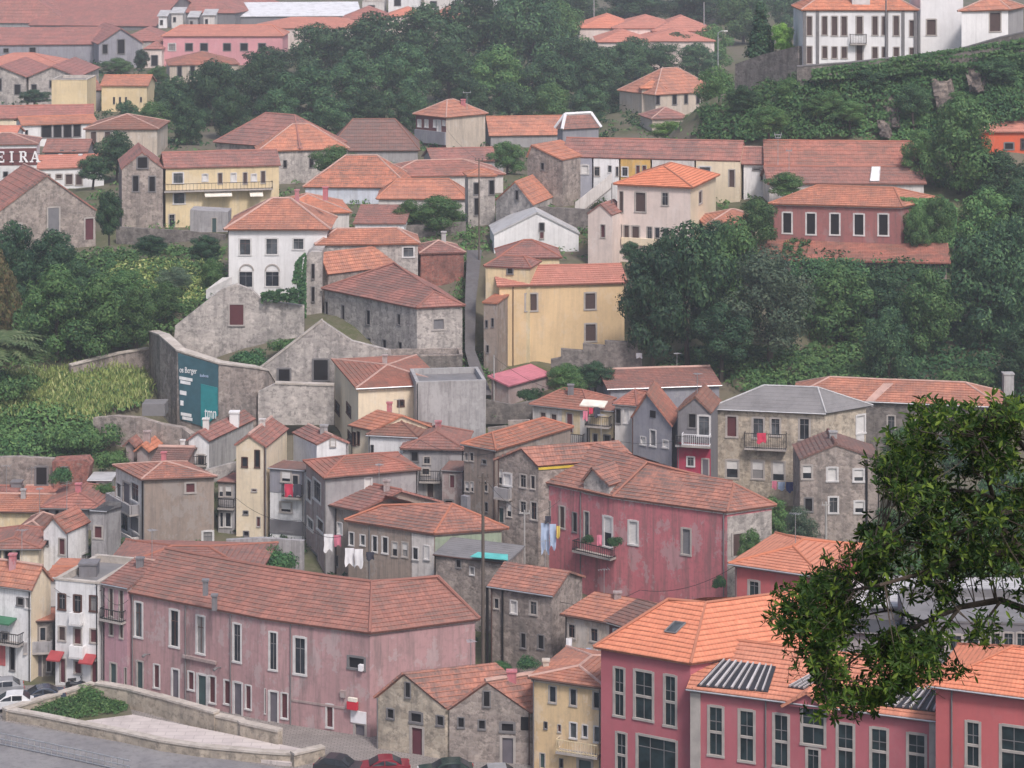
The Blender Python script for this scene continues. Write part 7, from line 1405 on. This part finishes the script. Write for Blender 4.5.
undergrowth('cliff_scrub', 'ivy and scrub clinging to the cliff below the white villa', [(700, 112), (770, 80), (830, 70), (960, 62), (1030, 44), (1030, 116), (985, 128), (940, 138), (880, 136), (870, 100), (850, 138), (760, 141), (700, 145)], 2600, 'l:ivy', (.7, 1.7), .25)
ivy('ivy', 'ivy tumbling over the parapet wall below the white villa', [P(812, 82, 334.5), P(1030, 62, 332.5), P(1030, 38, 332.7), P(812, 70, 334.8)], 6500, 'l:ivy', .26, 1.6)
undergrowth('cliff_scrub', 'darker scrub patches on the right half of the cliff', [(850, 80), (1030, 55), (1030, 116), (960, 140), (905, 138), (895, 100)], 700, 'l:ivyd', (.8, 1.7), .25)
undergrowth('undergrowth', 'green scrub around the red house and porch', [(740, 225), (770, 212), (775, 250), (900, 262), (960, 260), (1030, 240), (1030, 300), (740, 300)], 900, 'l:ivyd', (.8, 1.7), .26)
undergrowth('ground_cover', 'scrub on the slope continuing to the right', [(1030, 70), (1330, 40), (1330, 620), (1030, 560)], 1500, 'l:ivyd', (1., 2.4), .36)
undergrowth('ground_cover', 'scrub on the slope continuing to the left', [(-5, 230), (-260, 230), (-260, 480), (-5, 480)], 1100, 'l:mid', (1., 2.2), .34)
undergrowth('lane_weeds', 'weeds along the steep lane and the old base wall', [(455, 225), (480, 225), (480, 250), (466, 300), (470, 350), (500, 370), (480, 392), (455, 360)], 220, 'l:mid', (.4, .9), .18)
undergrowth('weeds', 'weeds in the planting bed of the plaza', [(14, 716), (92, 692), (124, 702), (126, 712), (62, 721)], 420, 'l:mid', (.2, .5), .12, 14, zf=7.3)
undergrowth('undergrowth', 'scrub between the leafy branch and the flat gabled house', [(740, 545), (880, 535), (1030, 470), (1030, 600), (880, 600), (745, 590)], 700, 'l:ivy', (.7, 1.5), .22)
undergrowth('weeds', 'patchy weeds and small shrubs between the upper houses', [(150, 150), (300, 150), (420, 120), (640, 110), (760, 160), (770, 230), (620, 260), (300, 260), (200, 240), (100, 230), (60, 120)], 1300, 'l:mid', (.5, 1.3), .24)
undergrowth('weeds', 'dark scrub between the far warehouses and the wood', [(0, 60), (160, 60), (300, 90), (560, 90), (640, 100), (640, 140), (400, 150), (120, 150), (0, 130)], 700, 'l:ivyd', (.9, 2.0), .36)
undergrowth('weeds', 'weeds between the packed houses of the lower slope', [(0, 440), (130, 430), (240, 480), (300, 500), (480, 420), (560, 380), (640, 400), (520, 470), (480, 640), (380, 680), (320, 560), (120, 560), (0, 560)], 750, 'l:ivyd', (.3, .9), .18)
ivy('ivy', 'thick ivy hanging down between white mansion and ruined stone tower', [P(288, 312, 288.5), P(306, 330, 288.5), P(306, 252, 288.5), P(296, 262, 288.5)], 3600, 'l:ivyd', .19, .9)
ivy('ivy', 'ivy band along the top right of the ruined gable wall', [P(262, 302, 282.8), P(304, 300, 282.8), P(304, 286, 282.8), P(262, 292, 282.8)], 900, 'l:ivyd', .22, .9)
ivy('ivy', 'ivy mass smothering the right end of the red house', [P(905, 258, 300.5), P(952, 258, 300), P(958, 200, 304), P(898, 198, 302)], 9500, 'l:ivy', .19, 2.2)
ivy('ivy', 'ivy hanging over the front of the red porch wall', [P(790, 345, 291), P(945, 345, 291), P(945, 262, 294.5), P(790, 258, 294.5)], 15000, 'l:ivyd', .19, 1.6)
ivy('ivy', 'ivy patch spilling over the red porch roof', [P(780, 258, 295.5), P(805, 258, 295.5), P(812, 240, 302), P(786, 240, 302)], 1500, 'l:ivy', .17, .6)
ivy('ivy', 'ivy patch on the left part of the cliff foot by the green tank', [P(856, 142, 327.5), P(930, 142, 325.5), P(925, 118, 329), P(856, 112, 331)], 1500, 'l:ivy', .25, .9)
m = MB()
rr__ = random.Random(3)
for (x, y, w, hh_, lab, d_) in [(892, 110, 16, 30, 'tall bare rock face in the middle of the cliff', 329.5), (945, 98, 22, 34, 'bare rock face in the right half of the cliff', 329), (975, 78, 18, 24, 'upper bare rock face in the right half of the cliff', 331), (884, 128, 12, 14, 'low bare rock at the cliff foot', 326)]:
    m = MB(); c = P(x, y, d_+1.6); W_ = w*d_/F/2; H_ = hh_*d_/F/2; n1, n2 = 9, 12; grid = []
    for j in range(n2+1):
        for i in range(n1+1):
            u, t = i/n1*2-1, j/n2*2-1; k = math.sqrt(max(0, 1-.8*u*u-.6*t*t)) if .8*u*u+.6*t*t < 1 else 0
            p = c+V((u*W_*(1+.25*pnoise((u*2+x, t*2, 0))), -1.6*k+.9*pnoise((u*2.5+x, t*2.5, 2))+t*2.2, t*H_*(1+.25*pnoise((u*2, t*2+x, 5))))); grid.append(p)
    m.v = [tuple(p) for p in grid]; m.f = [(j*(n1+1)+i, j*(n1+1)+i+1, (j+1)*(n1+1)+i+1, (j+1)*(n1+1)+i) for j in range(n2) for i in range(n1)]
    tag(m.build('rock_face', 'rock', None, tuple(c)), lab, 'rock', 'bare rocks in the cliff')
# ================================================================ the leafy branch close to the viewer
rt = random.Random(21)
OUT = [(1030, 398), (1012, 402), (985, 408), (965, 411), (940, 404), (916, 405), (911, 422), (888, 441), (878, 468), (882, 498), (876, 514), (859, 529), (853, 545), (830, 565), (804, 581), (781, 588), (781, 610), (786, 634), (800, 646), (806, 660), (802, 676), (820, 684), (816, 694), (830, 714), (841, 698), (860, 703), (880, 705), (898, 688), (918, 683), (908, 660), (926, 673), (944, 660), (955, 642), (974, 650), (990, 638), (996, 622), (1006, 610), (1030, 616)]
ftree = thing('leafy_tree', 'dark leafy branch reaching in close from the right edge', 'tree', (5.6, 20.3, EYE-16.5))
TX = lambda x, y, d: P(x, y, d)
limbs = [([(1300, 760), (1180, 660), (1080, 600), (1024, 553), (996, 522), (994, 500), (985, 470), (980, 440), (984, 415)], [.10, .075, .055, .04, .028, .022, .016, .011, .006], 20.0),
 ([(1080, 600), (1040, 615), (1000, 600), (960, 607), (925, 622), (890, 640), (860, 655), (835, 675)], [.05, .036, .03, .024, .02, .014, .009, .005], 20.4),
 ([(1024, 553), (985, 553), (950, 565), (915, 575), (880, 585), (840, 592), (800, 600)], [.035, .026, .022, .018, .013, .009, .005], 19.7),
 ([(996, 500), (978, 492), (955, 490), (925, 488), (900, 492), (885, 495)], [.02, .015, .012, .01, .007, .004], 20.2),
 ([(994, 510), (965, 530), (930, 545), (900, 540), (870, 545)], [.02, .015, .011, .008, .005], 19.6),
 ([(1180, 660), (1100, 560), (1050, 480), (1010, 430), (960, 425), (925, 430)], [.06, .045, .03, .02, .012, .006], 20.6),
 ([(960, 607), (935, 640), (915, 660), (895, 675), (880, 695)], [.018, .014, .01, .007, .004], 20.1),
 ([(890, 640), (885, 655), (880, 668), (862, 690)], [.012, .009, .006, .004], 20.3),
 ([(1000, 602), (985, 622), (972, 640), (950, 640), (925, 665)], [.014, .01, .007, .005, .004], 20.5), ([(950, 640), (958, 660), (961, 676)], [.006, .005, .004], 20.5),
 ([(840, 592), (830, 630), (828, 660), (824, 690), (828, 705)], [.01, .008, .006, .005, .003], 19.9), ([(925, 622), (890, 610), (850, 618), (812, 630)], [.014, .01, .007, .004], 20.6)]
tips = []
bm_ = MB(); pb = V((6.2, 20.8, EYE-17))
bm_.tube([pb, pb+V((.1, .1, 4)), pb+V((.2, -.1, 7.5)), TX(1300, 760, 20.0)], [.26, .22, .17, .10], 10); bm_.build('trunk', 'bark', ftree)
bm_ = MB(); bm_.tube([pb+V((.2, -.1, 7.5)), pb+V((.5, .5, 10)), pb+V((1.2, .9, 13.5))], [.16, .1, .04], 8)
for pl, rs, d in limbs:
    q = []
    for i, (x, y) in enumerate(pl):
        dd = d+.35*math.sin(i*1.3+d*7)*min(1, i/2); q.append(TX(x, y, dd))
    if pl[0] in ((1080, 600), (1024, 553), (1180, 660)): q[0] = TX(*pl[0], 20.0+(0 if pl[0] != (1024, 553) else .1))
    bm_.tube(q, rs, 7)
    for a, b in zip(q, q[1:]):
        for k in range(4): tips.append(a.lerp(b, (k+.5)/4))
fol = []
hole = [((905, 930), (552, 575), .75), ((950, 1030), (520, 548), .8), ((960, 1030), (560, 585), .45), ((840, 1000), (566, 590), .35), ((995, 1030), (590, 640), .9), ((985, 1030), (470, 510), .3), ((860, 920), (610, 640), .45), ((800, 830), (655, 700), .35), ((840, 900), (655, 680), .5), ((905, 960), (640, 660), .5)]
cnt = 0; tr_ = 0
while cnt < 640 and tr_ < 9000:
    tr_ += 1; x, y = rt.uniform(778, 1036), rt.uniform(394, 716)
    if not inpoly(x, y, OUT): continue
    if any(a[0] < x < a[1] and b[0] < y < b[1] and rt.random() < pr for a, b, pr in hole): continue
    if pnoise((x*.024, y*.03, 4.7))+.35*pnoise((x*.07, y*.08, 9.1)) < (-.17 if y > 560 else -.2) and y > 425: continue
    cnt += 1; c0_ = TX(x, y, 20.1+rt.gauss(0, .5)); dr = V((rt.gauss(-.5, .5), rt.gauss(0, .4), rt.gauss(.15, .5))).normalized()
    for k in range(rt.randint(4, 7)): fol.append(c0_+dr*rt.uniform(-.12, .12)+V((rt.gauss(0, .05), rt.gauss(0, .07), rt.gauss(0, .045))))
for x, y in ((961, 678), (955, 672), (968, 672), (962, 668), (975, 676), (948, 677)): fol.append(TX(x, y, 20.4))
fol += [TX(1030+rt.random()*260, 400+rt.random()*300, 20.3+rt.gauss(0, .8)) for _ in range(1300)]
twg = MB(); v = []; f = []
for c in fol:
    near_ = sorted(tips, key=lambda t: (t-c).length_squared)[0] if tips else c
    ax = (c-near_); ax = ax.normalized() if ax.length > .01 else V((0, 0, 1)); ax = (ax*.8+V((rt.gauss(0, .35), rt.gauss(-.15, .35), rt.gauss(.25, .35)))).normalized()
    if rt.random() < .12 and (c-near_).length < .8: twg.tube([near_, near_.lerp(c, .55)+V((0, 0, -.03)), c], [.006, .004, .002], 4, False)
    else: twg.tube([c-ax*.12, c], [.0025, .0015], 4, False)
    s1 = ax.cross(V((rt.gauss(0, 1), rt.gauss(0, 1), rt.gauss(0, 1)))).normalized(); s2 = ax.cross(s1)
    for k in range(rt.randint(6, 9)):
        a = k*2.4+rt.uniform(-.3, .3); el = rt.uniform(.1, 1.1); out = s1*math.cos(a)+s2*math.sin(a); d = (out*math.cos(el)+ax*math.sin(el)).normalized(); o = c-ax*rt.uniform(0, .07)
        l_ = rt.uniform(.035, .088); w = l_*rt.uniform(.12, .18); sd_ = d.cross(ax+V((.01, .02, 0))).normalized(); up_ = sd_.cross(d)
        pts_ = [(0, 0), (.3, .75), (.62, 1.), (.86, .62), (1., 0)]; i = len(v)
        mid = [o+d*(l_*t)-up_*(l_*.22*t*t) for t, _ in pts_]
        for (t, q), mp in zip(pts_, mid): v += [tuple(mp+sd_*(w*q)+up_*(w*q*.35)), tuple(mp), tuple(mp-sd_*(w*q)+up_*(w*q*.35))]
        for j in range(4): b = i+j*3; f += [(b, b+1, b+4, b+3), (b+1, b+2, b+5, b+4)]
bm_.build('branches', 'bark', ftree); twg.build('twigs', 'bark', ftree); obj('foliage', v, f, 'l:near', ftree)
# ================================================================ sky, sun, haze, camera
wd_ = bpy.data.worlds.new('World'); SC.world = wd_; wd_.use_nodes = True; nt = wd_.node_tree; bg = nt.nodes['Background']
sk = nt.nodes.new('ShaderNodeTexSky'); sk.sky_type = 'NISHITA'; sk.sun_disc = False; SUN_EL, SUN_AZ = 52., 155.
sk.sun_elevation = math.radians(SUN_EL); sk.sun_rotation = math.radians(SUN_AZ); sk.air_density = 1.0; sk.dust_density = 4.0; sk.ozone_density = 1.0
nt.links.new(sk.outputs[0], bg.inputs[0]); bg.inputs[1].default_value = .085
sl = bpy.data.lights.new('sun', 'SUN'); sl.energy = 1.5; sl.angle = math.radians(10); sl.color = (1, .92, .89); so = bpy.data.objects.new('sun', sl); COL.objects.link(so)
az = math.radians(SUN_AZ); el = math.radians(SUN_EL); dv = V((math.sin(az)*math.cos(el), math.cos(az)*math.cos(el), math.sin(el)))
so.rotation_euler = dv.to_track_quat('Z', 'Y').to_euler(); so.location = (0, 0, 300)
HAZE = .00031
if HAZE:
    m = MB(); m.abox(-760, -40, -12, 760, 1560, 165)
    hm = bpy.data.materials.new('haze'); hm.use_nodes = True; n_ = hm.node_tree; n_.nodes.clear(); o_ = n_.nodes.new('ShaderNodeOutputMaterial'); pv = n_.nodes.new('ShaderNodeVolumePrincipled')
    pv.inputs['Color'].default_value = (.86, .9, 1., 1); pv.inputs['Density'].default_value = HAZE; pv.inputs['Anisotropy'].default_value = .2; n_.links.new(pv.outputs[0], o_.inputs['Volume'])
    tag(m.build('haze', hm), 'thin summer haze', None, None, 'stuff')
cd = bpy.data.cameras.new('camera'); co = bpy.data.objects.new('camera', cd); COL.objects.link(co); co.location = (0, 0, EYE); co.rotation_euler = (math.radians(90), 0, 0)
cd.sensor_width = 36; cd.lens = F*36/1024; cd.shift_y = -(384-YH)/1024; cd.clip_end = 5000; cd.clip_start = .5; SC.camera = co
SC.view_settings.view_transform = 'Standard'; SC.view_settings.look = 'None'; SC.view_settings.exposure = 0.95; SC.view_settings.gamma = 1; SC.view_settings.use_curve_mapping = False
SC.cycles.volume_bounces = 1; SC.cycles.max_bounces = 6; SC.cycles.use_denoising = True; SC.cycles.volume_step_rate = 4
SC.render.resolution_x = 1024; SC.render.resolution_y = 768
